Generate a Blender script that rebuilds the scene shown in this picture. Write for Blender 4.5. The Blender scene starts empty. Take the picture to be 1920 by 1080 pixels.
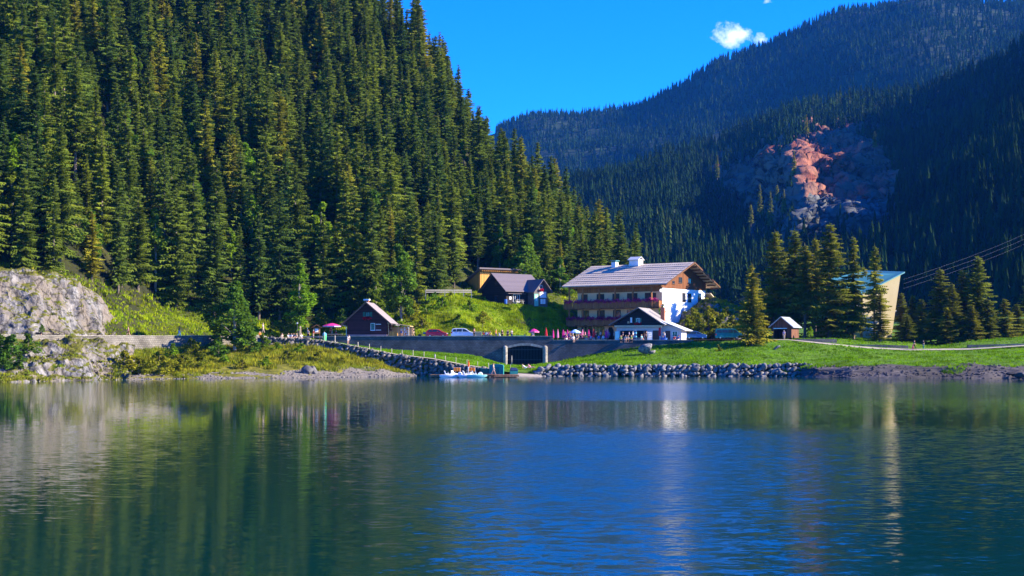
import bpy, math, random
import numpy as np
from mathutils import Vector, Matrix

# ---------------------------------------------------------------- camera, sky, sun, exposure
S = bpy.context.scene
COL = S.collection
F, HOR, HC = 2666.7, 654.0, 4.5          # focal length in photo pixels, horizon row, eye height above the lake
cam = bpy.data.objects.new("camera", bpy.data.cameras.new("camera"))
COL.objects.link(cam); S.camera = cam
cam.data.lens = 50; cam.data.sensor_width = 36
cam.data.shift_y = (HOR - 540) / 1920
cam.data.clip_end = 20000
cam.location = (0, 0, HC); cam.rotation_euler = (math.radians(90), 0, 0)

SUN_EL, SUN_AZ = math.radians(27), math.radians(93)
W = bpy.data.worlds.new("World"); S.world = W; W.use_nodes = True
wn, wl = W.node_tree.nodes, W.node_tree.links
wn.clear()
w_out = wn.new('ShaderNodeOutputWorld'); w_bg = wn.new('ShaderNodeBackground')
sky = wn.new('ShaderNodeTexSky'); sky.sky_type = 'NISHITA'; sky.sun_disc = False
sky.sun_elevation = SUN_EL; sky.sun_rotation = SUN_AZ
sky.altitude = 900; sky.air_density = 1.0; sky.dust_density = 0.1; sky.ozone_density = 4.0
hs = wn.new('ShaderNodeHueSaturation'); hs.inputs['Saturation'].default_value = 1.35; hs.inputs['Value'].default_value = 1.0
tint = wn.new('ShaderNodeMix'); tint.data_type = 'RGBA'; tint.blend_type = 'MULTIPLY'; tint.inputs[0].default_value = 1.0
tint.inputs[7].default_value = (0.14, 0.86, 1.95, 1)
w_bg.inputs['Strength'].default_value = 0.074
wl.new(sky.outputs[0], hs.inputs['Color']); wl.new(hs.outputs[0], tint.inputs[6])


def wmath(op, a, b=None):
    n = wn.new('ShaderNodeMath'); n.operation = op
    for i, v in enumerate((a, b)):
        if v is None: continue
        if isinstance(v, (int, float)): n.inputs[i].default_value = v
        else: wl.new(v, n.inputs[i])
    return n.outputs[0]


# small fair-weather clouds in the sky itself
tc = wn.new('ShaderNodeTexCoord'); sp = wn.new('ShaderNodeSeparateXYZ'); wl.new(tc.outputs['Generated'], sp.inputs[0])
ysafe = wmath('MAXIMUM', sp.outputs[1], 0.01)
cu, cv = wmath('DIVIDE', sp.outputs[0], ysafe), wmath('DIVIDE', sp.outputs[2], ysafe)
cmb = wn.new('ShaderNodeCombineXYZ'); wl.new(cu, cmb.inputs[0]); wl.new(cv, cmb.inputs[1])
cno = wn.new('ShaderNodeTexNoise'); cno.inputs['Scale'].default_value = 75; cno.inputs['Detail'].default_value = 7; cno.inputs['Roughness'].default_value = 0.62
wl.new(cmb.outputs[0], cno.inputs['Vector'])
total = None
for (px, py, rx, ry, k) in ((1374, 66, 46, 30, 1.0), (1410, 74, 40, 17, 0.75), (1440, 2, 16, 8, 0.8)):
    a, b = (px - 960) / F, (HOR - py) / F
    d = wmath('ADD', wmath('POWER', wmath('ABSOLUTE', wmath('DIVIDE', wmath('SUBTRACT', cu, a), rx / F)), 2.0),
              wmath('POWER', wmath('ABSOLUTE', wmath('DIVIDE', wmath('SUBTRACT', cv, b), ry / F)), 2.0))
    m = wmath('MULTIPLY', wmath('MAXIMUM', wmath('SUBTRACT', 1.25, d), 0.0), k)
    total = m if total is None else wmath('MAXIMUM', total, m)
cl = wmath('SUBTRACT', wmath('ADD', total, wmath('MULTIPLY', wmath('SUBTRACT', cno.outputs[0], 0.5), 3.0)), 0.6)
cl = wmath('MULTIPLY', wmath('MULTIPLY', cl, wmath('MINIMUM', wmath('MULTIPLY', total, 3.0), 1.0)), 0.85)
cl = wmath('MINIMUM', wmath('MAXIMUM', cl, 0.0), 0.75)
cmix = wn.new('ShaderNodeMix'); cmix.data_type = 'RGBA'
wl.new(cl, cmix.inputs[0]); wl.new(tint.outputs[2], cmix.inputs[6]); cmix.inputs[7].default_value = (7.5, 8.0, 9.5, 1)
wl.new(cmix.outputs[2], w_bg.inputs['Color']); wl.new(w_bg.outputs[0], w_out.inputs['Surface'])

sl = bpy.data.lights.new("sun", 'SUN'); sl.energy = 5.0; sl.angle = math.radians(0.5); sl.color = (1.0, 0.88, 0.66)
so = bpy.data.objects.new("sun", sl); COL.objects.link(so)
sd = Vector((math.sin(SUN_AZ) * math.cos(SUN_EL), math.cos(SUN_AZ) * math.cos(SUN_EL), math.sin(SUN_EL)))
so.rotation_euler = sd.to_track_quat('Z', 'Y').to_euler(); so.location = (300, 0, 300)
S.view_settings.view_transform = 'Standard'; S.view_settings.look = 'None'
S.view_settings.exposure = 1.72; S.view_settings.gamma = 1.0; S.view_settings.use_curve_mapping = False
S.cycles.use_denoising = True
S.cycles.max_bounces = 6; S.cycles.diffuse_bounces = 2; S.cycles.glossy_bounces = 3
S.cycles.transmission_bounces = 3; S.cycles.transparent_max_bounces = 8; S.cycles.volume_bounces = 0

R = random.Random(7)
NR = np.random.default_rng(11)


# ---------------------------------------------------------------- helpers
def P(px, py, D):
    """The world point seen at photo pixel (px, py) that lies D metres in front of the camera."""
    return ((px - 960) / F * D, D, HC + (HOR - py) / F * D)


def XZ(px, D, z): return ((px - 960) / F * D, D, z)
def yz(D, z): return HOR - (z - HC) / D * F


def tag(o, label=None, cat=None, group=None, kind=None):
    if label: o['label'] = label
    if cat: o['category'] = cat
    if group: o['group'] = group
    if kind: o['kind'] = kind
    return o


def empty(name, loc, rz=0.0, label=None, cat=None, group=None):
    o = bpy.data.objects.new(name, None); COL.objects.link(o)
    o.location = loc; o.rotation_euler = (0, 0, rz); o.empty_display_size = 0.3
    return tag(o, label, cat, group)


def link(name, me, mats, parent=None, smooth=False):
    o = bpy.data.objects.new(name, me); COL.objects.link(o)
    for m in (mats if isinstance(mats, (list, tuple)) else [mats]): me.materials.append(m)
    if parent: o.parent = parent
    if smooth: me.polygons.foreach_set('use_smooth', [True] * len(me.polygons))
    return o


def npmesh(name, V, Fa, attr=None, midx=None):
    """Mesh from numpy arrays; Fa is (n,3) or (n,4)."""
    me = bpy.data.meshes.new(name)
    V = np.asarray(V, dtype=np.float32); Fa = np.asarray(Fa, dtype=np.int32)
    k = Fa.shape[1]; n = len(Fa)
    me.vertices.add(len(V)); me.vertices.foreach_set('co', V.ravel())
    me.loops.add(n * k); me.loops.foreach_set('vertex_index', Fa.ravel())
    me.polygons.add(n); me.polygons.foreach_set('loop_start', np.arange(0, n * k, k, dtype=np.int32))
    me.polygons.foreach_set('loop_total', np.full(n, k, dtype=np.int32))
    if midx is not None: me.polygons.foreach_set('material_index', np.asarray(midx, dtype=np.int32))
    if attr:
        for nm, data in attr.items():
            a = me.attributes.new(nm, 'FLOAT', 'POINT'); a.data.foreach_set('value', np.asarray(data, dtype=np.float32))
    me.update(); me.validate()
    return me


class MB:
    """Collects boxes, prisms, tubes and lathes into one mesh."""
    def __init__(s): s.v = []; s.f = []; s.m = []

    def add(s, vs, fs, mi=0):
        b = len(s.v); s.v += [tuple(p) for p in vs]
        for f in fs: s.f.append([b + i for i in f]); s.m.append(mi)
        return s

    def box(s, x0, x1, y0, y1, z0, z1, mi=0):
        vs = [(x, y, z) for z in (z0, z1) for y in (y0, y1) for x in (x0, x1)]
        return s.add(vs, [(0, 2, 3, 1), (4, 5, 7, 6), (0, 1, 5, 4), (2, 6, 7, 3), (0, 4, 6, 2), (1, 3, 7, 5)], mi)

    def hexa(s, p, mi=0):                       # 8 points: bottom loop 0-3, top loop 4-7
        return s.add(p, [(3, 2, 1, 0), (4, 5, 6, 7), (0, 1, 5, 4), (1, 2, 6, 5), (2, 3, 7, 6), (3, 0, 4, 7)], mi)

    def prism(s, poly, q0, q1, ax='y', mi=0):   # polygon in (p, z), extruded along the other horizontal axis
        n = len(poly)
        mk = (lambda p, z, q: (p, q, z)) if ax == 'y' else (lambda p, z, q: (q, p, z))
        vs = [mk(p, z, q0) for p, z in poly] + [mk(p, z, q1) for p, z in poly]
        return s.add(vs, [list(range(n))[::-1], list(range(n, 2 * n))] + [(i, (i + 1) % n, n + (i + 1) % n, n + i) for i in range(n)], mi)

    def tube(s, pts, r, n=6, mi=0):
        rs = r if isinstance(r, (list, tuple)) else [r] * len(pts)
        pts = [Vector(p) for p in pts]; rings = []
        for i, p in enumerate(pts):
            d = (pts[min(i + 1, len(pts) - 1)] - pts[max(i - 1, 0)]).normalized()
            a = d.cross(Vector((0, 0, 1)) if abs(d.z) < 0.9 else Vector((1, 0, 0))).normalized(); b = d.cross(a)
            rings.append([p + (a * math.cos(t) + b * math.sin(t)) * rs[i] for t in [2 * math.pi * k / n for k in range(n)]])
        vs = [q for ring in rings for q in ring]; fs = []
        for i in range(len(pts) - 1):
            for k in range(n): fs.append((i * n + k, i * n + (k + 1) % n, (i + 1) * n + (k + 1) % n, (i + 1) * n + k))
        fs.append(list(range(n))[::-1]); fs.append([(len(pts) - 1) * n + k for k in range(n)])
        return s.add(vs, fs, mi)

    def lathe(s, prof, n=12, c=(0, 0, 0), mi=0, flute=0.0):
        vs = []; fs = []
        for r, z in prof:
            for k in range(n):
                t = 2 * math.pi * k / n; rr = r * (1 - flute * (k % 2))
                vs.append((c[0] + rr * math.cos(t), c[1] + rr * math.sin(t), c[2] + z))
        for i in range(len(prof) - 1):
            for k in range(n): fs.append((i * n + k, i * n + (k + 1) % n, (i + 1) * n + (k + 1) % n, (i + 1) * n + k))
        fs.append(list(range(n))[::-1]); fs.append([(len(prof) - 1) * n + k for k in range(n)])
        return s.add(vs, fs, mi)

    def build(s, name, mats, parent=None, smooth=False, bevel=0.0):
        me = bpy.data.meshes.new(name); me.from_pydata(s.v, [], s.f); me.update()
        o = link(name, me, mats, parent, smooth)
        me.polygons.foreach_set('material_index', s.m)
        if bevel:
            b = o.modifiers.new('bevel', 'BEVEL'); b.width = bevel; b.segments = 2; b.limit_method = 'ANGLE'
        return o


def _hash(ix, iy, iz, seed):
    h = (ix.astype(np.int64) * 374761393 + iy.astype(np.int64) * 668265263 + iz.astype(np.int64) * 2147483647 + seed * 974711) & 0xffffffff
    h = ((h ^ (h >> 13)) * 1274126177) & 0xffffffff
    return ((h ^ (h >> 16)) & 0xffff) / 65535.0


def vnoise(p, seed=0):
    i = np.floor(p); f = p - i; f = f * f * (3 - 2 * f); i = i.astype(np.int64); out = 0
    for dx in (0, 1):
        for dy in (0, 1):
            for dz in (0, 1):
                w = (f[..., 0] if dx else 1 - f[..., 0]) * (f[..., 1] if dy else 1 - f[..., 1]) * (f[..., 2] if dz else 1 - f[..., 2])
                out = out + w * _hash(i[..., 0] + dx, i[..., 1] + dy, i[..., 2] + dz, seed)
    return out


def fbm(p, scale=1.0, octv=4, seed=0, ridged=False):
    p = np.asarray(p, float) * scale; a, t, n = 1.0, 0.0, 0.0
    for o in range(octv):
        v = vnoise(p * 2 ** o + 17.3 * o, seed + o) * 2 - 1
        if ridged: v = 1 - 2 * abs(v)
        t = t + a * v; n += a; a *= 0.5
    return t / n


class Loft:
    """A terrain sheet through measured profiles: stations [(px, [(D, py), ...])], resampled to nu x nv."""
    def __init__(s, st, nu, nv, smooth=2, first_z=None, first_d=3):
        pxs = np.array([a for a, _ in st], float)
        C = np.array([[P(a, y, d) for d, y in row] for a, row in st])          # stations, rows, 3
        if first_z is not None:
            r0 = C[:, 0].copy(); r0[:, 1] -= first_d; r0[:, 2] = first_z; C = np.concatenate([r0[:, None], C], 1)
        us = np.linspace(pxs[0], pxs[-1], nu)
        A = np.stack([np.stack([np.interp(us, pxs, C[:, j, k]) for k in range(3)], -1) for j in range(C.shape[1])], 1)
        seg = np.linalg.norm(np.diff(A, axis=1), axis=2).mean(0); t = np.concatenate([[0], np.cumsum(seg)]); t /= t[-1]
        tv = np.linspace(0, 1, nv); G = np.empty((nu, nv, 3))
        for i in range(nu):
            for k in range(3): G[i, :, k] = np.interp(tv, t, A[i, :, k])
        for _ in range(smooth):
            G[1:-1] = (G[:-2] + 2 * G[1:-1] + G[2:]) / 4; G[:, 1:-1] = (G[:, :-2] + 2 * G[:, 1:-1] + G[:, 2:]) / 4
        s.G = G; s.us = us; s.t = t; s.nu, s.nv = nu, nv

    def normals(s):
        du = np.gradient(s.G, axis=0); dv = np.gradient(s.G, axis=1); n = np.cross(du, dv)
        return n / (np.linalg.norm(n, axis=2, keepdims=True) + 1e-9)

    def rough(s, amp, scale, octv=4, seed=0, ridged=False, pin=True, zonly=False, aniso=(1, 1, 1)):
        d = fbm(s.G * np.array(aniso), scale, octv, seed, ridged) * amp
        if pin: d[:, 0] *= 0.2; d[:, -1] *= 0.2
        s.G = s.G + (np.array([0, 0, 1.0]) if zonly else s.normals()) * d[..., None]
        return s

    def mesh(s, name, mat, parent=None, smooth=True, attr=None):
        idx = np.arange(s.nu * s.nv).reshape(s.nu, s.nv)
        q = np.stack([idx[:-1, :-1], idx[1:, :-1], idx[1:, 1:], idx[:-1, 1:]], -1).reshape(-1, 4)
        o = link(name, npmesh(name, s.G.reshape(-1, 3), q, attr), mat, parent, smooth)
        return o

    def at(s, u, v):
        """Points of the sheet at fractional grid coordinates u, v in 0..1 (arrays)."""
        a = np.clip(np.asarray(u, float), 0, 0.9999) * (s.nu - 1); b = np.clip(np.asarray(v, float), 0, 0.9999) * (s.nv - 1)
        i, j = a.astype(int), b.astype(int); a = (a - i)[..., None]; b = (b - j)[..., None]; G = s.G
        return (G[i, j] * (1 - a) + G[i + 1, j] * a) * (1 - b) + (G[i, j + 1] * (1 - a) + G[i + 1, j + 1] * a) * b

    def px2u(s, px): return (px - s.us[0]) / (s.us[-1] - s.us[0])


def proj(p):
    p = np.asarray(p); return 960 + p[..., 0] / p[..., 1] * F, HOR - (p[..., 2] - HC) / p[..., 1] * F


# ---------------------------------------------------------------- materials
def mat(name):
    m = bpy.data.materials.new(name); m.use_nodes = True; n, l = m.node_tree.nodes, m.node_tree.links
    return m, n, l, n['Principled BSDF']


def plain(name, c, rough=0.6, spec=0.3, metal=0.0, var=0.12, scale=3.0):
    """A paint or cloth colour with a little wear in it."""
    m, n, l, b = mat(name)
    t = n.new('ShaderNodeTexCoord'); no = n.new('ShaderNodeTexNoise'); no.inputs['Scale'].default_value = scale; no.inputs['Detail'].default_value = 5
    l.new(t.outputs['Object'], no.inputs['Vector'])
    r = n.new('ShaderNodeValToRGB'); e = r.color_ramp.elements
    e[0].position, e[1].position = 0.3, 0.7
    e[0].color = tuple(x * (1 - var) for x in c) + (1,); e[1].color = tuple(min(1, x * (1 + var)) for x in c) + (1,)
    l.new(no.outputs[0], r.inputs[0]); l.new(r.outputs[0], b.inputs['Base Color'])
    b.inputs['Roughness'].default_value = rough; b.inputs['Specular IOR Level'].default_value = spec; b.inputs['Metallic'].default_value = metal
    return m


def earth(name, cols, scales, rough=0.95, bump=0.6, bscale=2.0, aniso=(1, 1, 1), slope=None, coord='Object', bdist=0.3, crack=None):
    """Layered noise colours; slope=(colour, lo, hi) lays another colour over the flat parts."""
    m, n, l, b = mat(name)
    t = n.new('ShaderNodeTexCoord'); mp = n.new('ShaderNodeMapping'); mp.inputs['Scale'].default_value = aniso
    l.new(t.outputs[coord], mp.inputs['Vector'])
    cur = None
    for i, c in enumerate(cols):
        if cur is None: cur = c; continue
        no = n.new('ShaderNodeTexNoise'); no.inputs['Scale'].default_value = scales[i - 1]; no.inputs['Detail'].default_value = 6; no.inputs['Roughness'].default_value = 0.65
        l.new(mp.outputs[0], no.inputs['Vector'])
        r = n.new('ShaderNodeMapRange'); r.inputs[1].default_value = 0.42; r.inputs[2].default_value = 0.58; l.new(no.outputs[0], r.inputs[0])
        mx = n.new('ShaderNodeMix'); mx.data_type = 'RGBA'; l.new(r.outputs[0], mx.inputs[0])
        if isinstance(cur, tuple): mx.inputs[6].default_value = cur + (1,)
        else: l.new(cur, mx.inputs[6])
        mx.inputs[7].default_value = c + (1,); cur = mx.outputs[2]
    if slope:
        g = n.new('ShaderNodeNewGeometry'); s = n.new('ShaderNodeSeparateXYZ'); l.new(g.outputs['Normal'], s.inputs[0])
        no = n.new('ShaderNodeTexNoise'); no.inputs['Scale'].default_value = slope[3] if len(slope) > 3 else 0.6; no.inputs['Detail'].default_value = 4
        l.new(t.outputs['Object'], no.inputs['Vector'])
        ad = n.new('ShaderNodeMath'); ad.operation = 'MULTIPLY_ADD'; l.new(no.outputs[0], ad.inputs[0]); ad.inputs[1].default_value = 0.7; l.new(s.outputs[2], ad.inputs[2])
        r = n.new('ShaderNodeMapRange'); r.inputs[1].default_value = slope[1] + 0.35; r.inputs[2].default_value = slope[2] + 0.35; l.new(ad.outputs[0], r.inputs[0])
        mx = n.new('ShaderNodeMix'); mx.data_type = 'RGBA'; l.new(r.outputs[0], mx.inputs[0])
        if isinstance(cur, tuple): mx.inputs[6].default_value = cur + (1,)
        else: l.new(cur, mx.inputs[6])
        mx.inputs[7].default_value = slope[0] + (1,); cur = mx.outputs[2]
    if crack:                                          # joints and fissures
        nw_ = n.new('ShaderNodeTexNoise'); nw_.inputs['Scale'].default_value = crack * 1.5; nw_.inputs['Detail'].default_value = 5; l.new(t.outputs['Object'], nw_.inputs['Vector'])
        va = n.new('ShaderNodeVectorMath'); va.operation = 'MULTIPLY_ADD'; l.new(nw_.outputs['Color'], va.inputs[0]); va.inputs[1].default_value = (1.6 / crack * .55,) * 3; l.new(mp.outputs[0], va.inputs[2])
        vo = n.new('ShaderNodeTexVoronoi'); vo.feature = 'DISTANCE_TO_EDGE'; vo.inputs['Scale'].default_value = crack; l.new(va.outputs[0], vo.inputs['Vector'])
        r = n.new('ShaderNodeMapRange'); r.inputs[1].default_value = 0.0; r.inputs[2].default_value = 0.06; r.inputs[3].default_value = 0.3; l.new(vo.outputs[0], r.inputs[0])
        hc = n.new('ShaderNodeHueSaturation'); l.new(cur, hc.inputs['Color']); l.new(r.outputs[0], hc.inputs['Value']); cur = hc.outputs[0]
    l.new(cur, b.inputs['Base Color'])
    b.inputs['Roughness'].default_value = rough; b.inputs['Specular IOR Level'].default_value = 0.15
    if bump:
        no = n.new('ShaderNodeTexNoise'); no.inputs['Scale'].default_value = bscale; no.inputs['Detail'].default_value = 8; no.inputs['Roughness'].default_value = 0.7
        l.new(mp.outputs[0], no.inputs['Vector'])
        bp = n.new('ShaderNodeBump'); bp.inputs['Strength'].default_value = bump; bp.inputs['Distance'].default_value = bdist
        l.new(no.outputs[0], bp.inputs['Height']); l.new(bp.outputs[0], b.inputs['Normal'])
    return m


def leaf(name, c1, c2, c3=None, scale=0.35, trans=0.35, attr=None):
    """Leaves and needles: per-plant hue, clump-wise variation, light passing through."""
    m = bpy.data.materials.new(name); m.use_nodes = True; n, l = m.node_tree.nodes, m.node_tree.links; n.clear()
    out = n.new('ShaderNodeOutputMaterial'); d = n.new('ShaderNodeBsdfDiffuse'); t = n.new('ShaderNodeBsdfTranslucent'); mx = n.new('ShaderNodeMixShader')
    mx.inputs[0].default_value = trans; l.new(d.outputs[0], mx.inputs[1]); l.new(t.outputs[0], mx.inputs[2]); l.new(mx.outputs[0], out.inputs[0])
    if attr: a = n.new('ShaderNodeAttribute'); a.attribute_name = attr; rnd = a.outputs['Fac']
    else: oi = n.new('ShaderNodeObjectInfo'); rnd = oi.outputs['Random']
    r = n.new('ShaderNodeValToRGB'); e = r.color_ramp.elements; e[0].color = c1 + (1,); e[1].color = c2 + (1,)
    if c3: q = e.new(0.86); q.color = c2 + (1,); e[-1].color = c3 + (1,)
    l.new(rnd, r.inputs[0])
    tcn = n.new('ShaderNodeTexCoord'); no = n.new('ShaderNodeTexNoise'); no.inputs['Scale'].default_value = scale; no.inputs['Detail'].default_value = 4
    l.new(tcn.outputs['Object'], no.inputs['Vector'])
    v = n.new('ShaderNodeMapRange'); v.inputs[1].default_value = 0.35; v.inputs[2].default_value = 0.65; v.inputs[3].default_value = 0.6; v.inputs[4].default_value = 1.4
    l.new(no.outputs[0], v.inputs[0])
    h = n.new('ShaderNodeHueSaturation'); l.new(r.outputs[0], h.inputs['Color']); l.new(v.outputs[0], h.inputs['Value'])
    l.new(h.outputs[0], d.inputs[0]); l.new(h.outputs[0], t.inputs[0])
    return m


def stone(name, c1, c2, mortar, w, h, bump=0.6, jitter=0.25):
    """Coursed masonry along the wall's own run (object X+Y and Z)."""
    m, n, l, b = mat(name)
    t = n.new('ShaderNodeTexCoord'); s = n.new('ShaderNodeSeparateXYZ'); l.new(t.outputs['Object'], s.inputs[0])
    ad = n.new('ShaderNodeMath'); ad.operation = 'ADD'; l.new(s.outputs[0], ad.inputs[0]); l.new(s.outputs[1], ad.inputs[1])
    c = n.new('ShaderNodeCombineXYZ'); l.new(ad.outputs[0], c.inputs[0]); l.new(s.outputs[2], c.inputs[1])
    no = n.new('ShaderNodeTexNoise'); no.inputs['Scale'].default_value = 0.9; no.inputs['Detail'].default_value = 3; l.new(t.outputs['Object'], no.inputs['Vector'])
    vm = n.new('ShaderNodeVectorMath'); vm.operation = 'MULTIPLY_ADD'; l.new(no.outputs['Color'], vm.inputs[0]); vm.inputs[1].default_value = (jitter,) * 3; l.new(c.outputs[0], vm.inputs[2])
    br = n.new('ShaderNodeTexBrick'); br.inputs['Scale'].default_value = 1; br.inputs['Brick Width'].default_value = w; br.inputs['Row Height'].default_value = h
    br.inputs['Mortar Size'].default_value = 0.03; br.inputs['Color1'].default_value = c1 + (1,); br.inputs['Color2'].default_value = c2 + (1,); br.inputs['Mortar'].default_value = mortar + (1,)
    l.new(vm.outputs[0], br.inputs['Vector'])
    n2 = n.new('ShaderNodeTexNoise'); n2.inputs['Scale'].default_value = 0.45; n2.inputs['Detail'].default_value = 7; l.new(t.outputs['Object'], n2.inputs['Vector'])
    r = n.new('ShaderNodeMapRange'); r.inputs[1].default_value = 0.35; r.inputs[2].default_value = 0.7; r.inputs[3].default_value = 0.65; r.inputs[4].default_value = 1.25; l.new(n2.outputs[0], r.inputs[0])
    hsv = n.new('ShaderNodeHueSaturation'); l.new(br.outputs[0], hsv.inputs['Color']); l.new(r.outputs[0], hsv.inputs['Value']); l.new(hsv.outputs[0], b.inputs['Base Color'])
    b.inputs['Roughness'].default_value = 0.95; b.inputs['Specular IOR Level'].default_value = 0.074
    bp = n.new('ShaderNodeBump'); bp.inputs['Strength'].default_value = bump; bp.inputs['Distance'].default_value = 0.08; l.new(br.outputs[1], bp.inputs['Height']); bp.invert = True
    l.new(bp.outputs[0], b.inputs['Normal'])
    return m


def boards(name, c, width=0.18, axis=0, var=0.3, rough=0.8, gap=0.45):
    """Boarding: lines across the given object axis, each board its own shade."""
    m, n, l, b = mat(name)
    t = n.new('ShaderNodeTexCoord'); s = n.new('ShaderNodeSeparateXYZ'); l.new(t.outputs['Object'], s.inputs[0])
    if axis == 3:
        ad = n.new('ShaderNodeMath'); ad.operation = 'ADD'; l.new(s.outputs[0], ad.inputs[0]); l.new(s.outputs[1], ad.inputs[1]); src = ad.outputs[0]
    else: src = s.outputs[axis]
    dv = n.new('ShaderNodeMath'); dv.operation = 'DIVIDE'; l.new(src, dv.inputs[0]); dv.inputs[1].default_value = width
    fl = n.new('ShaderNodeMath'); fl.operation = 'FLOOR'; l.new(dv.outputs[0], fl.inputs[0])
    fr = n.new('ShaderNodeMath'); fr.operation = 'FRACT'; l.new(dv.outputs[0], fr.inputs[0])
    wn_ = n.new('ShaderNodeTexWhiteNoise'); wn_.noise_dimensions = '1D'; l.new(fl.outputs[0], wn_.inputs['W'])
    no = n.new('ShaderNodeTexNoise'); no.inputs['Scale'].default_value = 1.3; no.inputs['Detail'].default_value = 6; l.new(t.outputs['Object'], no.inputs['Vector'])
    ad2 = n.new('ShaderNodeMath'); ad2.operation = 'ADD'; l.new(wn_.outputs[0], ad2.inputs[0]); l.new(no.outputs[0], ad2.inputs[1])
    r = n.new('ShaderNodeMapRange'); r.inputs[1].default_value = 0.3; r.inputs[2].default_value = 1.5; r.inputs[3].default_value = 1 - var; r.inputs[4].default_value = 1 + var; l.new(ad2.outputs[0], r.inputs[0])
    gp = n.new('ShaderNodeMath'); gp.operation = 'GREATER_THAN'; l.new(fr.outputs[0], gp.inputs[0]); gp.inputs[1].default_value = 0.08
    g2 = n.new('ShaderNodeMapRange'); g2.inputs[3].default_value = gap; g2.inputs[4].default_value = 1.0; l.new(gp.outputs[0], g2.inputs[0])
    mu = n.new('ShaderNodeMath'); mu.operation = 'MULTIPLY'; l.new(r.outputs[0], mu.inputs[0]); l.new(g2.outputs[0], mu.inputs[1])
    h = n.new('ShaderNodeHueSaturation'); h.inputs['Color'].default_value = c + (1,); l.new(mu.outputs[0], h.inputs['Value']); l.new(h.outputs[0], b.inputs['Base Color'])
    b.inputs['Roughness'].default_value = rough; b.inputs['Specular IOR Level'].default_value = 0.25
    return m


def glass(name, c=(0.02, 0.03, 0.05), rough=0.06):
    m, n, l, b = mat(name); b.inputs['Base Color'].default_value = c + (1,); b.inputs['Roughness'].default_value = rough; b.inputs['Specular IOR Level'].default_value = 0.6
    return m


M = {}
M['bark'] = plain('spruce bark', (0.16, 0.125, 0.1), 0.9, 0.1, var=0.35, scale=2)
M['barkpale'] = plain('pale bark', (0.26, 0.22, 0.18), 0.9, 0.1, var=0.3, scale=2)
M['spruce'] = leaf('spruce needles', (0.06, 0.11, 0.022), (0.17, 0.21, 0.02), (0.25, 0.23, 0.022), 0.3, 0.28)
M['sprucegold'] = leaf('sun-toned spruce needles', (0.22, 0.21, 0.02), (0.26, 0.23, 0.02), None, 0.4, 0.3)  # spruce needles with golden sunlight put into their colour
M['leaf'] = leaf('broad leaves', (0.07, 0.15, 0.016), (0.12, 0.20, 0.018), (0.2, 0.22, 0.016), 0.5, 0.4)
M['leafbright'] = leaf('bright leaves', (0.12, 0.24, 0.012), (0.18, 0.28, 0.014), None, 0.6, 0.4)
M['shrub'] = leaf('shrub leaves', (0.16, 0.19, 0.014), (0.27, 0.26, 0.018), None, 0.7, 0.35)
M['gold'] = leaf('tall dry grass', (0.14, 0.20, 0.012), (0.30, 0.28, 0.022), None, 0.5, 0.35, 'rnd')
M['meadow'] = leaf('meadow herbs', (0.17, 0.28, 0.006), (0.33, 0.38, 0.01), None, 0.35, 0.4, 'rnd')
M['lawn'] = leaf('lush lawn grass', (0.086, 0.202, 0.004), (0.158, 0.288, 0.006), None, 0.3, 0.4, 'rnd')
M['under'] = leaf('undergrowth', (0.05, 0.075, 0.01), (0.11, 0.12, 0.014), None, 0.4, 0.3, 'rnd')
M['farneedle'] = leaf('distant needles', (0.011, 0.03, 0.009), (0.024, 0.05, 0.011), (0.05, 0.07, 0.014), 0.02, 0.2, 'rnd')

M['forestfloor'] = earth('forest floor', [(0.024, 0.028, 0.010), (0.048, 0.048, 0.016), (0.016, 0.018, 0.008)], [0.15, 0.6], bump=0.8, slope=((0.064, 0.080, 0.012), 0.75, 0.95))
M['meadowsoil'] = earth('meadow ground', [(0.150, 0.203, 0.006), (0.225, 0.247, 0.009), (0.105, 0.150, 0.006)], [0.2, 0.8])
M['lawnsoil'] = earth('lawn ground', [(0.068, 0.158, 0.005), (0.112, 0.217, 0.006), (0.053, 0.112, 0.005)], [0.12, 0.7])
M['banksoil'] = earth('bank ground', [(0.135, 0.135, 0.012), (0.195, 0.173, 0.022), (0.090, 0.090, 0.011)], [0.2, 0.9])
M['gravel'] = earth('gravel', [(0.180, 0.150, 0.120), (0.120, 0.101, 0.083), (0.225, 0.203, 0.173)], [0.8, 3.0], bscale=4)
M['rock'] = earth('limestone', [(0.210, 0.203, 0.206), (0.285, 0.270, 0.259), (0.090, 0.088, 0.094), (0.188, 0.158, 0.131)], [0.35, 0.9, 0.25], bump=1.0, bscale=1.6, aniso=(1, 1, 0.8), slope=((0.112, 0.112, 0.015), 0.62, 0.8, 0.5), bdist=0.5, crack=0.3)
M['boulder'] = earth('boulder stone', [(0.189, 0.180, 0.180), (0.284, 0.265, 0.255), (0.095, 0.095, 0.099)], [1.2, 2.5], bump=0.8, bscale=3, bdist=0.15)
M['boulderwarm'] = earth('warm boulder stone', [(0.179, 0.160, 0.136), (0.254, 0.230, 0.198), (0.094, 0.085, 0.075)], [1.2, 2.5], bump=0.8, bscale=3, bdist=0.15)
M['shore'] = earth('shore ledge stone', [(0.085, 0.073, 0.069), (0.126, 0.110, 0.107), (0.053, 0.047, 0.044)], [0.15, 0.5], bump=1.0, bscale=1.0, aniso=(0.25, 0.25, 3.0))
M['redcliff'] = earth('red cliff rock', [(0.27, 0.085, 0.05), (0.30, 0.12, 0.075), (0.19, 0.05, 0.034), (0.2, 0.105, 0.075)], [0.02, 0.05, 0.03], bump=0.8, bscale=0.1, aniso=(1, 1, 0.6), bdist=5, crack=0.045)
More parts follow.
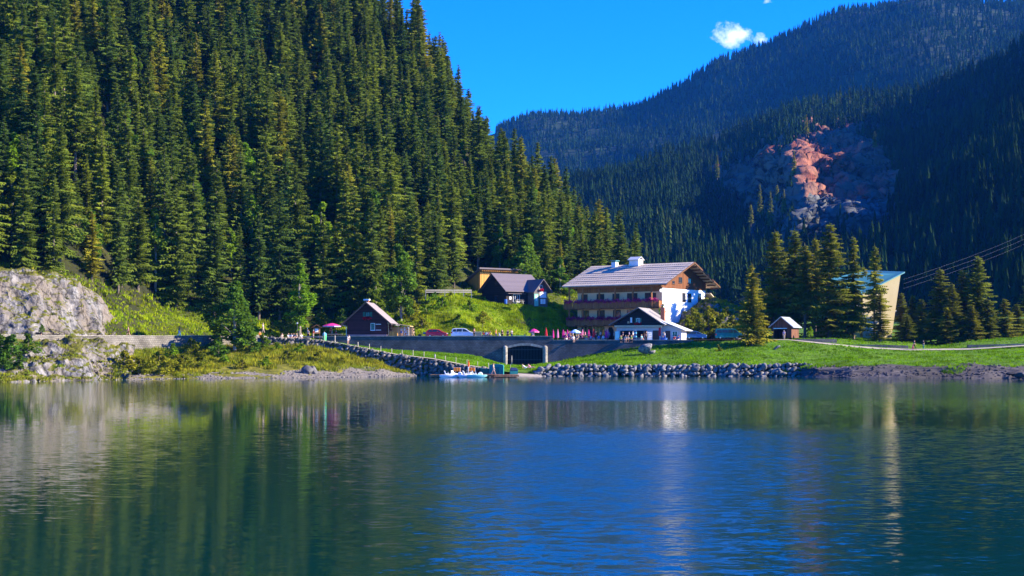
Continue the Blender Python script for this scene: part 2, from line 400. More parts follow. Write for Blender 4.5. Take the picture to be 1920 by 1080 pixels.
M['greycliff'] = earth('grey cliff rock', [(0.10, 0.105, 0.105), (0.14, 0.145, 0.145), (0.065, 0.07, 0.068)], [0.03, 0.08], bump=0.8, bscale=0.1, aniso=(0.5, 0.5, 2.2), bdist=5, crack=0.04)
M['farground'] = earth('distant forest floor', [(0.025, 0.045, 0.015), (0.04, 0.06, 0.02), (0.016, 0.03, 0.012)], [0.006, 0.02], bump=0.0)
M['asphalt'] = earth('road gravel', [(0.2, 0.19, 0.18), (0.28, 0.26, 0.24)], [0.8], bump=0.2)
M['path'] = earth('pale path', [(0.360, 0.315, 0.262), (0.285, 0.247, 0.203)], [0.8], bump=0.2)
M['wallstone'] = stone('road wall stone', (0.090, 0.090, 0.094), (0.128, 0.124, 0.124), (0.068, 0.068, 0.068), 0.5, 0.28, 0.4, 0.45)
M['wallwarm'] = stone('warm wall stone', (0.168, 0.152, 0.132), (0.224, 0.204, 0.176), (0.104, 0.092, 0.080), 0.55, 0.32, 0.5, 0.5)
M['concrete'] = earth('weathered concrete', [(0.315, 0.285, 0.240), (0.405, 0.375, 0.323), (0.225, 0.203, 0.173)], [0.8, 2.0], bump=0.3)
M['dark'] = plain('interior shade', (0.012, 0.013, 0.016), 0.9, 0.1)  # near-black colour stands in for the shade inside tunnel and openings
M['iron'] = plain('dark iron', (0.05, 0.05, 0.055), 0.5, 0.5)
M['steel'] = plain('galvanised steel', (0.5, 0.5, 0.5), 0.35, 0.5, 0.6)
M['white'] = plain('white paint', (0.8, 0.79, 0.77), 0.7, 0.2, var=0.05)
M['plaster'] = plain('white plaster', (0.84, 0.83, 0.81), 0.9, 0.1, var=0.04, scale=0.8)
M['peach'] = plain('peach plaster', (0.88, 0.56, 0.30), 0.9, 0.1, var=0.05, scale=0.8)
M['beige'] = plain('beige render', (0.403, 0.338, 0.194), 0.9, 0.1, var=0.05, scale=0.5)
M['shadewhite'] = plain('shaded kiosk plaster', (0.55, 0.52, 0.5), 0.9, 0.1, var=0.05)  # white plaster greyed, the kiosk's shade put into its colour
M['brownwood'] = boards('brown balcony wood', (0.30, 0.13, 0.045), 0.16, 3)
M['gablewood'] = boards('gable boarding', (0.15, 0.052, 0.018), 0.2, 1)
M['beamwood'] = plain('dark beam', (0.12, 0.055, 0.025), 0.8, 0.2, var=0.3)
M['honey'] = boards('honey boards', (0.496, 0.248, 0.056), 0.22, 3)
M['blackwood'] = boards('black boards', (0.022, 0.017, 0.018), 0.2, 2, var=0.4)
M['hutwood'] = boards('hut log boards', (0.05, 0.018, 0.018), 0.24, 2, var=0.4)
M['shedwood'] = boards('weathered shed boards', (0.13, 0.055, 0.032), 0.2, 3, var=0.4)
M['lightwood'] = boards('light stall wood', (0.5, 0.34, 0.18), 0.14, 2)
M['dockwood'] = boards('dock planks', (0.30, 0.15, 0.075), 0.16, 0)
M['fencewood'] = plain('pale fence wood', (0.440, 0.384, 0.288), 0.8, 0.2, var=0.2)
M['roofgrey'] = boards('grey shingle roof', (0.58, 0.47, 0.35), 0.30, 0, var=0.12, rough=0.8, gap=0.88)
M['kioskroof'] = boards('brown-grey shingles', (0.247, 0.225, 0.217), 0.3, 1, var=0.2, rough=0.8, gap=0.7)
M['roofdark'] = boards('dark sheet roof', (0.136, 0.112, 0.120), 0.4, 1, var=0.08, rough=0.45, gap=0.8)
M['rooflilac'] = boards('lilac-grey roof', (0.255, 0.217, 0.232), 0.3, 1, var=0.08, rough=0.55, gap=0.8)
M['sheetwhite'] = boards('white sheet roof', (0.560, 0.560, 0.560), 0.4, 1, var=0.05, rough=0.5, gap=0.85)
M['roofblue'] = boards('blue-grey slates', (0.28, 0.31, 0.36), 0.35, 1, var=0.15, rough=0.5, gap=0.7)
M['teal'] = plain('teal sheet', (0.06, 0.23, 0.23), 0.5, 0.4, var=0.1)
M['seam'] = plain('dark seam', (0.16, 0.145, 0.15), 0.8, 0.2)
M['glass'] = glass('window glass'); M['carglass'] = glass('car glass', (0.015, 0.03, 0.04), 0.04)
M['frame'] = plain('dark window frame', (0.09, 0.05, 0.035), 0.6, 0.3)
M['curtain'] = plain('warm curtain', (0.62, 0.45, 0.16), 0.9, 0.1)
M['greenpaint'] = plain('green shutter', (0.03, 0.14, 0.08), 0.6, 0.3)
M['mint'] = plain('mint door', (0.18, 0.5, 0.36), 0.6, 0.3)
M['flower'] = leaf('petunias', (0.32, 0.025, 0.13), (0.46, 0.05, 0.2), None, 1.5, 0.3)
M['redflower'] = leaf('red geraniums', (0.5, 0.02, 0.04), (0.6, 0.03, 0.07), None, 1.5, 0.3)
M['brick'] = plain('chimney brick', (0.36, 0.13, 0.075), 0.9, 0.1, var=0.25, scale=5)
M['pinkstone'] = plain('pinkish plinth', (0.40, 0.24, 0.22), 0.9, 0.1, var=0.15)
M['rubber'] = plain('tyre rubber', (0.02, 0.02, 0.02), 0.8, 0.2)
M['rim'] = plain('alloy rim', (0.55, 0.55, 0.56), 0.3, 0.5, 0.8)
M['lamp'] = plain('headlight', (0.7, 0.7, 0.7), 0.15, 0.6); M['taillamp'] = plain('tail light', (0.5, 0.02, 0.02), 0.2, 0.6)
for nm, c in dict(red=(0.52, 0.015, 0.02), silver=(0.72, 0.72, 0.73), blue=(0.045, 0.13, 0.27), vangreen=(0.012, 0.15, 0.14)).items():
    M['car' + nm] = plain('car paint ' + nm, c, 0.22, 0.6, 0.1, var=0.03)
CLOTH = dict(white=(0.78, 0.76, 0.74), black=(0.02, 0.02, 0.025), grey=(0.3, 0.3, 0.31), red=(0.55, 0.03, 0.04), blue=(0.05, 0.13, 0.42), navy=(0.03, 0.045, 0.12),
             green=(0.13, 0.30, 0.05), pink=(0.68, 0.2, 0.34), magenta=(0.5, 0.03, 0.2), orange=(0.75, 0.24, 0.03), cyan=(0.12, 0.42, 0.55), beige=(0.5, 0.4, 0.28), yellow=(0.78, 0.6, 0.04),
             teal=(0.03, 0.22, 0.2), brown=(0.16, 0.08, 0.04), lilac=(0.45, 0.35, 0.5), lime=(0.1, 0.55, 0.2), skyblue=(0.35, 0.55, 0.78))
for k, c in CLOTH.items(): M['c_' + k] = plain(k + ' cloth', c, 0.9, 0.1, var=0.1)
M['skin'] = plain('skin', (0.58, 0.33, 0.22), 0.6, 0.3, var=0.05)
for k, c in dict(dark=(0.03, 0.02, 0.015), brown=(0.10, 0.05, 0.025), blond=(0.40, 0.27, 0.11), grey=(0.4, 0.38, 0.36)).items(): M['h_' + k] = plain(k + ' hair', c, 0.7, 0.2)

# lake water: wind ripples drawn as slopes, calmer and rougher lanes
mw, n, l, b = mat('lake water')
b.inputs['Base Color'].default_value = (0.001, 0.026, 0.021, 1); b.inputs['Roughness'].default_value = 0.04; b.inputs['IOR'].default_value = 1.48
t = n.new('ShaderNodeTexCoord')


def wnoise(scale, detail, aniso):
    mp = n.new('ShaderNodeMapping'); mp.inputs['Scale'].default_value = aniso; l.new(t.outputs['Object'], mp.inputs['Vector'])
    no = n.new('ShaderNodeTexNoise'); no.inputs['Scale'].default_value = scale; no.inputs['Detail'].default_value = detail; no.inputs['Roughness'].default_value = 0.6
    l.new(mp.outputs[0], no.inputs['Vector']); return no


def nmath(op, a, bb=None, cc=None):
    q = n.new('ShaderNodeMath'); q.operation = op
    for i, v in enumerate((a, bb, cc)):
        if v is None: continue
        if isinstance(v, (int, float)): q.inputs[i].default_value = v
        else: l.new(v, q.inputs[i])
    return q.outputs[0]


sp_ = n.new('ShaderNodeSeparateXYZ'); l.new(t.outputs['Object'], sp_.inputs[0])
lane = wnoise(0.03, 3, (0.35, 1, 1))
yw = nmath('MULTIPLY_ADD', nmath('SUBTRACT', lane.outputs[0], 0.5), 38.0, sp_.outputs[1])
rp = n.new('ShaderNodeValToRGB'); rp.color_ramp.interpolation = 'B_SPLINE'; rp.color_ramp.elements[0].position = 0.0
yn = nmath('DIVIDE', yw, 260.0); l.new(yn, rp.inputs[0])
stops = [(0.05, 0.5), (0.11, 0.5), (0.17, 0.95), (0.27, 1.0), (0.305, 0.45), (0.33, 0.2), (0.46, 0.2), (0.50, 0.75), (0.66, 0.9), (0.74, 0.35), (0.85, 0.2), (1.0, 0.15)]
el = rp.color_ramp.elements; el[0].position, el[0].color = stops[0][0], (stops[0][1],) * 3 + (1,); el[1].position, el[1].color = stops[-1][0], (stops[-1][1],) * 3 + (1,)
for p_, v_ in stops[1:-1]: e_ = el.new(p_); e_.color = (v_,) * 3 + (1,)
xw = n.new('ShaderNodeMapRange'); l.new(nmath('DIVIDE', sp_.outputs[0], nmath('MAXIMUM', sp_.outputs[1], 5.0)), xw.inputs[0])
xw.inputs[1].default_value = -0.14; xw.inputs[2].default_value = 0.02; xw.inputs[3].default_value = 0.12; xw.inputs[4].default_value = 1.0
xr_ = n.new('ShaderNodeMapRange'); l.new(nmath('DIVIDE', sp_.outputs[0], nmath('MAXIMUM', sp_.outputs[1], 5.0)), xr_.inputs[0])
xr_.inputs[1].default_value = 0.13; xr_.inputs[2].default_value = 0.26; xr_.inputs[3].default_value = 1.0; xr_.inputs[4].default_value = 0.3
amp = nmath('MULTIPLY', nmath('MULTIPLY', rp.outputs[0], xw.outputs[0]), xr_.outputs[0])
l.new(nmath('MULTIPLY_ADD', amp, 0.24, 0.03), b.inputs['Roughness'])
n1 = wnoise(3.6, 4, (0.45, 1, 1)); n2 = wnoise(13.0, 3, (0.6, 1, 1))
mixn = n.new('ShaderNodeMix'); mixn.data_type = 'RGBA'; mixn.inputs[0].default_value = 0.33; l.new(n1.outputs['Color'], mixn.inputs[6]); l.new(n2.outputs['Color'], mixn.inputs[7])
sc_ = n.new('ShaderNodeSeparateColor'); l.new(mixn.outputs[2], sc_.inputs[0])
cx = n.new('ShaderNodeCombineXYZ'); cx.inputs[2].default_value = 1.0
l.new(nmath('MULTIPLY', nmath('MULTIPLY', nmath('SUBTRACT', sc_.outputs[0], 0.5), 0.4), amp), cx.inputs[0])
l.new(nmath('MULTIPLY', nmath('MULTIPLY', nmath('SUBTRACT', sc_.outputs[1], 0.5), 1.75), amp), cx.inputs[1])
nm_ = n.new('ShaderNodeVectorMath'); nm_.operation = 'NORMALIZE'; l.new(cx.outputs[0], nm_.inputs[0]); l.new(nm_.outputs[0], b.inputs['Normal'])
M['water'] = mw

# ---------------------------------------------------------------- the lake and the ground
def sheet(name, x0, x1, y0, y1, z, m):
    return tag(link(name, npmesh(name, [(x0, y0, z), (x1, y0, z), (x1, y1, z), (x0, y1, z)], [(0, 1, 2, 3)]), m), kind='structure')


sheet('lake_water', -900, 900, -120, 246, 0.0, M['water'])
sheet('lake_bed', -950, 950, -150, 262, -4.0, M['forestfloor'])
gm = MB(); gm.add([(-2500, 262.5, -4), (2500, 262.5, -4), (-2500, 262.5, 4.2), (2500, 262.5, 4.2), (-6000, 7000, 4.2), (6000, 7000, 4.2)], [(0, 1, 3, 2), (2, 3, 5, 4)])
tag(gm.build('ground', M['forestfloor']), kind='structure')

WPX, WD_ = [-260, 0, 300, 480, 600, 1400], [185, 208, 232, 246, 256, 256]
def wallD(px): return float(np.interp(px, WPX, WD_))


left_bank = Loft([(215, [(209, 712), (214, 703), (220, 680), (224.6, 656)]), (300, [(213, 711), (218, 701), (225, 678), (231.6, 654)]),
                  (400, [(216, 710), (221, 701), (231, 674), (239.2, 650)]), (500, [(219, 709), (224, 700), (235, 672), (245.6, 646)]),
                  (600, [(225, 707), (229, 699), (237, 672), (245, 650)]), (650, [(228, 706.5), (232, 698), (238, 677), (243, 658)]),
                  (700, [(231, 706), (234, 700), (238, 685), (241.5, 672)]), (740, [(233, 705.5), (235, 703), (237.5, 696), (240.5, 688)]),
                  (775, [(236, 706), (237, 705), (238, 704), (239.8, 703)])], 240, 60, 2, -1.2).rough(0.35, 0.35, 4, 3, zonly=True)
tag(left_bank.mesh('left_bank', M['banksoil']), kind='structure')
beach = Loft([(210, [(206, 714), (209, 711), (213.5, 704), (215, 702.5)]), (300, [(210, 713), (213, 710), (217, 702.6), (219, 699.5)]), (450, [(215, 712), (218, 708), (222, 701), (225, 696)]),
              (560, [(219, 711), (223, 706), (229, 694), (233, 686)]), (640, [(224, 709), (228, 704), (234, 689), (237, 680.5)]), (720, [(228, 708), (231, 704), (235, 697), (237.5, 690)]), (780, [(232, 708), (235, 705), (237, 703.5), (239, 702)])],
             160, 24, 1, -1.2).rough(0.3, 0.5, 4, 9, zonly=True)
tag(beach.mesh('lake_beach', M['gravel']), kind='structure')

grass_slope = Loft([(585, [(245.2, 637.5), (247.5, 637.5), (255.6, 636)]), (600, [(245, 638.5), (247, 639), (255.6, 640)]), (650, [(243, 646.5), (245.5, 646.5), (255.6, 648)]), (690, [(241.5, 654.5), (244, 654), (255.6, 652)]),
                    (741, [(240, 665), (242.5, 664), (255.6, 656)]), (815, [(238, 674), (240.5, 672.5), (255.6, 660)]), (877, [(236, 686.5), (238.5, 685), (255.6, 664)]), (917, [(234.5, 692), (237, 690), (255.6, 674)]),
                    (950, [(233, 697), (236, 694), (255.6, 684.5)]), (1000, [(232, 700), (238, 692), (255.6, 686)]), (1040, [(232.5, 690), (240, 686), (255.6, 683)])], 160, 40, 1).rough(0.12, 0.6, 3, 5, zonly=True)
tag(grass_slope.mesh('grass_slope', M['lawnsoil']), kind='structure')
p_ = Loft([(480, [(246.2, 633.0), (248, 632.4)]), (560, [(245.8, 634), (247.5, 633.4)]), (605, [(245.1, 638.6), (246.9, 637.8)]), (650, [(243.2, 646), (245, 645.4)]), (690, [(241.7, 653.9), (243.5, 653.2)]), (741, [(240.2, 664.2), (242, 663.2)]),
           (815, [(238.2, 673.2), (240, 672)]), (877, [(236.2, 685.6), (238, 684.2)]), (925, [(234.6, 692), (236.4, 690.6)])], 120, 4, 1).rough(0.05, 1.5, 2, 2)
tag(p_.mesh('footpath', M['path']), kind='structure')

right_bank = Loft([(995, [(232, 699), (240, 690), (255.6, 684.5)]), (1040, [(233, 686.5), (245, 684), (255.6, 681)]), (1100, [(233, 686), (245, 676), (255.6, 666)]), (1180, [(233, 686), (245, 671), (255.6, 653)]),
                   (1250, [(233, 686), (246, 668), (255.6, 646)]), (1320, [(233, 686), (246, 666), (256, 640)]), (1420, [(233, 685), (246, 662), (258.6, 639.5)]), (1530, [(232, 687), (246, 665), (260, 645)]),
                   (1700, [(226.5, 691), (245, 672), (261, 658.5)]), (1850, [(224, 691), (244, 672), (261, 656.5)]), (1950, [(221, 691), (244, 670), (261, 650)]), (2300, [(220, 684), (240, 668), (261, 635)])], 260, 50, 2, -1, .2).rough(0.42, 0.14, 3, 8, zonly=True)
tag(right_bank.mesh('right_bank', M['lawnsoil']), kind='structure')
shore = Loft([(1505, [(229.5, 707), (230.5, 702), (232, 690), (235, 686)]), (1600, [(221, 709), (223, 703), (226, 694), (231, 688)]), (1750, [(219, 710), (221, 703), (224, 694), (230, 688)]),
              (1880, [(218, 710), (220, 703), (222.5, 694), (228, 687)]), (2000, [(205, 716), (214, 704), (222, 690), (228, 681)]), (2300, [(190, 720), (205, 706), (214, 690), (222, 680)])], 260, 60, 1, -1).rough(0.75, 0.25, 5, 6, ridged=True, aniso=(0.3, 0.6, 2.4))
tag(shore.mesh('rocky_shore', M['shore']), kind='structure')

road = Loft([(-260, [(185.4, yz(185, 6.3)), (194, yz(194, 6.3))]), (0, [(208.4, yz(208, 6.35)), (217, yz(217, 6.35))]), (300, [(232.4, yz(232, 6.4)), (241, yz(241, 6.4))]), (480, [(246.6, yz(246.6, 6.4)), (258, yz(258, 6.5))]), (500, [(247.8, yz(247.8, 6.3)), (260, yz(260, 6.4))]), (580, [(247.2, yz(247.2, 6.05)), (268, yz(268, 6.3))]),
             (600, [(256.5, yz(256.5, 6.6)), (272, yz(272, 6.7))]), (860, [(256.5, yz(256.5, 6.6)), (274, yz(274, 6.7))]), (950, [(256.5, yz(256.5, 6.15)), (276, yz(276, 6.3))]), (1040, [(256.5, yz(256.5, 5.85)), (280, yz(280, 6.0))]),
             (1200, [(256.5, yz(256.5, 5.9)), (290, yz(290, 6.1))]), (1300, [(256.5, yz(256.5, 6.1)), (285, yz(285, 6.3))]), (1430, [(260.5, yz(260.5, 6.25)), (272, yz(272, 6.35))])], 200, 16, 1).rough(0.03, 0.5, 2, 4, zonly=True)
tag(road.mesh('road', M['asphalt']), kind='structure')

valley = Loft([(1290, [(267, 635), (269, 634.5), (285, 632), (320, 625), (650, 600)]), (1400, [(267, 636), (269, 635.5), (285, 632), (320, 625), (650, 600)]), (1425, [(259.4, 639.3), (265, 637.5), (269, 636), (285, 632), (650, 600)]),
               (1500, [(260, 641), (265, 638.7), (268, 636), (285, 633), (650, 600)]), (1570, [(261, 649.5), (265, 646), (267.4, 637), (285, 632), (650, 600)]), (1600, [(261, 653), (265, 650.3), (267.4, 640), (285, 633), (650, 600)]),
               (1700, [(261, 658.3), (265, 655.2), (268.5, 648), (285, 638), (650, 600)]), (1760, [(261, 658.6), (265, 656.3), (269, 653.5), (285, 646), (650, 600)]), (1817, [(261, 657.5), (265, 655), (268, 645.5), (285, 634), (650, 590)]),
               (1920, [(261, 650.5), (265, 648.5), (268, 640), (285, 630), (650, 575)]), (2300, [(261, 635), (265, 633), (269, 625), (285, 612), (650, 520)])], 220, 90, 1, 2.5, .15).rough(0.12, 0.3, 3, 12, zonly=True)
tag(valley.mesh('valley_meadow', M['lawnsoil']), kind='structure')
p_ = Loft([(1418, [(260.2, 637.9), (264.4, 637.0)]), (1480, [(260.4, 638.6), (264.4, 637.6)]), (1519, [(260.8, 643.0), (264.6, 641.2)]), (1560, [(261.2, 647.8), (264.6, 645.2)]), (1601, [(261.2, 652.2), (264.6, 649.4)]), (1649, [(261.4, 655.4), (264.6, 653)]),
           (1709, [(261.4, 658.2), (264.6, 655.4)]), (1817, [(261.4, 656.8), (264.6, 654.4)]), (1875, [(261.4, 653), (264.6, 651)]), (1919, [(261.4, 649.8), (264.6, 647.9)]), (2200, [(261.4, 637.5), (264.6, 635.8)])], 160, 5, 1)
p_.G[:, :, 2] += 0.12
tag(p_.mesh('lake_path', M['path']), kind='structure')

hillside = Loft([(-260, [(195, 628), (205, 480), (300, 20), (370, -210), (440, -420)]), (0, [(215, 628), (222, 515), (300, 70), (370, -150), (440, -330)]), (150, [(226, 628), (232, 540), (300, 150), (370, -80), (440, -260)]),
                 (300, [(240, 628), (258, 570), (310, 275), (385, 10), (440, -150)]), (450, [(256, 628), (264, 600), (310, 345), (390, 40), (450, -80)]), (560, [(264, 627), (271, 616), (315, 355), (400, 60), (450, -30)]),
                 (700, [(265, 626), (277, 602), (320, 365), (400, 95), (440, 45)]), (800, [(268, 626), (284, 562), (330, 378), (396, 138), (430, 130)]), (900, [(276, 600), (302, 548), (336, 445), (376, 318), (430, 360)]),
                 (1000, [(282, 600), (306, 550), (335, 490), (368, 412), (430, 470)]), (1060, [(290, 600), (312, 550), (338, 505), (364, 468), (430, 530)]), (1130, [(298, 605), (318, 565), (340, 545), (360, 530), (430, 590)]),
                 (1180, [(304, 612), (322, 585), (342, 585), (356, 582), (430, 620)]), (1260, [(310, 628), (325, 615), (345, 612), (360, 610), (430, 635)])], 220, 120, 2, 2.0, .15).rough(1.6, 0.06, 4, 21, zonly=True)
tag(hillside.mesh('wooded_hillside', M['forestfloor']), kind='structure')

mound = Loft([(735, [(264, 628), (270, 612), (279, 597), (290, 580)]), (800, [(265, 628), (271, 604), (281, 571), (293, 557)]), (850, [(266, 628), (272, 599), (282, 556), (298, 550)]), (900, [(269, 628), (276, 600), (285, 569), (302, 560)]),
              (930, [(273, 628), (281, 597), (287, 570), (303, 564)]), (1000, [(279, 629), (286, 600), (290, 573), (303, 567)]), (1045, [(281, 630), (287, 606), (292, 582), (303, 574)]), (1068, [(284, 631), (290, 614), (297, 592), (306, 580)]), (1085, [(287, 631), (294, 622), (301, 604), (309, 594)]),
              (1130, [(291, 633), (297, 629), (303, 623), (310, 619)])], 180, 70, 2, 3.0, .15).rough(0.5, 0.22, 4, 15, zonly=True)
tag(mound.mesh('meadow_hill', M['meadowsoil']), kind='structure')

# far mountains
def mountain(name, st, nu, nv, amp, sc, seed):
    L = Loft(st, nu, nv, 2).rough(amp, sc, 5, seed, ridged=True, pin=False)
    tag(L.mesh(name, M['farground']), kind='structure'); return L


far_ridge = mountain('far_ridge', [(640, [(1500, 645), (2200, 480), (2900, 330), (3500, 380)]), (960, [(1500, 645), (2200, 430), (2900, 256), (3500, 300)]), (1000, [(1500, 645), (2200, 415), (2900, 230), (3500, 280)]), (1100, [(1500, 645), (2200, 400), (2900, 221), (3500, 280)]),
                                   (1200, [(1500, 645), (2200, 380), (2900, 204), (3500, 260)]), (1280, [(1500, 645), (2200, 350), (2900, 172), (3500, 220)]), (1350, [(1500, 645), (2200, 320), (2900, 127), (3500, 170)]),
                                   (1450, [(1500, 645), (2200, 290), (2900, 97), (3500, 130)]), (1530, [(1500, 645), (2200, 260), (2900, 67), (3500, 100)]), (1620, [(1500, 645), (2150, 240), (2800, 42), (3500, 70)]),
                                   (1750, [(1400, 645), (2000, 240), (2700, 8), (3500, 40)]), (1900, [(1300, 645), (1900, 240), (2600, 26), (3500, 40)]), (2150, [(1200, 645), (1800, 220), (2500, 0), (3500, 20)]), (2500, [(1200, 645), (1700, 200), (2400, -60), (3500, 20)])], 150, 110, 36, 0.0022, 31)
near_ridge = mountain('near_ridge', [(1000, [(700, 640), (900, 570), (1200, 470), (1350, 400), (1800, 480)]), (1060, [(700, 630), (900, 545), (1200, 430), (1350, 366), (1800, 440)]), (1150, [(700, 620), (900, 530), (1200, 410), (1400, 347), (1800, 420)]),
                                     (1250, [(690, 615), (880, 520), (1150, 400), (1430, 324), (1800, 400)]), (1340, [(680, 610), (860, 510), (1100, 400), (1450, 300), (1800, 380)]), (1420, [(670, 605), (840, 505), (1080, 380), (1480, 264), (1900, 340)]),
                                     (1500, [(660, 600), (830, 500), (1060, 360), (1550, 226), (2000, 300)]), (1600, [(640, 600), (820, 490), (1060, 350), (1560, 207), (2000, 300)]), (1700, [(600, 600), (800, 470), (1060, 335), (1540, 200), (2000, 280)]),
                                     (1800, [(560, 600), (740, 450), (1000, 310), (1450, 170), (1900, 250)]), (1920, [(500, 600), (660, 430), (900, 280), (1300, 120), (1800, 200)]), (2060, [(460, 590), (600, 390), (850, 190), (1200, 0), (1750, 60)]), (2200, [(440, 570), (560, 310), (800, 182), (1150, 2), (1700, 30)]),  # out-of-view flank, heights set to throw shade on the red cliff
                                     (2600, [(400, 560), (520, 260), (760, 20), (1150, -210), (1700, -90)])], 150, 110, 16, 0.005, 33)

# ---------------------------------------------------------------- rock faces (things)
def rockface(name, label, cat, st, nu, nv, amp, sc, seed, m, first_z=None, fine=0.25):
    L = Loft(st, nu, nv, 1, first_z)
    L.rough(amp, sc, 5, seed, ridged=True, aniso=(1, 1, 0.7)).rough(amp * fine * .5, sc * 5, 3, seed + 3, ridged=True)
    for q_, a_, an_ in ((2.2, .5, (1, 1, .5)), (4.0, .2, (1.6, 1, .5))):
        d = np.round(fbm(L.G * np.array(an_), sc * q_, 2, seed + 9) * 4) / 4 * amp * a_
        L.G = L.G + L.normals() * d[..., None]
    o = L.mesh(name, m, smooth=False); tag(o, label, cat); return L


cliff_up = rockface('limestone_cliff', 'broad pale grey limestone face rising above the lakeside road wall', 'rock face',
    [(-200, [(194, 640), (202, 560), (210, 480), (216, 470)]), (0, [(211, 634), (215, 575), (219, 518), (226, 505)]), (60, [(214, 634), (218, 580), (222, 522), (229, 512)]), (110, [(218, 634), (222, 585), (226, 534), (232, 528)]), (150, [(222, 634), (226, 592), (229, 548), (234, 545)]),
     (180, [(226, 634), (229, 602), (231, 570), (236, 566)]), (196, [(229, 634), (231, 615), (233, 597), (238, 590)]), (212, [(231, 634), (233, 630), (235, 625), (240, 618)])], 240, 140, 1.4, 0.16, 41, M['rock'])
cliff_low = rockface('shore_cliff', 'pale rocky cliff standing in the lake below the stone road wall', 'rock face',
    [(-200, [(181, 724), (188, 690), (189.5, 646), (190, 642)]), (0, [(190, 717), (199, 692), (205, 655), (207.5, 648)]), (50, [(194, 717), (202, 686), (208, 652), (211, 646)]), (90, [(198, 715), (205, 680), (211, 648), (214.5, 642)]), (140, [(202, 714), (209, 676), (214.5, 650), (218.5, 646)]),
     (190, [(206, 712), (213, 688), (218.5, 660), (222.6, 650)]), (225, [(208, 711), (214, 697), (221, 672), (225, 656)]), (245, [(209, 711), (215, 703), (222, 684), (227, 660)])], 260, 120, 1.6, 0.17, 47, M['rock'], -1.2)
outcrop = rockface('rock_outcrop', 'scrubby rock outcrop between the white gable and the golden spruce', 'rock',
    [(1262, [(268, 637), (274, 626), (281, 612), (288, 606)]), (1285, [(268, 637), (274, 612), (281, 596), (289, 592)]), (1310, [(268, 637), (274, 604), (281, 581), (290, 576)]), (1335, [(268, 637), (274, 600), (281, 570), (290, 566)]), (1370, [(269, 637), (275, 604), (282, 579), (290, 577)]),
     (1400, [(270, 637), (276, 614), (283, 596), (290, 596)]), (1425, [(271, 637), (277, 630), (284, 622), (290, 622)])], 110, 70, 1.1, 0.3, 53, M['rock'])
class Patch(Loft):
    """A rock patch lying on a mountain sheet: each column follows the sheet's own surface, set forward a little."""
    def __init__(s, base, pxs, top, bot, nu, nv, out, tilt=0.0):
        s.us = np.linspace(pxs[0], pxs[-1], nu); s.nu, s.nv = nu, nv; s.G = np.empty((nu, nv, 3))
        gx_, gy_ = proj(base.G)
        for i, px in enumerate(s.us):
            col = np.array([np.interp(px, gx_[:, j], base.G[:, j, 1]) for j in range(base.nv)]); cy = np.array([np.interp(px, gx_[:, j], gy_[:, j]) for j in range(base.nv)])
            k = int(np.argmin(cy)); y1, y0 = np.interp(px, pxs, top), np.interp(px, pxs, bot); ys = np.linspace(y0, y1, nv)
            D = np.interp(-ys, -cy[:k + 1], col[:k + 1]); s.G[i] = np.stack([(px - 960) / F * D, D, HC + (HOR - ys) / F * D], 1)
        e = np.clip(cliff_in(*proj(s.G), s.G) / 14.0, -1, 1); D = s.G[..., 1]; k_ = (D - out * np.maximum(e, 0) + 22 * np.maximum(-e, 0)) / D
        s.G = np.array([0, 0, HC]) + (s.G - np.array([0, 0, HC])) * k_[..., None]


CLIFF = np.array([(1344, 352), (1375, 308), (1430, 292), (1478, 300), (1492, 256), (1540, 262), (1566, 250), (1600, 254), (1640, 280), (1676, 318), (1692, 358), (1668, 400), (1640, 440), (1604, 452), (1570, 420), (1545, 470), (1500, 466), (1484, 420), (1480, 378), (1430, 395), (1380, 385)], float)


def cliff_in(px, py, p):
    """Signed distance in photo pixels to the ragged cliff outline, positive inside."""
    x = px + fbm(p, .03, 3, 5) * 16; y = py + fbm(p + 50.0, .03, 3, 6) * 16; d = np.full(np.shape(x), 1e9); ins = np.zeros(np.shape(x), bool); n = len(CLIFF)
    for i in range(n):
        (ax, ay), (bx, by) = CLIFF[i], CLIFF[(i + 1) % n]; dx, dy = bx - ax, by - ay; t = np.clip(((x - ax) * dx + (y - ay) * dy) / (dx * dx + dy * dy), 0, 1)
        d = np.minimum(d, np.hypot(x - ax - t * dx, y - ay - t * dy)); c = ((ay > y) != (by > y)) & (x < dx * (y - ay) / (dy + 1e-9) + ax); ins ^= c
    return np.where(ins, d, -d)


gx_, gy_ = proj(near_ridge.G); win = np.clip((gy_ - 230) / 50, 0, 1) * np.clip((500 - gy_) / 60, 0, 1)      # the left lobe turns away behind a rib
rel = win * (130 * np.clip((1488 - gx_) / 70, 0, 1) * np.clip((gx_ - 1250) / 80, 0, 1) - 50 * np.exp(-((gx_ - 1500) / 26) ** 2))
near_ridge.G = np.array([0, 0, HC]) + (near_ridge.G - np.array([0, 0, HC])) * (1 + rel / near_ridge.G[..., 1])[..., None]
bpy.data.objects['near_ridge'].data.vertices.foreach_set('co', near_ridge.G.astype(np.float32).ravel()); bpy.data.objects['near_ridge'].data.update()
red = Patch(near_ridge, [1335, 1365, 1430, 1490, 1530, 1590, 1640, 1675, 1705], [300, 270, 262, 236, 232, 232, 240, 270, 320], [430, 440, 440, 490, 490, 490, 480, 450, 410], 190, 140, 14)
red.rough(9, 0.02, 5, 61, ridged=True, aniso=(1.8, 1, 0.35)).rough(3, 0.06, 4, 63, ridged=True)
for sc_q, am_q, anq in ((.02, 9, (2.2, 1, .35)), (.05, 5, (.5, .5, 2.0)), (.07, 3.5, (2, 1, .6))):      # broken faces and ledges
    red.G = red.G + red.normals() * (np.round(fbm(red.G * np.array(anq), sc_q, 2, 67) * 3.2) / 3.2 * am_q)[..., None]
pxr, pyr = proj(red.G)
wob = fbm(red.G, 0.012, 4, 66) * 55
greymask = ((pyr + wob * 0.5 > 372) & (pxr + wob > 1470)) | (pyr + wob * 0.6 > 420)
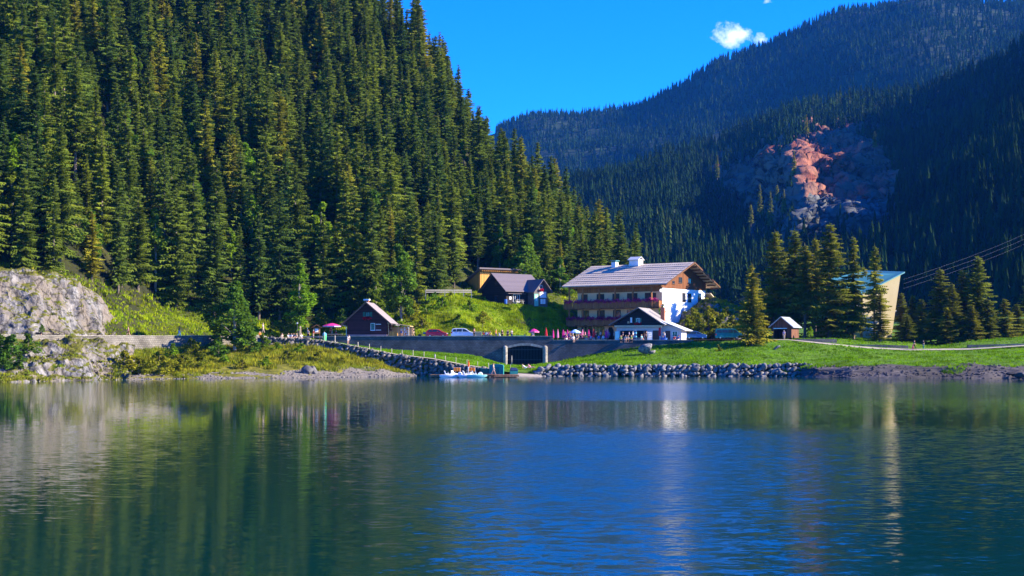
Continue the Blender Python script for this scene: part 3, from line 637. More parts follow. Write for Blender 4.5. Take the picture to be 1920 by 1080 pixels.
o_ = red.mesh('red_cliff', M['redcliff'], smooth=False); o_.data.materials.append(M['greycliff'])
gq = greymask[:-1, :-1].ravel(); o_.data.polygons.foreach_set('material_index', gq.astype(np.int32))
tag(o_, 'broad red rock cliff with grey lower ledges on the dark mountain', 'cliff')


# ---------------------------------------------------------------- boulder walls, stones
def ico(sub=1):
    import bmesh
    bm = bmesh.new(); bmesh.ops.create_icosphere(bm, subdivisions=sub, radius=1)
    V = np.array([v.co[:] for v in bm.verts]); Fc = np.array([[v.index for v in f.verts] for f in bm.faces]); bm.free(); return V, Fc


ICO1, ICO2 = ico(2), ico(3)


def stones(pts, sizes, seed, flat=0.75, hi=False):
    V0, F0 = ICO2 if hi else ICO1; Vs, Fs = [], []
    r = np.random.default_rng(seed)
    for i, (p, s) in enumerate(zip(pts, sizes)):
        d = 1 + 0.35 * fbm(V0 * 1.0 + i * 7.7, 1.3, 3, seed)
        v = V0 * d[:, None]
        for _ in range(11):                         # knock flat faces into the stone
            nrm = r.normal(size=3); nrm /= np.linalg.norm(nrm); h = v @ nrm; lim = r.uniform(0.45, 0.72)
            v = v - nrm * np.maximum(h - lim, 0)[:, None] * 0.95
        sc = s * np.array([r.uniform(0.85, 1.4), r.uniform(0.8, 1.1), flat * r.uniform(0.8, 1.2)])
        a = r.uniform(0, 6.28); v = v * sc; v = np.stack([v[:, 0] * math.cos(a * 0.15) - v[:, 2] * math.sin(a * 0.15), v[:, 1], v[:, 0] * math.sin(a * 0.15) + v[:, 2] * math.cos(a * 0.15)], -1)
        Vs.append(v + p); Fs.append(F0 + i * len(V0))
    return np.concatenate(Vs), np.concatenate(Fs)


def rubble(name, label, line, size, seed, m, backm):
    """A dry boulder wall along line [(px, D, ytop, ybottom)], stones over a packed earth core."""
    pts, sz = [], []; r = np.random.default_rng(seed)
    px = np.array([a[0] for a in line], float); x = px[0]
    while x < px[-1]:
        D, yt, yb = (np.interp(x, px, [a[k] for a in line]) for k in (1, 2, 3))
        zt, zb = HC + (HOR - yt) / F * D, HC + (HOR - yb) / F * D
        n = max(1, int(round((zt - zb) / (size * 0.85))))
        for k in range(n + 1):
            z = zb + (zt - zb) * (k + r.uniform(-0.3, 0.25)) / max(n, 1) - 0.15 * size
            X = ((x - 960) / F * D) + r.uniform(-0.3, 0.3) * size
            pts.append((X, D - 0.35 + 0.55 * (z - zb) / max(zt - zb, .5) * 1.2 + r.uniform(-0.15, 0.15), min(z, zt - 0.25 * size))); sz.append(size * r.uniform(0.55, 1.0))
        x += size * F / D * r.uniform(0.75, 1.1)
    V, Fc = stones(pts, sz, seed)
    o = link(name, npmesh(name, V, Fc), m); tag(o, label, 'stone wall')
    core = Loft([(a, [(D, max(yb, yt + 1)), (D + 0.45, yt)]) for a, D, yt, yb in line], 80, 6, 0, -1.2)
    co = core.mesh('core', backm, o); return o


rubble('boulder_wall', 'sloping boulder wall below the footpath that runs down to the dock',
       [(500, 245.8, 633.5, 652), (560, 245.3, 635, 654), (605, 244.8, 639, 656), (651, 242.8, 647, 662), (690, 241.3, 655, 673), (741, 239.8, 665.5, 692), (762, 239.3, 668, 705), (815, 237.8, 675, 707), (877, 235.8, 687.5, 707), (930, 234, 694, 707)], 0.72, 71, M['boulderwarm'], M['banksoil'])
rubble('boulder_wall', 'long low wall of grey boulders along the water under the right grass bank',
       [(1003, 232.4, 695, 704), (1030, 232.6, 687, 706), (1100, 232.6, 685, 707), (1300, 232.6, 685, 707), (1440, 232.6, 684, 707), (1500, 232.4, 681, 706.5), (1524, 232.2, 682, 706)], 0.8, 73, M['boulder'], M['forestfloor'])
V, Fc = stones([P(1210, 657, 247.5)], [1.25], 5, 0.95, True); tag(link('boulder', npmesh('boulder', V, Fc), M['boulder']), 'large grey boulder on the grass below the terrace wall', 'boulder')
V, Fc = stones([P(1223, 660, 247.2)], [0.6], 6, 0.9, True); tag(link('boulder', npmesh('boulder', V, Fc), M['boulder']), 'smaller grey boulder leaning beside the large one on the grass', 'boulder')
V, Fc = stones([P(1455, 653, 250)], [0.7], 7, 0.5, True); tag(link('boulder', npmesh('boulder', V, Fc), M['boulder']), 'low flat boulder in the grass under the brown shed path', 'boulder')
V, Fc = stones([P(578, 700, 227), P(586, 697, 227.5), P(574, 703, 226.5), P(590, 703, 227)], [1.1, 1.15, 0.8, 0.7], 8, 1.1, True); tag(link('boulder', npmesh('boulder', V, Fc), plain('wet dark rock', (0.09, 0.085, 0.09), 0.7, 0.3, var=0.4)), 'dark split boulder on the gravel beach of the left shore', 'boulder')
V, Fc = stones([P(1905, 701, 212), P(1918, 704, 210), P(1935, 708, 206), P(1893, 709, 209)], [1.1, 1.0, 1.7, 0.5], 9, 0.6, True); tag(link('boulder', npmesh('boulder', V, Fc), M['shore']), 'weathered ledge boulder at the right edge of the shore', 'boulder')
# loose stones on the gravel beach: uncountable
u, v = NR.random(900), NR.random(900) ** 1.3 * 0.75 + 0.2
q = beach.at(u, v); V, Fc = stones(q, NR.uniform(0.08, 0.3, 900) ** 1.0, 15, 0.7)
tag(link('beach_stones', npmesh('beach_stones', V, Fc), M['boulderwarm']), kind='stuff')


u, v = NR.random(1100), NR.random(1100) * .95 + .03
q = shore.at(u, v); V, Fc = stones(q, NR.uniform(0.1, 0.38, 1100), 16, 0.6)
tag(link('shore_stones', npmesh('shore_stones', V, Fc), M['shore']), kind='stuff')


# ---------------------------------------------------------------- masonry
def wall_strip(name, label, line, m, thick=0.6, cap=None):
    """line [(px, D, ztop, zbottom)]."""
    mb = MB()
    for (a, D0, t0, b0), (c, D1, t1, b1) in zip(line[:-1], line[1:]):
        A, B = XZ(a, D0, 0), XZ(c, D1, 0); dx, dy = B[0] - A[0], B[1] - A[1]; k = math.hypot(dx, dy); nx, ny = -dy / k * thick, dx / k * thick
        mb.hexa([(A[0], A[1], b0), (B[0], B[1], b1), (B[0] + nx, B[1] + ny, b1), (A[0] + nx, A[1] + ny, b0), (A[0], A[1], t0), (B[0], B[1], t1), (B[0] + nx, B[1] + ny, t1), (A[0] + nx, A[1] + ny, t0)])
    o = mb.build(name, m); tag(o, label, 'wall')
    if cap:
        cb = MB()
        for (a, D0, t0, b0), (c, D1, t1, b1) in zip(line[:-1], line[1:]):
            A, B = XZ(a, D0 - 0.06, 0), XZ(c, D1 - 0.06, 0); dx, dy = B[0] - A[0], B[1] - A[1]; k = math.hypot(dx, dy); nx, ny = -dy / k * (thick + .12), dx / k * (thick + .12)
            cb.hexa([(A[0], A[1], t0), (B[0], B[1], t1), (B[0] + nx, B[1] + ny, t1), (A[0] + nx, A[1] + ny, t0), (A[0], A[1], t0 + .1), (B[0], B[1], t1 + .1), (B[0] + nx, B[1] + ny, t1 + .1), (A[0] + nx, A[1] + ny, t0 + .1)])
        cb.build('coping', cap, o)
    return o


wall_strip('stone_wall', 'pale coursed stone wall carrying the road above the left shore cliff', [(-240, 187, 6.45, 3), (0, 208, 6.5, 3), (150, 220, 6.5, 3), (300, 232, 6.55, 2.5), (480, 246, 6.8, 3), (500, 247.6, 6.6, 4.5)], M['wallwarm'], cap=M['concrete'])
# tunnel wall: front face at y = 256 with an arched opening
Dw = 256.0
xa, xb = XZ(951, Dw, 0)[0], XZ(1018, Dw, 0)[0]; xl, xr = XZ(596, Dw, 0)[0], XZ(1037, Dw, 0)[0]
zt = 6.72; arch = [(xa, 4.55)] + [(xa + (xb - xa) * k / 10, 4.55 + 0.55 * math.sin(math.pi * k / 10)) for k in range(1, 10)] + [(xb, 4.55)]
mb = MB()
mb.box(xl, xa, Dw, Dw + .6, 1, zt); mb.box(xb, xr, Dw, Dw + .6, 1, zt)
mb.prism(arch + [(xb, zt), (xa, zt)], Dw, Dw + .6)
road_wall = tag(mb.build('road_wall', M['wallstone']), 'long dark stone road wall with the arched tunnel mouth', 'wall')
cp = MB(); cp.box(xl, xr, Dw - .07, Dw + .66, zt, zt + .1); cp.build('coping', M['concrete'], road_wall)
lin = MB(); hi = [(p, z + 0.42) for p, z in arch]; lin.prism(arch + hi[::-1], Dw - .05, Dw - .003); lin.build('arch_lintel', M['concrete'], road_wall)
tb = MB()
tb.add([(xa, Dw + .6, 1), (xb, Dw + .6, 1), (xb, Dw + 6, 1), (xa, Dw + 6, 1), (xa, Dw + .6, 5.2), (xb, Dw + .6, 5.2), (xb, Dw + 6, 5.2), (xa, Dw + 6, 5.2)], [(0, 1, 2, 3), (4, 7, 6, 5), (0, 3, 7, 4), (1, 5, 6, 2), (3, 2, 6, 7)])
tb.build('tunnel_lining', M['dark'], road_wall)  # blackened lining, its colour carries the tunnel's shade
for x0, x1 in ((943, 951.5), (1017.5, 1026.5)):
    a, c = XZ(x0, Dw, 0)[0], XZ(x1, Dw, 0)[0]; pb = MB(); r_ = (c - a) / 2; pb.lathe([(r_ * 1.05, 1.2), (r_, 2.2), (r_ * 1.02, 4.3), (r_ * 1.0, 4.75), (r_ * 0.75, 4.98), (r_ * 0.3, 5.08)], 14, ((a + c) / 2, Dw - 0.25, 0))
    pb.build('pillar', M['concrete'], road_wall, smooth=True)
gr = MB()
for k in range(24):
    x = xa + (xb - xa) * (k + .5) / 24; gr.box(x - .022, x + .022, Dw + .32, Dw + .36, 1.3, 4.55 + 0.5 * math.sin(math.pi * (k + .5) / 24))
for z in (2.5, 4.3): gr.box(xa, xb, Dw + .30, Dw + .38, z, z + .07)
gr.build('gate_grille', M['iron'], road_wall)
pp = MB(); pp.tube([(XZ(959.5, Dw, 0)[0], Dw + .2, 1.4), (XZ(959.5, Dw, 0)[0], Dw + .2, 3.3)], .12); pp.build('gate_post', M['concrete'], road_wall)
xe = XZ(1300, Dw, 0)[0]
mb = MB(); mb.box(xr + .004, xe, Dw, Dw + .6, 1, 6.03); tw = tag(mb.build('terrace_wall', M['wallstone']), 'dark stone terrace wall in front of the guesthouse and kiosk', 'wall')
cp = MB(); cp.box(xr + .004, xe, Dw - .07, Dw + .66, 6.03, 6.12); cp.build('coping', M['concrete'], tw)
wall_strip('stone_wall', 'short curved stone wall beside the brown shed path', [(1494, 265.2, 6.35, 5.4), (1530, 265.4, 6.35, 5.0), (1569, 265.6, 6.32, 4.6)], M['wallwarm'])
wall_strip('stone_wall', 'low stone wall along the path under the slanted beige tower', [(1569.5, 265.6, 5.35, 4.4), (1620, 265.6, 5.3, 4.2), (1670, 265.6, 5.22, 4.0), (1703, 265.8, 5.1, 4.0)], M['wallwarm'])
wall_strip('stone_wall', 'low grey wall retaining the grass at the right edge of the path', [(1815, 265.6, 5.25, 4), (1870, 265.6, 5.35, 4), (1925, 265.6, 5.5, 4.2), (2050, 265.6, 5.9, 4.6)], M['wallwarm'])
# ---------------------------------------------------------------- buildings
def window(root, face, at, a, z, w, h, fm=None, pane=None, mull=1, shutters=None, name='window', depth=0.06, bar=0.07):
    """A framed window with its pane; face in front/right/left, 'at' the wall plane, a the centre along the wall."""
    fm = fm or M['frame']; pane = pane or M['glass']

    def bx(mb, a0, a1, d0, d1, z0, z1):          # d: outward distance
        if face == 'front': mb.box(a0, a1, at - d1, at - d0, z0, z1)
        elif face == 'right': mb.box(at + d0, at + d1, a0, a1, z0, z1)
        else: mb.box(at - d1, at - d0, a0, a1, z0, z1)
    fb = MB(); d = depth
    bx(fb, a - w / 2, a - w / 2 + bar, .004, d, z - h / 2, z + h / 2); bx(fb, a + w / 2 - bar, a + w / 2, .004, d, z - h / 2, z + h / 2)
    bx(fb, a - w / 2 + bar, a + w / 2 - bar, .004, d, z - h / 2, z - h / 2 + bar); bx(fb, a - w / 2 + bar, a + w / 2 - bar, .004, d, z + h / 2 - bar, z + h / 2)
    for k in range(mull):
        c = a - w / 2 + w * (k + 1) / (mull + 1); bx(fb, c - bar * .4, c + bar * .4, .004, d - .01, z - h / 2 + bar, z + h / 2 - bar)
    bx(fb, a - w / 2 - .05, a + w / 2 + .05, .004, d + .06, z - h / 2 - .06, z - h / 2 - .002)
    f = fb.build(name, fm, root)
    pb = MB(); bx(pb, a - w / 2 + bar, a + w / 2 - bar, .006, .02, z - h / 2 + bar, z + h / 2 - bar); pb.build('pane', pane, f)
    if shutters:
        for s in (-1, 1):
            sb = MB(); c = a + s * (w / 2 + w * .27); bx(sb, c - w * .23, c + w * .23, .004, .05, z - h / 2, z + h / 2); sb.build('shutter', shutters, root)
    return f


def clumps(root, name, pts, r, n, size, m, seed=0):
    """Flowers or leaves as many small faces round the given points."""
    g = np.random.default_rng(seed); pts = np.asarray(pts, float)
    c = pts[g.integers(0, len(pts), n)] + g.normal(size=(n, 3)) * np.asarray(r)
    a = g.normal(size=(n, 3)); a /= np.linalg.norm(a, axis=1)[:, None]; b_ = np.cross(a, g.normal(size=(n, 3))); b_ /= np.linalg.norm(b_, axis=1)[:, None]
    s = size * g.uniform(.6, 1.3, (n, 1)); V = np.stack([c - a * s, c + b_ * s * .8, c + a * s, c - b_ * s * .8], 1).reshape(-1, 3)
    return link(name, npmesh(name, V, np.arange(n * 4).reshape(-1, 4)), m, root)


def gable_roof(root, p0, p1, q0, q1, ze, zr, ax, m, t=0.18, name='roof', pm=None, mb_extra=None):
    """Two slabs; p across the ridge from eave to eave, q along it. ax: extrusion axis."""
    pm = (p0 + p1) / 2 if pm is None else pm; mb = MB()
    mb.prism([(p0, ze), (pm, zr), (pm, zr - t), (p0, ze - t)], q0, q1, ax); mb.prism([(pm + .001, zr), (p1, ze), (p1, ze - t), (pm + .001, zr - t)], q0, q1, ax)
    return mb.build(name, m, root)


# ---- guesthouse
X0, D0, TH, HL, HW, Z0 = 29.13, 276.0, 0.6344, 19.71, 17.32, 5.6
hotel = empty('guesthouse', (X0, D0, Z0), -TH, 'big peach and white guesthouse with two flowered balconies and broad grey roof', 'guesthouse')
cT, sT = math.cos(TH), math.sin(TH)
def hx(px): k = (px - 960) / F; return (D0 * k - X0) / (cT + sT * k)
def hy(px): k = (px - 960) / F; return (X0 - D0 * k) / (cT * k - sT)
def hxy(px, y): k = (px - 960) / F; return (k * (D0 + cT * y) - X0 - sT * y) / (cT + sT * k)
ZE, ZR = 17.15 - Z0, 21.69 - Z0
slope = (ZR - ZE) / (HW / 2 + 2.13)
zw = ZE + slope * 2.13 - .25
mb = MB(); mb.prism([(0, 0), (HW, 0), (HW, zw), (HW / 2, ZR - .3), (0, zw)], -HL, 0, 'x'); mb.build('wall', M['peach'], hotel)
zg = 16.35 - Z0
mb = MB(); mb.box(0.004, 0.05, -.05, HW, 0, zg - .003); mb.build('gable_wall', M['plaster'], hotel)
mb = MB(); mb.prism([(-.05, zg), (HW + .05, zg), (HW + .05, zw + .02), (HW / 2, ZR - .34), (-.05, zw + .02)], 0.004, 0.12, 'x'); mb.build('gable_boarding', M['gablewood'], hotel)
rf = gable_roof(hotel, -2.13, HW + 2.0, -HL - 2.37, 2.33, ZE, ZR, 'x', M['roofgrey'], .22, pm=HW / 2)
mb = MB()
for k in range(1, 5):                                   # overlapping courses of the roof
    f_ = k / 5; y = -2.13 + (HW / 2 + 2.13) * f_; z = ZE + (ZR - ZE) * f_
    mb.prism([(y - .07, z - .01), (y + .07, z + .03), (y + .07, z + .07), (y - .09, z + .05)], -HL - 2.35, 2.3, 'x')
mb.build('roof_seam', M['seam'], rf)
for k in range(5):
    f_ = (k + .5) / 5; y = -2.13 + (HW / 2 + 2.13) * f_; z = ZE + (ZR - ZE) * f_; mb = MB()
    for j in range(56): mb.box(-HL - 2.1 + j * .43, -HL - 1.98 + j * .43, y - .05, y + .02, z - .02, z + .09)
    mb.tube([(-HL - 2.2, y - .02, z + .1), (2.2, y - .02, z + .1)], .02, 4); mb.build('snow_guard_grating', M['seam'], rf)
mb = MB()                                               # rafters and purlins under the deep gable overhang
for k in range(9):
    f_ = k / 8
    for sgn in (0, 1):
        y = (-1.9 + (HW / 2 + 1.9) * f_) if sgn == 0 else (HW + 1.8 - (HW / 2 + 1.8) * f_); z = ZE + (ZR - ZE) * f_ - .24
        mb.box(.2, 2.1, y - .1, y + .1, z - .22, z)
mb.prism([(-2.15, ZE + .02), (HW / 2, ZR + .03), (HW + 2.02, ZE + .02), (HW + 2.02, ZE - .3), (HW / 2, ZR - .3), (-2.15, ZE - .3)], 2.335, 2.42, 'x')
mb.build('barge_board', M['beamwood'], hotel)
mb = MB(); mb.box(-HL - .6, .4, -1.5, -.006, ZE - .55, ZE - .25); mb.box(-HL - .02, -.05, -.1, -.006, ZE - 1.45, ZE - .56); mb.build('eave_fascia', M['brownwood'], hotel)
# chimneys
cx0 = hxy(1192.5, 8.5)
mb = MB(); mb.box(cx0 - 1.1, cx0 + 1.1, 7.6, 9.4, ZR - .9, ZR + .95); c1 = mb.build('chimney', M['plaster'], hotel)
gable_roof(c1, 7.3, 9.7, cx0 - 1.3, cx0 + 1.3, ZR + .9, ZR + 1.55, 'x', M['sheetwhite'], .1, 'chimney_cap')
cx1 = hxy(1153, 8)
mb = MB(); mb.box(cx1 - .5, cx1 + .5, 7.4, 8.5, ZR - 1, ZR + .55); c2 = mb.build('chimney', M['plaster'], hotel)
mb = MB(); mb.box(cx1 - .45, cx1 + .45, 7.45, 8.45, ZR + .55, ZR + .8); mb.box(cx1 - .7, cx1 + .7, 7.2, 8.7, ZR + .8, ZR + .92); mb.build('chimney_cap', M['teal'], c2)
# balconies
for bi, (zb, zt_, xl_, xr_) in enumerate(((12.65 - Z0, 13.95 - Z0, -22.0, .15), (9.25 - Z0, 10.55 - Z0, -21.4, -5.5))):
    bl = MB(); bl.box(xl_, xr_, -1.5, -.008, zb - .25, zb); bl.box(xl_, xr_, -1.56, -1.44, zt_ - .12, zt_)
    bal = bl.build('balcony', M['beamwood'], hotel)
    rb = MB(); x = xl_; k = 0
    while x < xr_ - .1:
        bow = .06 * (k % 9 in (0, 1)); rb.box(x, x + .15, -1.5 - bow, -1.45 - bow, zb - .12, zt_ - .122); x += .19; k += 1
    n_ = int((xr_ - xl_) / 2.3)
    for j in range(n_): x = xl_ + .5 + j * 2.3; rb.box(x, x + 1.5, -1.72, -1.57, zb - .2, zb - .02)
    if xr_ > 0:
        y = -1.4
        while y < -.1: rb.box(xr_ - .05, xr_, y, y + .15, zb - .12, zt_ - .122); y += .19
    rb.build('railing', M['brownwood'], bal)
    if xl_ < -HL:
        eb = MB(); y = -1.4
        while y < -.1: eb.box(xl_, xl_ + .05, y, y + .15, zb - .12, zt_ - .122); y += .19
        eb.build('railing', M['brownwood'], bal)
    pts = [(xl_ + .3 + i * .33, -1.62, zt_ + .02 + .14 * math.sin(i * 1.7)) for i in range(int((xr_ - xl_) / .33) - 1) if (i % 7) not in (6,)]
    clumps(bal, 'flowers', pts, (.16, .1, .17), 2600 if bi == 0 else 2000, .1, M['flower'], 5 + bi)
for zx in (305, 440, 605, 763, 940, 1125):
    x = hx(1020 + zx / 5.333 - 3); pb = MB(); pb.box(x - .13, x + .13, -1.44, -1.2, 9.9 - Z0 if zx < 900 else 12.4 - Z0, ZE - .26); pb.build('post', M['brownwood'], hotel)
for zx, w_ in ((405, 1.5), (565, 1.75), (720, 1.6), (857, 1.15), (912, 1.0), (1043, 1.5)): window(hotel, 'front', 0, hx(1020 + zx / 5.333), 14.45 - Z0, w_, 2.0, shutters=None)
dr = MB(); x = hx(1226.5); dr.box(x - .45, x + .45, -.05, -.004, 12.7 - Z0, 15.4 - Z0); dr.build('door', M['frame'], hotel)
for zx, w_ in ((413, 1.75), (570, 1.75), (730, 1.75), (862, 1.4)): window(hotel, 'front', 0, hx(1020 + zx / 5.333), 11.15 - Z0, w_, 2.1)
for zx, w_ in ((430, 2.6), (550, 2.6)):
    window(hotel, 'front', 0, hx(1020 + zx / 5.333), 7.9 - Z0, w_, 2.1, mull=3)
    cb = MB(); x = hx(1020 + zx / 5.333); cb.box(x - .95, x - .45, -.032, -.022, 7 - Z0, 8.8 - Z0); cb.box(x - .1, x + .3, -.032, -.022, 7 - Z0, 8.8 - Z0); cb.build('curtain', M['curtain'], hotel)
x = hx(1145); mb = MB(); mb.prism([(x - .7, 0), (x + .7, 0), (x + .7, 2.6), (x + .35, 3.2), (x - .35, 3.2), (x - .7, 2.6)], -.06, -.004); mb.build('door', M['dark'], hotel)
for zx, w_, z_ in ((1396, .85, 14.75), (1452, .8, 14.7), (1553, .8, 14.7)): window(hotel, 'right', .05, hy(1020 + zx / 5.333), z_ - Z0, 1.35, 1.75, mull=1)
window(hotel, 'right', .12, hy(1020 + 1358 / 5.333), 18.1 - Z0, 1.4, 1.2); window(hotel, 'right', .12, hy(1020 + 1288 / 5.333), 17.55 - Z0, 1.0, .6, mull=0); window(hotel, 'right', .12, hy(1020 + 1450 / 5.333), 18.1 - Z0, 1.2, 1.1)
window(hotel, 'right', .05, hy(1020 + 1395 / 5.333), 11.6 - Z0, 1.1, .8, mull=0)
mb = MB(); mb.prism([(HW + .1, 15.9 - Z0), (HW + 5.2, 13.2 - Z0), (HW + 5.2, 13.0 - Z0), (HW + .1, 15.7 - Z0)], -9, 1.2, 'x'); mb.build('lean_to_roof', M['roofgrey'], hotel)
mb = MB(); mb.prism([(HW + .02, 0), (HW + 4.6, 0), (HW + 4.6, 13.2 - Z0), (HW + .02, 15.6 - Z0)], -8.6, -.2, 'x'); mb.build('lean_to_wall', M['gablewood'], hotel)
db = MB(); db.lathe([(.02, 0), (.25, .05), (.4, .16)], 12); dish = db.build('satellite_dish', M['white'], hotel); dish.location = (.35, -.9, 15.7 - Z0); dish.rotation_euler = (math.radians(65), 0, math.radians(40))


# ---- kiosk
def local_solver(X, D, th):
    c, s = math.cos(th), math.sin(th)
    fx = lambda px: (D * (px - 960) / F - X) / (c + s * (px - 960) / F)
    fy = lambda px: (X - D * (px - 960) / F) / (c * (px - 960) / F - s)
    return fx, fy


kd, kth = 259.3, 0.33
kX = P(1239.5, 0, kd)[0]; kx, ky = local_solver(kX, kd, kth); kz0 = 5.85
kiosk = empty('kiosk', (kX, kd, kz0), -kth, 'dark gabled snack kiosk with cream fascia in front of the guesthouse', 'kiosk')
kl = kx(1156); kzE, kzR = 8.95 - kz0, 12.1 - kz0; km = (kl + 0.4) / 2 - .1; kdep = 8.0
mb = MB(); mb.box(kl, 0, 0, kdep, 0, kzE - .55); wl_ = mb.build('wall', M['shadewhite'], kiosk)
mb = MB(); mb.prism([(kl - .6, kzE - .15), (.3, kzE - .15), (km, kzR - .2)], -.06, kdep, 'y'); mb.build('gable_boarding', M['blackwood'], kiosk)
mb = MB(); mb.box(kl, 0, .1, kdep, kzE - .548, kzE - .152); mb.box(kl - .3, .2, -.5, .098, kzE - .5, kzE - .153); mb.build('fascia', plain('cream fascia', (0.55, 0.45, 0.28), 0.8, 0.2), kiosk)
gable_roof(kiosk, kl - 1.3, .75, -.9, kdep + .4, kzE - .02, kzR, 'y', M['kioskroof'], .16, pm=km)
mb = MB(); mb.prism([(-.9, kzE + .95), (.95, kzE + .05), (.95, kzE - .02), (-.9, kzE + .9)], -.88, 3.4); o_ = mb.build('sheet_roof', M['sheetwhite'], kiosk); o_.location = (0, 0, -.02)
ch = MB(); cxk = kx(1233); ch.box(-1.1, -.4, 4.4, 5.1, kzE + .3, kzR + .1); c_ = ch.build('chimney', M['brick'], kiosk)
ch = MB(); ch.box(-1.2, -.3, 4.3, 5.2, kzR + .45, kzR + .52); ch.box(-1.05, -1.0, 4.5, 4.55, kzR + .1, kzR + .45); ch.box(-.5, -.45, 4.95, 5.0, kzR + .1, kzR + .45); ch.build('chimney_cap', plain('blue cowl', (0.05, 0.16, 0.3), 0.5, 0.4), c_)
mb = MB(); mb.box(.002, kx(1281) - .55, 1.0, kdep - 1, 0, 2.2); mb.prism([(.002, 2.2), (kx(1281) - .55, 2.2), (.002, 3.4)], 1.0, kdep - 1); mb.build('annex_wall', M['shadewhite'], kiosk)
mb = MB(); xe_ = kx(1291) - .75; mb.prism([(.1, 3.75), (xe_, 2.05), (xe_, 1.93), (.1, 3.6)], .3, kdep - .6); mb.build('annex_roof', M['sheetwhite'], kiosk)
for a0, a1, nm, m_ in ((1163, 1188, 'serving_hatch', 'dark'), (1194, 1213, 'serving_hatch', 'dark'), (1224, 1236, 'door', 'frame')):
    mb = MB(); mb.box(kx(a0), kx(a1), -.05, -.004, (0.05 if nm == 'door' else .75), 2.0); mb.build(nm, M[m_], kiosk)
mb = MB(); mb.box(kx(1160), kx(1216), -.35, -.06, .62, .74); mb.build('counter', M['lightwood'], kiosk)
mb = MB(); mb.box(.6, 1.5, .93, .995, 0, 1.95); mb.build('door', M['frame'], kiosk)
window(kiosk, 'front', 1.0, 2.35, 1.35, 1.0, 1.0, fm=M['white'])
window(kiosk, 'front', -.06, kx(1197), kzE + .72, .62, .9, fm=M['white'], shutters=M['greenpaint']); clumps(kiosk, 'flowers', [(kx(1197) + d, -.28, kzE + .14) for d in (-.5, -.25, 0, .25, .5)], (.12, .07, .1), 260, .09, M['redflower'], 8)
mb = MB(); mb.box(kx(1182), kx(1185.5), -.11, -.065, kzE + .35, kzE + 1.3); mb.build('white_board', M['white'], kiosk)
mb = MB(); mb.box(kx(1176.5), kx(1180.5), -.11, -.065, kzE + .2, kzE + .6); mb.build('sign_board', M['lightwood'], kiosk)
mb = MB(); mb.box(kx(1237.2) - .2, kx(1239.3) - .02, -.12, -.055, 1.0, 2.5); mb.build('poster', M['c_red'], kiosk)

# ---- dark wooden hut on the left
hd, hth = 257.6, 0.10
hX = P(725.5, 0, hd)[0]; hx_, hy_ = local_solver(hX, hd, hth); hz0 = 6.75
hut = empty('wooden_hut', (hX, hd, hz0), -hth, 'dark brown wooden hut with steep roof on the road wall', 'hut')
hl = hx_(651); hE, hR = 9.4 - hz0, 13.0 - hz0; hm = (hl) / 2 - .1
mb = MB(); mb.prism([(hl, .35), (0, .35), (0, hE + .35), (hm, hR - .25), (hl, hE + .35)], 0, 7); mb.build('wall', M['hutwood'], hut)
mb = MB(); mb.box(hl - .08, .08, -.3, 7.05, -.7, .345); mb.build('plinth', M['pinkstone'], hut)
rf = gable_roof(hut, hl - .95, .95, -.55, 7.5, hE - .45, hR, 'y', M['rooflilac'], .14, pm=hm)
mb = MB(); z_ = .02
mb.prism([(hl - 1.0, hE - .42), (hm, hR + .04), (1.0, hE - .42), (1.0, hE - .66), (hm, hR - .22), (hl - 1.0, hE - .66)], -.62, -.552); mb.build('barge_board', plain('brown barge board', (0.2, 0.1, 0.06), 0.8, 0.2), hut)
mb = MB(); mb.box(hm - .85, hm - .1, 2.2, 3.0, hR - .9, hR + .35); c_ = mb.build('chimney', M['brick'], hut)
mb = MB(); mb.box(hm - 1.0, hm + .05, 2.05, 3.15, hR + .352, hR + .6); mb.build('chimney_cap', M['white'], c_)
window(hut, 'front', 0, hm + .2, hE + 1.35, .85, .85, fm=M['hutwood'], shutters=M['greenpaint']); clumps(hut, 'flowers', [(hm - .5 + .2 * i, -.2, hE + .68) for i in range(7)], (.12, .07, .12), 320, .09, M['redflower'], 9)
window(hut, 'front', 0, hx_(699), 1.75, .8, 1.3, fm=M['white'], mull=0)
for z_ in (1.1, 2.15): mb = MB(); mb.box(hx_(704.5), hx_(714.5), -.06, -.004, z_, z_ + .11); mb.build('signboard_rail', M['white'], hut)
gp = MB(); gp.tube([(hl - .9, -.45, hE - .55), (hl - .2, -.3, hE - .75), (hl - .12, -.25, hE - 1.1), (hl - .12, -.25, 0)], .05); gp.build('downpipe', M['steel'], hut)
# souvenir stall beside the hut
sx = hx_(727.5); stall = empty('market_stall', XZ(728, 258.2, 6.7), -hth, 'open timber souvenir stall leaning on the dark hut with light sloping roof', 'stall')
mb = MB(); mb.prism([(-.1, 2.55), (4.1, 1.95), (4.1, 1.85), (-.1, 2.42)], -.6, 3.0); mb.build('roof', M['lightwood'], stall)
for x, y, h_ in ((.12, -.4, 2.4), (1.9, -.4, 2.15), (3.9, -.4, 1.88), (3.9, 2.8, 1.88), (.12, 2.8, 2.4)):
    mb = MB(); mb.box(x - .06, x + .06, y - .06, y + .06, -.2, h_); mb.build('post', M['lightwood'], stall)
mb = MB(); mb.box(.2, 1.7, -.3, .3, .0, .95); mb.build('counter', M['honey'], stall)
mb = MB(); mb.box(.2, 3.85, 2.7, 2.78, 0, 1.85); mb.build('back_wall', M['lightwood'], stall)
rk = MB()
for k in range(4): rk.box(2.95, 3.8, -.32, -.05, .3 + .42 * k, .34 + .42 * k)
rk.box(2.95, 3.0, -.32, -.05, 0, 1.75); rk.box(3.75, 3.8, -.32, -.05, 0, 1.75); rk.build('display_rack', M['white'], stall)
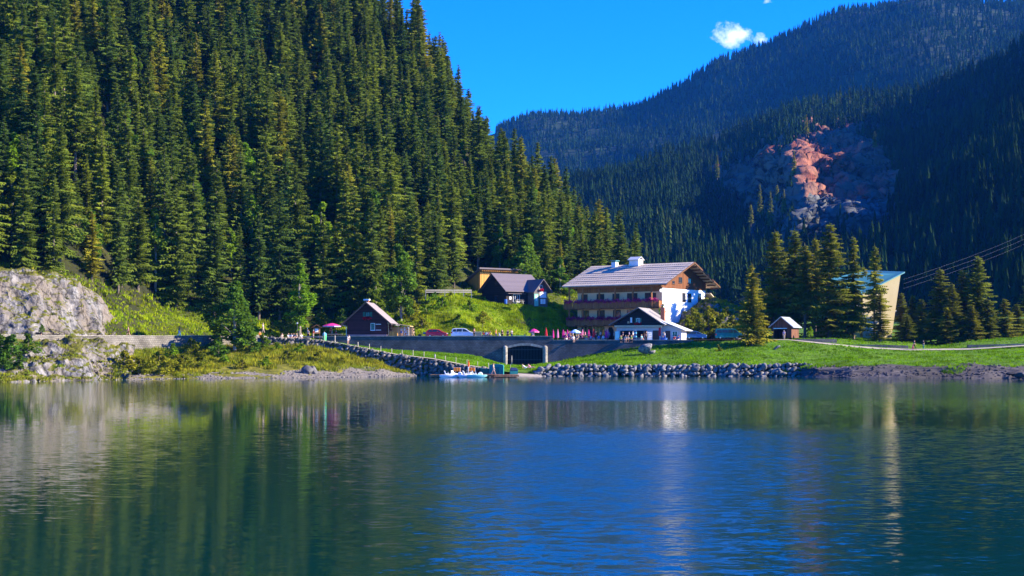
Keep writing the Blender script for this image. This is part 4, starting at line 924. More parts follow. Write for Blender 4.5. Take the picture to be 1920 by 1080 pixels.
for k in range(4):
    for j in range(4): g_ = MB(); g_.box(3.03 + j * .18, 3.16 + j * .18, -.28, -.12, .345 + .42 * k, .55 + .42 * k + .05 * ((j + k) % 2)); g_.build('souvenir', M['c_' + ('orange', 'red', 'white', 'beige')[(j + k) % 4]], stall)

# ---- black house on the hill
bd, bth = 288.0, -0.66
bX = P(949, 0, bd)[0]; bz0 = 13.1
bh = empty('black_house', (bX, bd, bz0), -bth, 'black wooden house with grey sheet roof and cross gable on the meadow hill', 'house')
bW, bL = 8.2, 9.4; bE, bR = 16.55 - bz0, 20.0 - bz0                       # local x along the eaves (right, away), y across towards back-left
mb = MB(); mb.prism([(0, 0), (bW, 0), (bW, bE + .1), (bW / 2, bR - .2), (0, bE + .1)], 0, bL, 'x'); mb.build('wall', M['blackwood'], bh)
gable_roof(bh, -.75, bW + .75, -.7, bL + .4, bE - .35, bR, 'x', M['roofdark'], .14, pm=bW / 2)
mb = MB(); mb.prism([(5.6, 0), (9.2, 0), (9.2, bE + .1), (7.4, bE + 2.0), (5.6, bE + .1)], -2.0, 2, 'y'); mb.build('wall', plain('grey wing boarding', (0.11, 0.10, 0.105), 0.8, 0.2, var=0.3), bh)
gable_roof(bh, 4.9, 9.9, -3.0, 4.2, bE - .5, bE + 2.2, 'y', M['roofdark'], .13, name='wing_roof')
mb = MB(); mb.box(5.7, 6.7, -2.06, -2.004, .15, 2.6); mb.build('door', M['mint'], bh)
mb = MB(); mb.box(6.0, 6.4, -2.1, -2.065, 1.2, 2.3); mb.build('door_pane', M['white'], bh)
window(bh, 'front', -2.0, 7.95, 2.5, 1.7, 1.2, fm=M['white'], pane=M['white'], mull=0); window(bh, 'front', -2.0, 7.95, 1.1, 1.5, 1.2, fm=M['frame'], pane=M['white'], mull=1)
window(bh, 'front', -2.0, 7.35, bE + .55, .9, .8, fm=M['white']); clumps(bh, 'flowers', [(7.0 + .15 * i, -2.25, bE) for i in range(6)], (.12, .1, .12), 220, .09, M['redflower'], 12)
window(bh, 'front', 0, 2.6, 1.7, 1.7, 1.5, fm=M['white'], mull=2); mb = MB(); mb.box(.8, 1.3, -.06, -.004, 1.4, 2.0); mb.build('notice', M['white'], bh)
mb = MB(); mb.box(.1, 4.6, -.62, -.004, 2.55, 2.65); mb.build('porch_roof', M['roofdark'], bh)
window(bh, 'left', 0, 3.3, bE + 1.4, .9, 1.0, fm=M['hutwood']); window(bh, 'left', 0, 3.4, 1.6, 1.2, 1.5, fm=M['hutwood'])

# ---- honey-coloured barn behind it
yd = 298.0; yX = P(900, 0, yd)[0]; yz0 = 14.0
yb_ = empty('barn', (yX, yd, yz0), .62, 'honey yellow timber barn with a sloping roof behind the black house', 'barn')
mb = MB(); mb.prism([(0, 0), (9.0, 0), (9.0, 3.0), (0, 7.0)], 0, 9.5, 'x'); mb.build('wall', M['honey'], yb_)
mb = MB(); mb.prism([(-.9, 7.5), (9.9, 2.7), (9.9, 2.45), (-.9, 7.2)], -.7, 10, 'x'); mb.build('roof', M['roofdark'], yb_)
mb = MB()
for k in range(20): mb.box(k * .48, k * .48 + .12, -.85, -.004, 6.75, 6.95)
mb.build('rafter_ends', M['honey'], yb_)
mb = MB(); mb.box(.8, 2.2, -.06, -.004, 0, 2.0); dd = mb.build('door', M['white'], yb_); mb = MB(); mb.box(1.0, 1.9, -.1, -.065, .3, 1.1); mb.build('door_pane', M['skyblue'] if 'skyblue' in M else M['c_skyblue'], dd)

# ---- brown shed on the right
gd, gth = 267.0, .50
gX = P(1484, 0, gd)[0]; gx, gy = local_solver(gX, gd, gth); gz0 = 6.55
gs = empty('brown_shed', (gX, gd, gz0), -gth, 'small weathered brown shed with open front and blue-grey roof by the path', 'shed')
gl = gx(1447); gE, gR = 8.85 - gz0, 10.55 - gz0; gdp = 4.6
mb = MB(); t_ = .14
o0, o1 = gx(1451), gx(1475.5)
mb.box(gl, o0, 0, t_, 0, gE); mb.box(o1, 0, 0, t_, 0, gE); mb.box(o0, o1, 0, t_, 1.75, gE); mb.prism([(gl, gE), (0, gE), (gl / 2, gR - .15)], 0, t_)
mb.box(-t_, 0, t_, gdp, 0, gE); mb.box(gl, gl + t_, t_, gdp, 0, gE); mb.box(gl + t_, -t_, gdp - t_, gdp, 0, gE); mb.prism([(gl, gE), (0, gE), (gl / 2, gR - .15)], gdp - t_, gdp)
mb.build('wall', M['shedwood'], gs)
gable_roof(gs, gl - .5, .5, -.45, gdp + .35, gE - .3, gR, 'y', M['roofblue'], .1, pm=gl / 2)
mb = MB(); mb.prism([(gl - .53, gE - .26), (gl / 2, gR + .05), (.53, gE - .26), (.53, gE - .42), (gl / 2, gR - .12), (gl - .53, gE - .42)], -.52, -.455); mb.build('barge_board', plain('pale barge board', (0.45, 0.42, 0.4), 0.8, 0.2), gs)
mb = MB(); mb.box(o0 - .05, o1 + .05, -.08, -.004, 1.72, 1.86); mb.build('door_track', M['steel'], gs)
mb = MB(); mb.add([(gl + t_, t_, .03), (-t_, t_, .03), (-t_, gdp - t_, .03), (gl + t_, gdp - t_, .03)], [(0, 1, 2, 3)]); mb.build('shed_floor', M['dark'], gs)

# ---- slanted tower (cable-car station)
td = 288.0
tw_ = empty('slanted_tower', XZ(1660, td, 6.0), .45, 'beige cable car station tower with leaning end wall and teal roof', 'tower')
def tl(px, py): return ((px - 1660) / F * td / math.cos(.45), HC + (HOR - py) / F * td - 6.0)
poly = [(tl(1612, 0)[0], 0), (tl(1672, 0)[0], 0), (tl(1693, 0)[0], tl(0, 514)[1]), (tl(1612, 0)[0], tl(0, 553)[1])]
mb = MB(); mb.prism(poly, 0, 11, 'y'); mb.build('wall', M['beige'], tw_)
A_, B_ = tl(1697.5, 511), tl(1606, 554)
mb = MB(); u_ = (B_[0], B_[1]); mb.hexa([(B_[0], -.7, B_[1]), (A_[0], -.7, A_[1]), (A_[0], 11.5, A_[1] + .9), (B_[0], 11.5, B_[1] + 3.2), (B_[0], -.7, B_[1] + .25), (A_[0], -.7, A_[1] + .25), (A_[0], 11.5, A_[1] + 1.15), (B_[0], 11.5, B_[1] + 3.45)]); mb.build('roof', M['teal'], tw_)
mb = MB(); x_ = tl(1612, 0)[0]; mb.box(x_ - 5.5, x_ - .004, .6, 9, 0, 7.0); mb.build('annex_wall', plain('yellow annex render', (0.6, 0.42, 0.13), 0.9, 0.1, var=.06), tw_)
mb = MB(); mb.box(x_ - 5.8, x_ - .006, .3, 9.3, 7.0, 7.2); mb.build('annex_roof', M['roofdark'], tw_)
for a_, z_ in ((-1.8, 2.6), (-4.1, 2.6), (-1.8, 5.3), (-4.1, 5.3)): window(tw_, 'front', .6, x_ + a_, z_, 1.5, 1.4, fm=M['white'])
window(tw_, 'front', 0, tl(1629, 0)[0] + .5, 3.2, 1.2, 1.3, fm=M['white'])
mb = MB(); mb.tube([(tl(1680, 0)[0], 2, 5.6), (tl(1690, 0)[0] + .3, 1.2, 6.3)], .16); mb.build('floodlight', M['white'], tw_)
# cables running up the valley
for k, (dx, dz) in enumerate(((0, 0), (.8, -.9), (1.6, -1.9))):
    a = Vector(P(1694, 524, td + 6)) + Vector((0, 0, dz)); b_ = Vector(P(2030, 378 + 10 * k, 700 + 30 * k)); mb = MB()
    mb.tube([a.lerp(b_, s_ / 16) - Vector((0, 0, 2.5 * 4 * (s_ / 16) * (1 - s_ / 16))) for s_ in range(17)], [.009 + .013 * s_ / 16 for s_ in range(17)], 5)
    tag(mb.build('cable', plain('steel cable', (.1, .11, .14), .5, .4)), ('topmost', 'middle', 'lowest')[k] + ' of three thin steel cables rising right from the slanted tower', 'cable', 'cables of the cable car')

# ---- wooden fence on the hill
fe = empty('wooden_fence', P(842, 551, 284.5), 0, 'pale wooden rail fence along the top of the meadow hill', 'fence')
ox, oy, oz = fe.location
fpts = [P(a, 550.5, 283 + i * .5) for i, a in enumerate((798, 816, 834, 852, 869, 884))]
for p in fpts: mb = MB(); mb.box(p[0] - ox - .08, p[0] - ox + .08, p[1] - oy - .08, p[1] - oy + .08, p[2] - oz - 1.2, p[2] - oz + .8); mb.build('post', M['fencewood'], fe)
for k in (.2, .58):
    mb = MB()
    for a, b_ in zip(fpts[:-1], fpts[1:]): mb.hexa([(a[0] - ox, a[1] - oy - .12, a[2] - oz + k), (b_[0] - ox, b_[1] - oy - .12, b_[2] - oz + k), (b_[0] - ox, b_[1] - oy - .085, b_[2] - oz + k), (a[0] - ox, a[1] - oy - .085, a[2] - oz + k),
                                                    (a[0] - ox, a[1] - oy - .12, a[2] - oz + k + .2), (b_[0] - ox, b_[1] - oy - .12, b_[2] - oz + k + .2), (b_[0] - ox, b_[1] - oy - .085, b_[2] - oz + k + .2), (a[0] - ox, a[1] - oy - .085, a[2] - oz + k + .2)])
    mb.build('rail', M['fencewood'], fe)
# ---------------------------------------------------------------- trees
def spruce(seed, H=22.0, Rr=3.2, base=0.08, dens=1.0, droop=0.35):
    g = np.random.default_rng(seed); V, Fc = [], []; nv = 0
    nw = int(52 * dens); zs = base * H + (H * 0.985 - base * H) * (np.arange(nw) / nw) ** 0.95
    for z in zs:
        f_ = (z - base * H) / (H - base * H); L0 = Rr * (0.08 + 0.92 * (1 - f_) ** 0.72) * (0.55 + 0.45 * min(1, f_ / 0.12 + 0.3))
        for k in range(int(g.integers(5, 8))):
            a = g.uniform(0, 2 * math.pi); L = L0 * g.uniform(0.6, 1.15) * (0.72 + 0.5 * _hash(np.array([int(a * 1.3)]), np.array([int(z * .45)]), np.array([seed]), 3)[0]); d = droop * (1 - 1.2 * f_) * g.uniform(.6, 1.3); z0 = z + g.normal() * .25
            cs, sn = math.cos(a), math.sin(a); ns = 6; side = np.array([-sn, cs, 0]); sp = []
            for j in range(ns + 1):
                t_ = j / ns; sp.append(np.array([cs * L * t_, sn * L * t_, z0 - d * L * t_ + 0.32 * d * L * t_ ** 2.5]))
            for j in range(ns):
                t_ = j / ns; w = (0.19 * L * (1 - t_) ** .7 + 0.16) * g.uniform(.7, 1.3); p, q = sp[j], sp[j + 1]; out = q - p
                for s_ in (-1, 1):            # drooping side sprays, tent-like
                    m_ = p * .5 + q * .5 + side * s_ * w * 1.25 * g.uniform(.8, 1.2) + out * .6 + np.array([0, 0, -w * g.uniform(.5, 1.0)])
                    V += [p - out * .25, q + out * .1, m_] if s_ > 0 else [q + out * .1, p - out * .25, m_]
                    Fc.append((nv, nv + 1, nv + 2)); nv += 3
                V += [p, q + out * .3, p * .3 + q * .7 + np.array([0, 0, -w * 1.25]) + side * g.normal() * .2]; Fc.append((nv, nv + 1, nv + 2)); nv += 3
    t = H; V += [np.array([0.06, 0, H * .95]), np.array([-.06, 0.03, H * .95]), np.array([0, 0, H * 1.01])]; Fc.append((nv, nv + 1, nv + 2))
    cr = npmesh('crown', np.array(V), np.array(Fc))
    mb = MB(); lean = g.normal(size=2) * .1; mb.tube([(0, 0, -1.5), (0, 0, H * .02), (lean[0], lean[1], H * .45), (0, 0, H * .97)], [H * .0145, H * .0125, H * .008, .03], 6)
    tm = bpy.data.meshes.new('trunk'); tm.from_pydata(mb.v, [], mb.f); tm.update()
    return cr, tm


def broad(seed, H=14.0, Rx=4.5, n=2600, leafs=.34, base=.18, lumps=16, slim=1.0):
    g = np.random.default_rng(seed); C = []
    for k in range(lumps):
        z = base + (1 - base) * (k + .5) / lumps; rr = math.sin(min(1, (z - base) / (1 - base) * 1.0 + .12) * math.pi * .86 + .25)
        a = g.uniform(0, 6.28); r_ = Rx * max(.12, rr) * g.uniform(.2, .72); C.append((r_ * math.cos(a), r_ * math.sin(a), H * (z - .02), Rx * g.uniform(.28, .45) * max(.45, rr)))
    C = np.array(C); i = g.integers(0, lumps, n); d = g.normal(size=(n, 3)); d /= np.linalg.norm(d, axis=1)[:, None]
    c = C[i, :3] + d * (C[i, 3] * g.uniform(.55, 1.1, n))[:, None] * np.array([1, 1, .8])
    a = g.normal(size=(n, 3)) * np.array([1, 1, .55]); a /= np.linalg.norm(a, axis=1)[:, None]; b_ = np.cross(a, g.normal(size=(n, 3))); b_ /= np.linalg.norm(b_, axis=1)[:, None]
    s = leafs * g.uniform(.5, 1.25, (n, 1)); V = np.stack([c - a * s, c + b_ * s * .7, c + a * s, c - b_ * s * .7], 1).reshape(-1, 3)
    cr = npmesh('crown', V, np.arange(n * 4).reshape(-1, 4))
    mb = MB(); mb.tube([(0, 0, -1), (0, 0, H * .3), (.15, 0, H * .6), (0, .1, H * .92)], [H * .018, H * .014, H * .008, .03], 7)
    for q in C[:: 2]: mb.tube([(0, 0, max(H * .15, q[2] - q[3] * 1.5 - .1 * H)), (q[0] * .6, q[1] * .6, q[2] - q[3] * .5), (q[0], q[1], q[2])], [H * .006, H * .004, .02], 5)
    tm = bpy.data.meshes.new('trunk'); tm.from_pydata(mb.v, [], mb.f); tm.update()
    return cr, tm


def tree(name, meshes, loc, s, rz, label, cat, group=None, cm=None, bm_=None, sx=1.0):
    o = empty(name, loc, rz, label, cat, group); o.scale = (s * sx, s * sx, s)
    for nm, me, m in (('crown', meshes[0], cm), ('trunk', meshes[1], bm_)):
        c = bpy.data.objects.new(nm, me); COL.objects.link(c); c.parent = o
        if not me.materials: me.materials.append(m)
        if me.materials[0] != m: c.material_slots[0].link = 'OBJECT'; c.material_slots[0].material = m
    return o


SPR = [spruce(100, 22, 3.7, .07), spruce(101, 22, 3.0, .12, 1.0, .55), spruce(102, 22, 3.5, .2, .9, .4), spruce(103, 22, 2.7, .05, 1.05, .3), spruce(104, 22, 4.1, .1, .95, .25), spruce(105, 22, 3.2, .33, .8, .45), spruce(106, 22, 4.0, .15, .8, .5), spruce(107, 22, 2.9, .2, .85, .25), spruce(108, 22, 3.4, .04, 1.1, .6)]
for c_, t_ in SPR: c_.materials.append(M['spruce']); t_.materials.append(M['bark'])
BRD = [broad(200, 14, 4.2, 4600, .3), broad(201, 14, 3.6, 4200, .28, .1, 18), broad(202, 14, 5.0, 6000, .32, .06, 26)]
for c_, t_ in BRD: c_.materials.append(M['leaf']); t_.materials.append(M['barkpale'])

# the forest on the left hillside: spots with spacing on the slope, nearest 300 are single trees
g = np.random.default_rng(77); spots = []; cells = {}
front = []
for k in range(90):                                   # a denser front row along the foot of the wood
    front.append((g.random(), g.uniform(0.0, 0.05)))
cand = front + [(g.random(), g.uniform(0.0, 1.0)) for _ in range(9000)]
tl_px = [-260, 0, 100, 200, 300, 400, 450, 500, 560, 650, 760, 800, 900, 1000, 1260]
tl_v = []
for u, v in cand:
    px = hillside.us[0] + u * (hillside.us[-1] - hillside.us[0])
    vmin = float(hillside.t[2])
    vv = vmin + v * (0.93 - vmin); p = hillside.at(np.array([u]), np.array([vv]))[0]
    sp_min = 3.3 if vv < vmin + .08 else 3.4
    kx_, ky_ = int(p[0] // 5), int(p[1] // 5); ok = True
    for i in (-1, 0, 1):
        for j in (-1, 0, 1):
            for q in cells.get((kx_ + i, ky_ + j), ()):
                if (q[0] - p[0]) ** 2 + (q[1] - p[1]) ** 2 < sp_min ** 2: ok = False
    if not ok: continue
    pp = proj(p)
    if pp[1] < -20 or pp[0] < -45 or pp[0] > 1195: continue
    if 868 < pp[0] < 1030 and p[1] < 311 : continue
    if 1030 <= pp[0] and p[1] < 312: continue
    cells.setdefault((kx_, ky_), []).append(p); spots.append((p, px, vv, vmin))
spots.sort(key=lambda s_: s_[0][1])
print('hillside spots', len(spots))


def zone(px):
    for lim, z_ in ((200, 'above the pale grey rock face at the left shore'), (420, 'above the sunny grass bank beside the rock face'), (640, 'behind the leafy tree and the resting people'), (800, 'behind and above the dark wooden hut'), (1010, 'behind the barn and the black house'), (9999, 'behind the roof of the big guesthouse')):
        if px < lim: return z_


rest = []; ns = nb = 0
for i, (p, px, vv, vmin) in enumerate(spots):
    h = g.choice([g.uniform(.45, .7), g.uniform(.7, 1.0), g.uniform(1.0, 1.3)], p=[.25, .4, .35])
    h *= .92
    if px > 760: h *= .86
    rr = g.random(); lowrow = vv < vmin + .07; broadleaf = rr < (.14 if lowrow else .13)
    k = int(g.choice([0, 1, 3, 4, 6, 8])) if lowrow else int(g.integers(0, 9)); rz = float(g.uniform(0, 6.28))
    if broadleaf and nb < 70:
        nb += 1; j = nb % 3; hh = h * .95
        tree('broadleaf_tree', BRD[j], p, hh, rz, ('bright' if nb % 3 == 0 else 'green') + ' broadleaf tree among spruces ' + zone(px), 'tree', 'broadleaf trees in the hillside wood', M['leaf'] if nb % 3 else M['leafbright'], M['barkpale'])
    elif ns < 260:
        ns += 1
        tree('spruce_tree', SPR[k], p, h, rz, ('tall' if h > .95 else 'middling' if h > .75 else 'young') + ' spruce ' + ('in the front rows ' if lowrow else 'higher in the wood ') + zone(px), 'tree', 'spruces ' + ('in the front rows ' if lowrow else 'higher in the wood ') + zone(px), M['spruce'], M['bark'])
    else: rest.append((p, k, rz, h))
# the remaining far spruces of the slope: one mass, the same tree meshes set out on points
ptm = bpy.data.meshes.new('spruce_forest'); ptm.from_pydata([tuple(r_[0]) for r_ in rest], [], [])
for nm, tp, key in (('var', 'INT', 1), ('scl', 'FLOAT', 3)):
    a = ptm.attributes.new(nm, tp, 'POINT'); a.data.foreach_set('value', np.array([r_[key] for r_ in rest], dtype=np.int32 if tp == 'INT' else np.float32))
a = ptm.attributes.new('rot', 'FLOAT_VECTOR', 'POINT'); a.data.foreach_set('vector', np.array([(0, 0, r_[2]) for r_ in rest], dtype=np.float32).ravel())
forest = bpy.data.objects.new('spruce_forest', ptm); COL.objects.link(forest); tag(forest, kind='stuff')
ng = bpy.data.node_groups.new('forest', 'GeometryNodeTree'); ng.interface.new_socket('Geometry', in_out='INPUT', socket_type='NodeSocketGeometry'); ng.interface.new_socket('Geometry', in_out='OUTPUT', socket_type='NodeSocketGeometry')
gi, go = ng.nodes.new('NodeGroupInput'), ng.nodes.new('NodeGroupOutput'); last = gi.outputs[0]
protos = {}
for o in list(COL.objects):
    if o.name.split('.')[0] == 'crown' and o.data in [c_ for c_, _ in SPR] and o.material_slots[0].link == 'DATA': protos.setdefault(o.data.name, o)
tprot = {}
for o in list(COL.objects):
    if o.name.split('.')[0] == 'trunk': tprot.setdefault(o.data.name, o)
joinall = ng.nodes.new('GeometryNodeJoinGeometry')


def named(nm, tp):
    q = ng.nodes.new('GeometryNodeInputNamedAttribute'); q.data_type = tp; q.inputs[0].default_value = nm
    return [s_ for s_ in q.outputs if s_.enabled and s_.name == 'Attribute'][0]


parts_ = []
for k in range(9):
    jn = ng.nodes.new('GeometryNodeJoinGeometry')
    for ob in (protos[SPR[k][0].name], tprot[SPR[k][1].name]):
        oi = ng.nodes.new('GeometryNodeObjectInfo'); oi.transform_space = 'ORIGINAL'; oi.inputs['Object'].default_value = ob; ng.links.new(oi.outputs['Geometry'], jn.inputs[0])
    sel = ng.nodes.new('FunctionNodeCompare'); sel.data_type = 'INT'; sel.operation = 'EQUAL'
    ng.links.new(named('var', 'INT'), [s_ for s_ in sel.inputs if s_.enabled][0]); [s_ for s_ in sel.inputs if s_.enabled][1].default_value = k
    ip = ng.nodes.new('GeometryNodeInstanceOnPoints'); ng.links.new(gi.outputs[0], ip.inputs['Points']); ng.links.new(jn.outputs[0], ip.inputs['Instance']); ng.links.new(sel.outputs[0], ip.inputs['Selection'])
    ng.links.new(named('rot', 'FLOAT_VECTOR'), ip.inputs['Rotation']); ng.links.new(named('scl', 'FLOAT'), ip.inputs['Scale']); ng.links.new(ip.outputs[0], joinall.inputs[0])
ng.links.new(joinall.outputs[0], go.inputs[0])
md = forest.modifiers.new('forest', 'NODES'); md.node_group = ng
print('single spruces', ns, 'broadleaf', nb, 'mass', len(rest))

# named trees
def strees(rows, golden=False):
    for (px, yb, yt, hwid, D, k, label) in rows:
        x, y, z = P(px, yb, D); H = (yb - yt) / F * D; s = H / 22.0; wreal = hwid / F * D
        sx = wreal / ({0: 3.3, 1: 2.6, 2: 3.0, 3: 2.3, 4: 3.6, 5: 2.6}[k] * s)
        tree('spruce_tree', SPR[k], (x, y, z), s, R.uniform(0, 6.28), label, 'tree', None, M['sprucegold'] if golden else M['spruce'], M['bark'], sx)


SPR.append(spruce(120, 22, 5.2, .06, 1.0, .25)); SPR[9][0].materials.append(M['sprucegold']); SPR[9][1].materials.append(M['bark'])
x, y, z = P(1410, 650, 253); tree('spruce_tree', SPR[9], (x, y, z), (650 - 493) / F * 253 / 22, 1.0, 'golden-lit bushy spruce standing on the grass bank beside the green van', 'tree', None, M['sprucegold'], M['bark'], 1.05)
M['spruceright'] = leaf('lit-toned spruce needles', (0.16, 0.185, 0.022), (0.27, 0.255, 0.028), None, 0.4, .3)  # brighter copy of the needles, sunlight put into the colour
def strees2(rows):
    for (px, yb, yt, hwid, D, k, label) in rows:
        x, y, z = P(px, yb, D); H = (yb - yt) / F * D; s = H / 22.0
        sx = 1.25 * hwid / F * D / ({0: 3.3, 1: 2.6, 2: 3.0, 3: 2.3, 4: 3.6, 5: 2.6}[k] * s)
        tree('spruce_tree', SPR[k], (x, y, z), s, R.uniform(0, 6.28), label, 'tree', None, M['spruceright'], M['bark'], sx)


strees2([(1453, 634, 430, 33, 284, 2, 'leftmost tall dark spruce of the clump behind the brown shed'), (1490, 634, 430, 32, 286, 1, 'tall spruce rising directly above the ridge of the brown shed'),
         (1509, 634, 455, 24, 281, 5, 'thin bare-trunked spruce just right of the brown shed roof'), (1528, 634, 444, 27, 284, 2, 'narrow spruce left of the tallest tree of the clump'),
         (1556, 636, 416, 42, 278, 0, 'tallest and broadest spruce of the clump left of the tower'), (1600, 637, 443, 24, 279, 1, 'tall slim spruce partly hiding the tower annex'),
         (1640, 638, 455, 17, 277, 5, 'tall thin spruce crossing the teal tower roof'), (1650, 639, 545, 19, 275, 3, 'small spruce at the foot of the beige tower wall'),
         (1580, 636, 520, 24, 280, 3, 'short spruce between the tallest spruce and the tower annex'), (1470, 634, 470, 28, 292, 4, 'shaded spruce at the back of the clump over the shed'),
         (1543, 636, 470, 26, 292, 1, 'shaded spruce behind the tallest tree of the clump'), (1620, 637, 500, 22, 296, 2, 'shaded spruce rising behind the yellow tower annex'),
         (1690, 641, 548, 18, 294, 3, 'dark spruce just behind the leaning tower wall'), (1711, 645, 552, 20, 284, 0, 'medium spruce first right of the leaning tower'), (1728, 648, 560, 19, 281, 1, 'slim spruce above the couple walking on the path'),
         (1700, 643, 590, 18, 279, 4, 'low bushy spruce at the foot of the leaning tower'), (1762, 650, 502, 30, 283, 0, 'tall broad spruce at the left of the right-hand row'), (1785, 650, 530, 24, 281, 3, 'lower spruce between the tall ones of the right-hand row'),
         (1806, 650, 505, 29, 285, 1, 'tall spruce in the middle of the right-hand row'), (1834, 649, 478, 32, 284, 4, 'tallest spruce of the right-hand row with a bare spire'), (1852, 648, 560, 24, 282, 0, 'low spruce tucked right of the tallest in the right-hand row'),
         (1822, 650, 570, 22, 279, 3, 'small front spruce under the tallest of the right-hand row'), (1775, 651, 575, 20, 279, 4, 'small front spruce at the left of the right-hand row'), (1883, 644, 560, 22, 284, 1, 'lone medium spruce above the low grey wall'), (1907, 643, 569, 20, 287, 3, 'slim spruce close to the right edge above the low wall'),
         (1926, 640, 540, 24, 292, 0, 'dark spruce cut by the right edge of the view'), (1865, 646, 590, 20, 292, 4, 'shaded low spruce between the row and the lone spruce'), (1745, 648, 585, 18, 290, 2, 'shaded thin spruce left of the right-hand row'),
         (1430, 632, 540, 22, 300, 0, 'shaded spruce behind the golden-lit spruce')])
for px, yb, yt, hw_, D, k, m_, label in ((440, 648, 528, 62, 236, 2, 'leaf', 'large leafy green tree leaning over the stone wall and shading it'), (562, 630, 492, 40, 263, 1, 'leafbright', 'slender bright green broadleaf tree behind the resting people'), (752, 612, 456, 46, 268, 0, 'leaf', 'tall broadleaf tree right behind the dark wooden hut'),
                                         (985, 568, 440, 62, 307, 2, 'leaf', 'big spreading broadleaf tree behind the black house'), (1050, 570, 480, 34, 309, 1, 'leaf', 'broadleaf tree between the black house and guesthouse roof'), (705, 612, 520, 30, 275, 1, 'leaf', 'broadleaf tree behind the chimney of the dark hut'), (1195, 566, 536, 0, 0, 0, '', '')):
    if not D: continue
    x, y, z = P(px, yb, D); s = (yb - yt) / F * D / 14.0; tree('broadleaf_tree', BRD[k], (x, y, z), s, R.uniform(0, 6), label, 'tree', None, M[m_], M['barkpale'], hw_ / F * D / ((4.2, 3.4, 5.0)[k] * s))

# shrubs
SHB = [broad(300, 3, 1.9, 900, .2, .02, 12), broad(301, 3, 1.6, 800, .18, .02, 10)]
for c_, t_ in SHB: c_.materials.append(M['shrub']); t_.materials.append(M['bark'])
def shrub(px, yb, hpx, wpx, D, k, label, m='shrub', group=None):
    x, y, z = P(px, yb, D); s = hpx / F * D / 3.0; tree('shrub', SHB[k], (x, y, z), s, R.uniform(0, 6), label, 'shrub', group, M[m], M['bark'], wpx / F * D / ((1.9, 1.6)[k] * s))


for i, (px, yb, hp, wp, D) in enumerate(((1290, 634, 36, 24, 268), (1308, 633, 46, 26, 269), (1330, 632, 48, 28, 269), (1352, 632, 44, 26, 269), (1375, 632, 40, 24, 268), (1392, 634, 30, 18, 267), (1300, 612, 34, 22, 274), (1330, 604, 30, 20, 276), (1362, 604, 28, 20, 277), (1318, 634, 26, 22, 266), (1345, 634, 26, 22, 266.4))):
    shrub(px, yb, hp, wp, D, i % 2, 'golden-green bush below the rock outcrop behind the parked van', 'shrub', 'bushes below the rock outcrop')
shrub(1243, 592, 22, 9, 274.5, 1, 'small bright shrub against the white gable wall', 'leafbright'); shrub(1519, 631, 18, 10, 268, 0, 'round yellow-green bush right of the brown shed', 'leafbright')
shrub(1347, 668, 22, 10, 249, 1, 'pale leafy plant alone on the shaded grass bank', 'shrub'); shrub(78, 622, 14, 8, 212.5, 0, 'round dark bush at the foot of the pale rock face', 'leaf')
for i, (px, yb, hp, wp, D) in enumerate(((20, 668, 40, 34, 200), (52, 662, 36, 28, 203), (5, 690, 36, 22, 195), (35, 690, 30, 26, 198), (-5, 655, 30, 26, 201))): shrub(px, yb, hp, wp, D, i % 2, 'dark green bush hanging on the low shore cliff at the left edge', 'leaf', 'bushes on the shore cliff')
for i, (px, yb, hp, wp, D) in enumerate(((235, 694, 36, 26, 214), (260, 698, 30, 24, 215), (300, 700, 42, 30, 216), (335, 697, 32, 24, 219), (345, 690, 26, 22, 222))): shrub(px, yb, hp, wp, D, i % 2, 'yellow-green bush on the bank beside the shore cliff', 'shrub', 'bushes on the left bank')
for i, (px, yb, hp, wp, D) in enumerate(((382, 690, 26, 20, 224), (420, 680, 24, 20, 229), (455, 696, 22, 18, 226), (500, 690, 22, 20, 230), (540, 680, 24, 18, 234), (565, 664, 20, 16, 240), (600, 678, 20, 18, 236), (400, 655, 24, 20, 238), (360, 660, 26, 22, 232), (325, 668, 24, 20, 227), (640, 684, 16, 14, 237), (520, 662, 20, 18, 241))): shrub(px, yb, hp, wp, D, i % 2, 'low leafy bush in the tall grass of the left bank', 'leafbright' if i % 2 else 'shrub', 'low bushes on the grassy left bank')
for i, (px, yb, hp, wp, D) in enumerate(((470, 660, 34, 26, 238), (492, 652, 24, 20, 242), (410, 664, 30, 26, 232))): shrub(px, yb, hp, wp, D, i % 2, 'green bush growing under the large leafy wall tree', 'leaf', 'bushes under the wall tree')
for i, (px, yb, hp, wp, D) in enumerate(((770, 600, 40, 26, 272), (800, 596, 34, 24, 275), (830, 588, 30, 24, 278), (790, 620, 26, 22, 268), (745, 618, 28, 20, 268), (860, 612, 24, 20, 270), (905, 606, 22, 18, 270), (880, 584, 22, 18, 279), (815, 566, 18, 16, 283), (845, 566, 18, 16, 283))): shrub(px, yb, hp, wp, D, i % 2, 'leafy bush on the meadow hill above the parked cars', 'leafbright' if i % 3 else 'shrub', 'bushes on the meadow hill')
for i, (px, yb, hp, wp, D) in enumerate(((600, 612, 30, 24, 269), (530, 622, 22, 18, 262), (640, 610, 30, 20, 272), (510, 620, 22, 16, 262), (670, 612, 26, 18, 274), (1010, 572, 24, 16, 296), (1022, 574, 22, 14, 298))): shrub(px, yb, hp, wp, D, i % 2, 'green bush at the edge of the wood' + (' beside the black house' if px > 900 else ' behind the path'), 'leaf', 'bushes at the edge of the wood' + (' by the house' if px > 900 else ''))


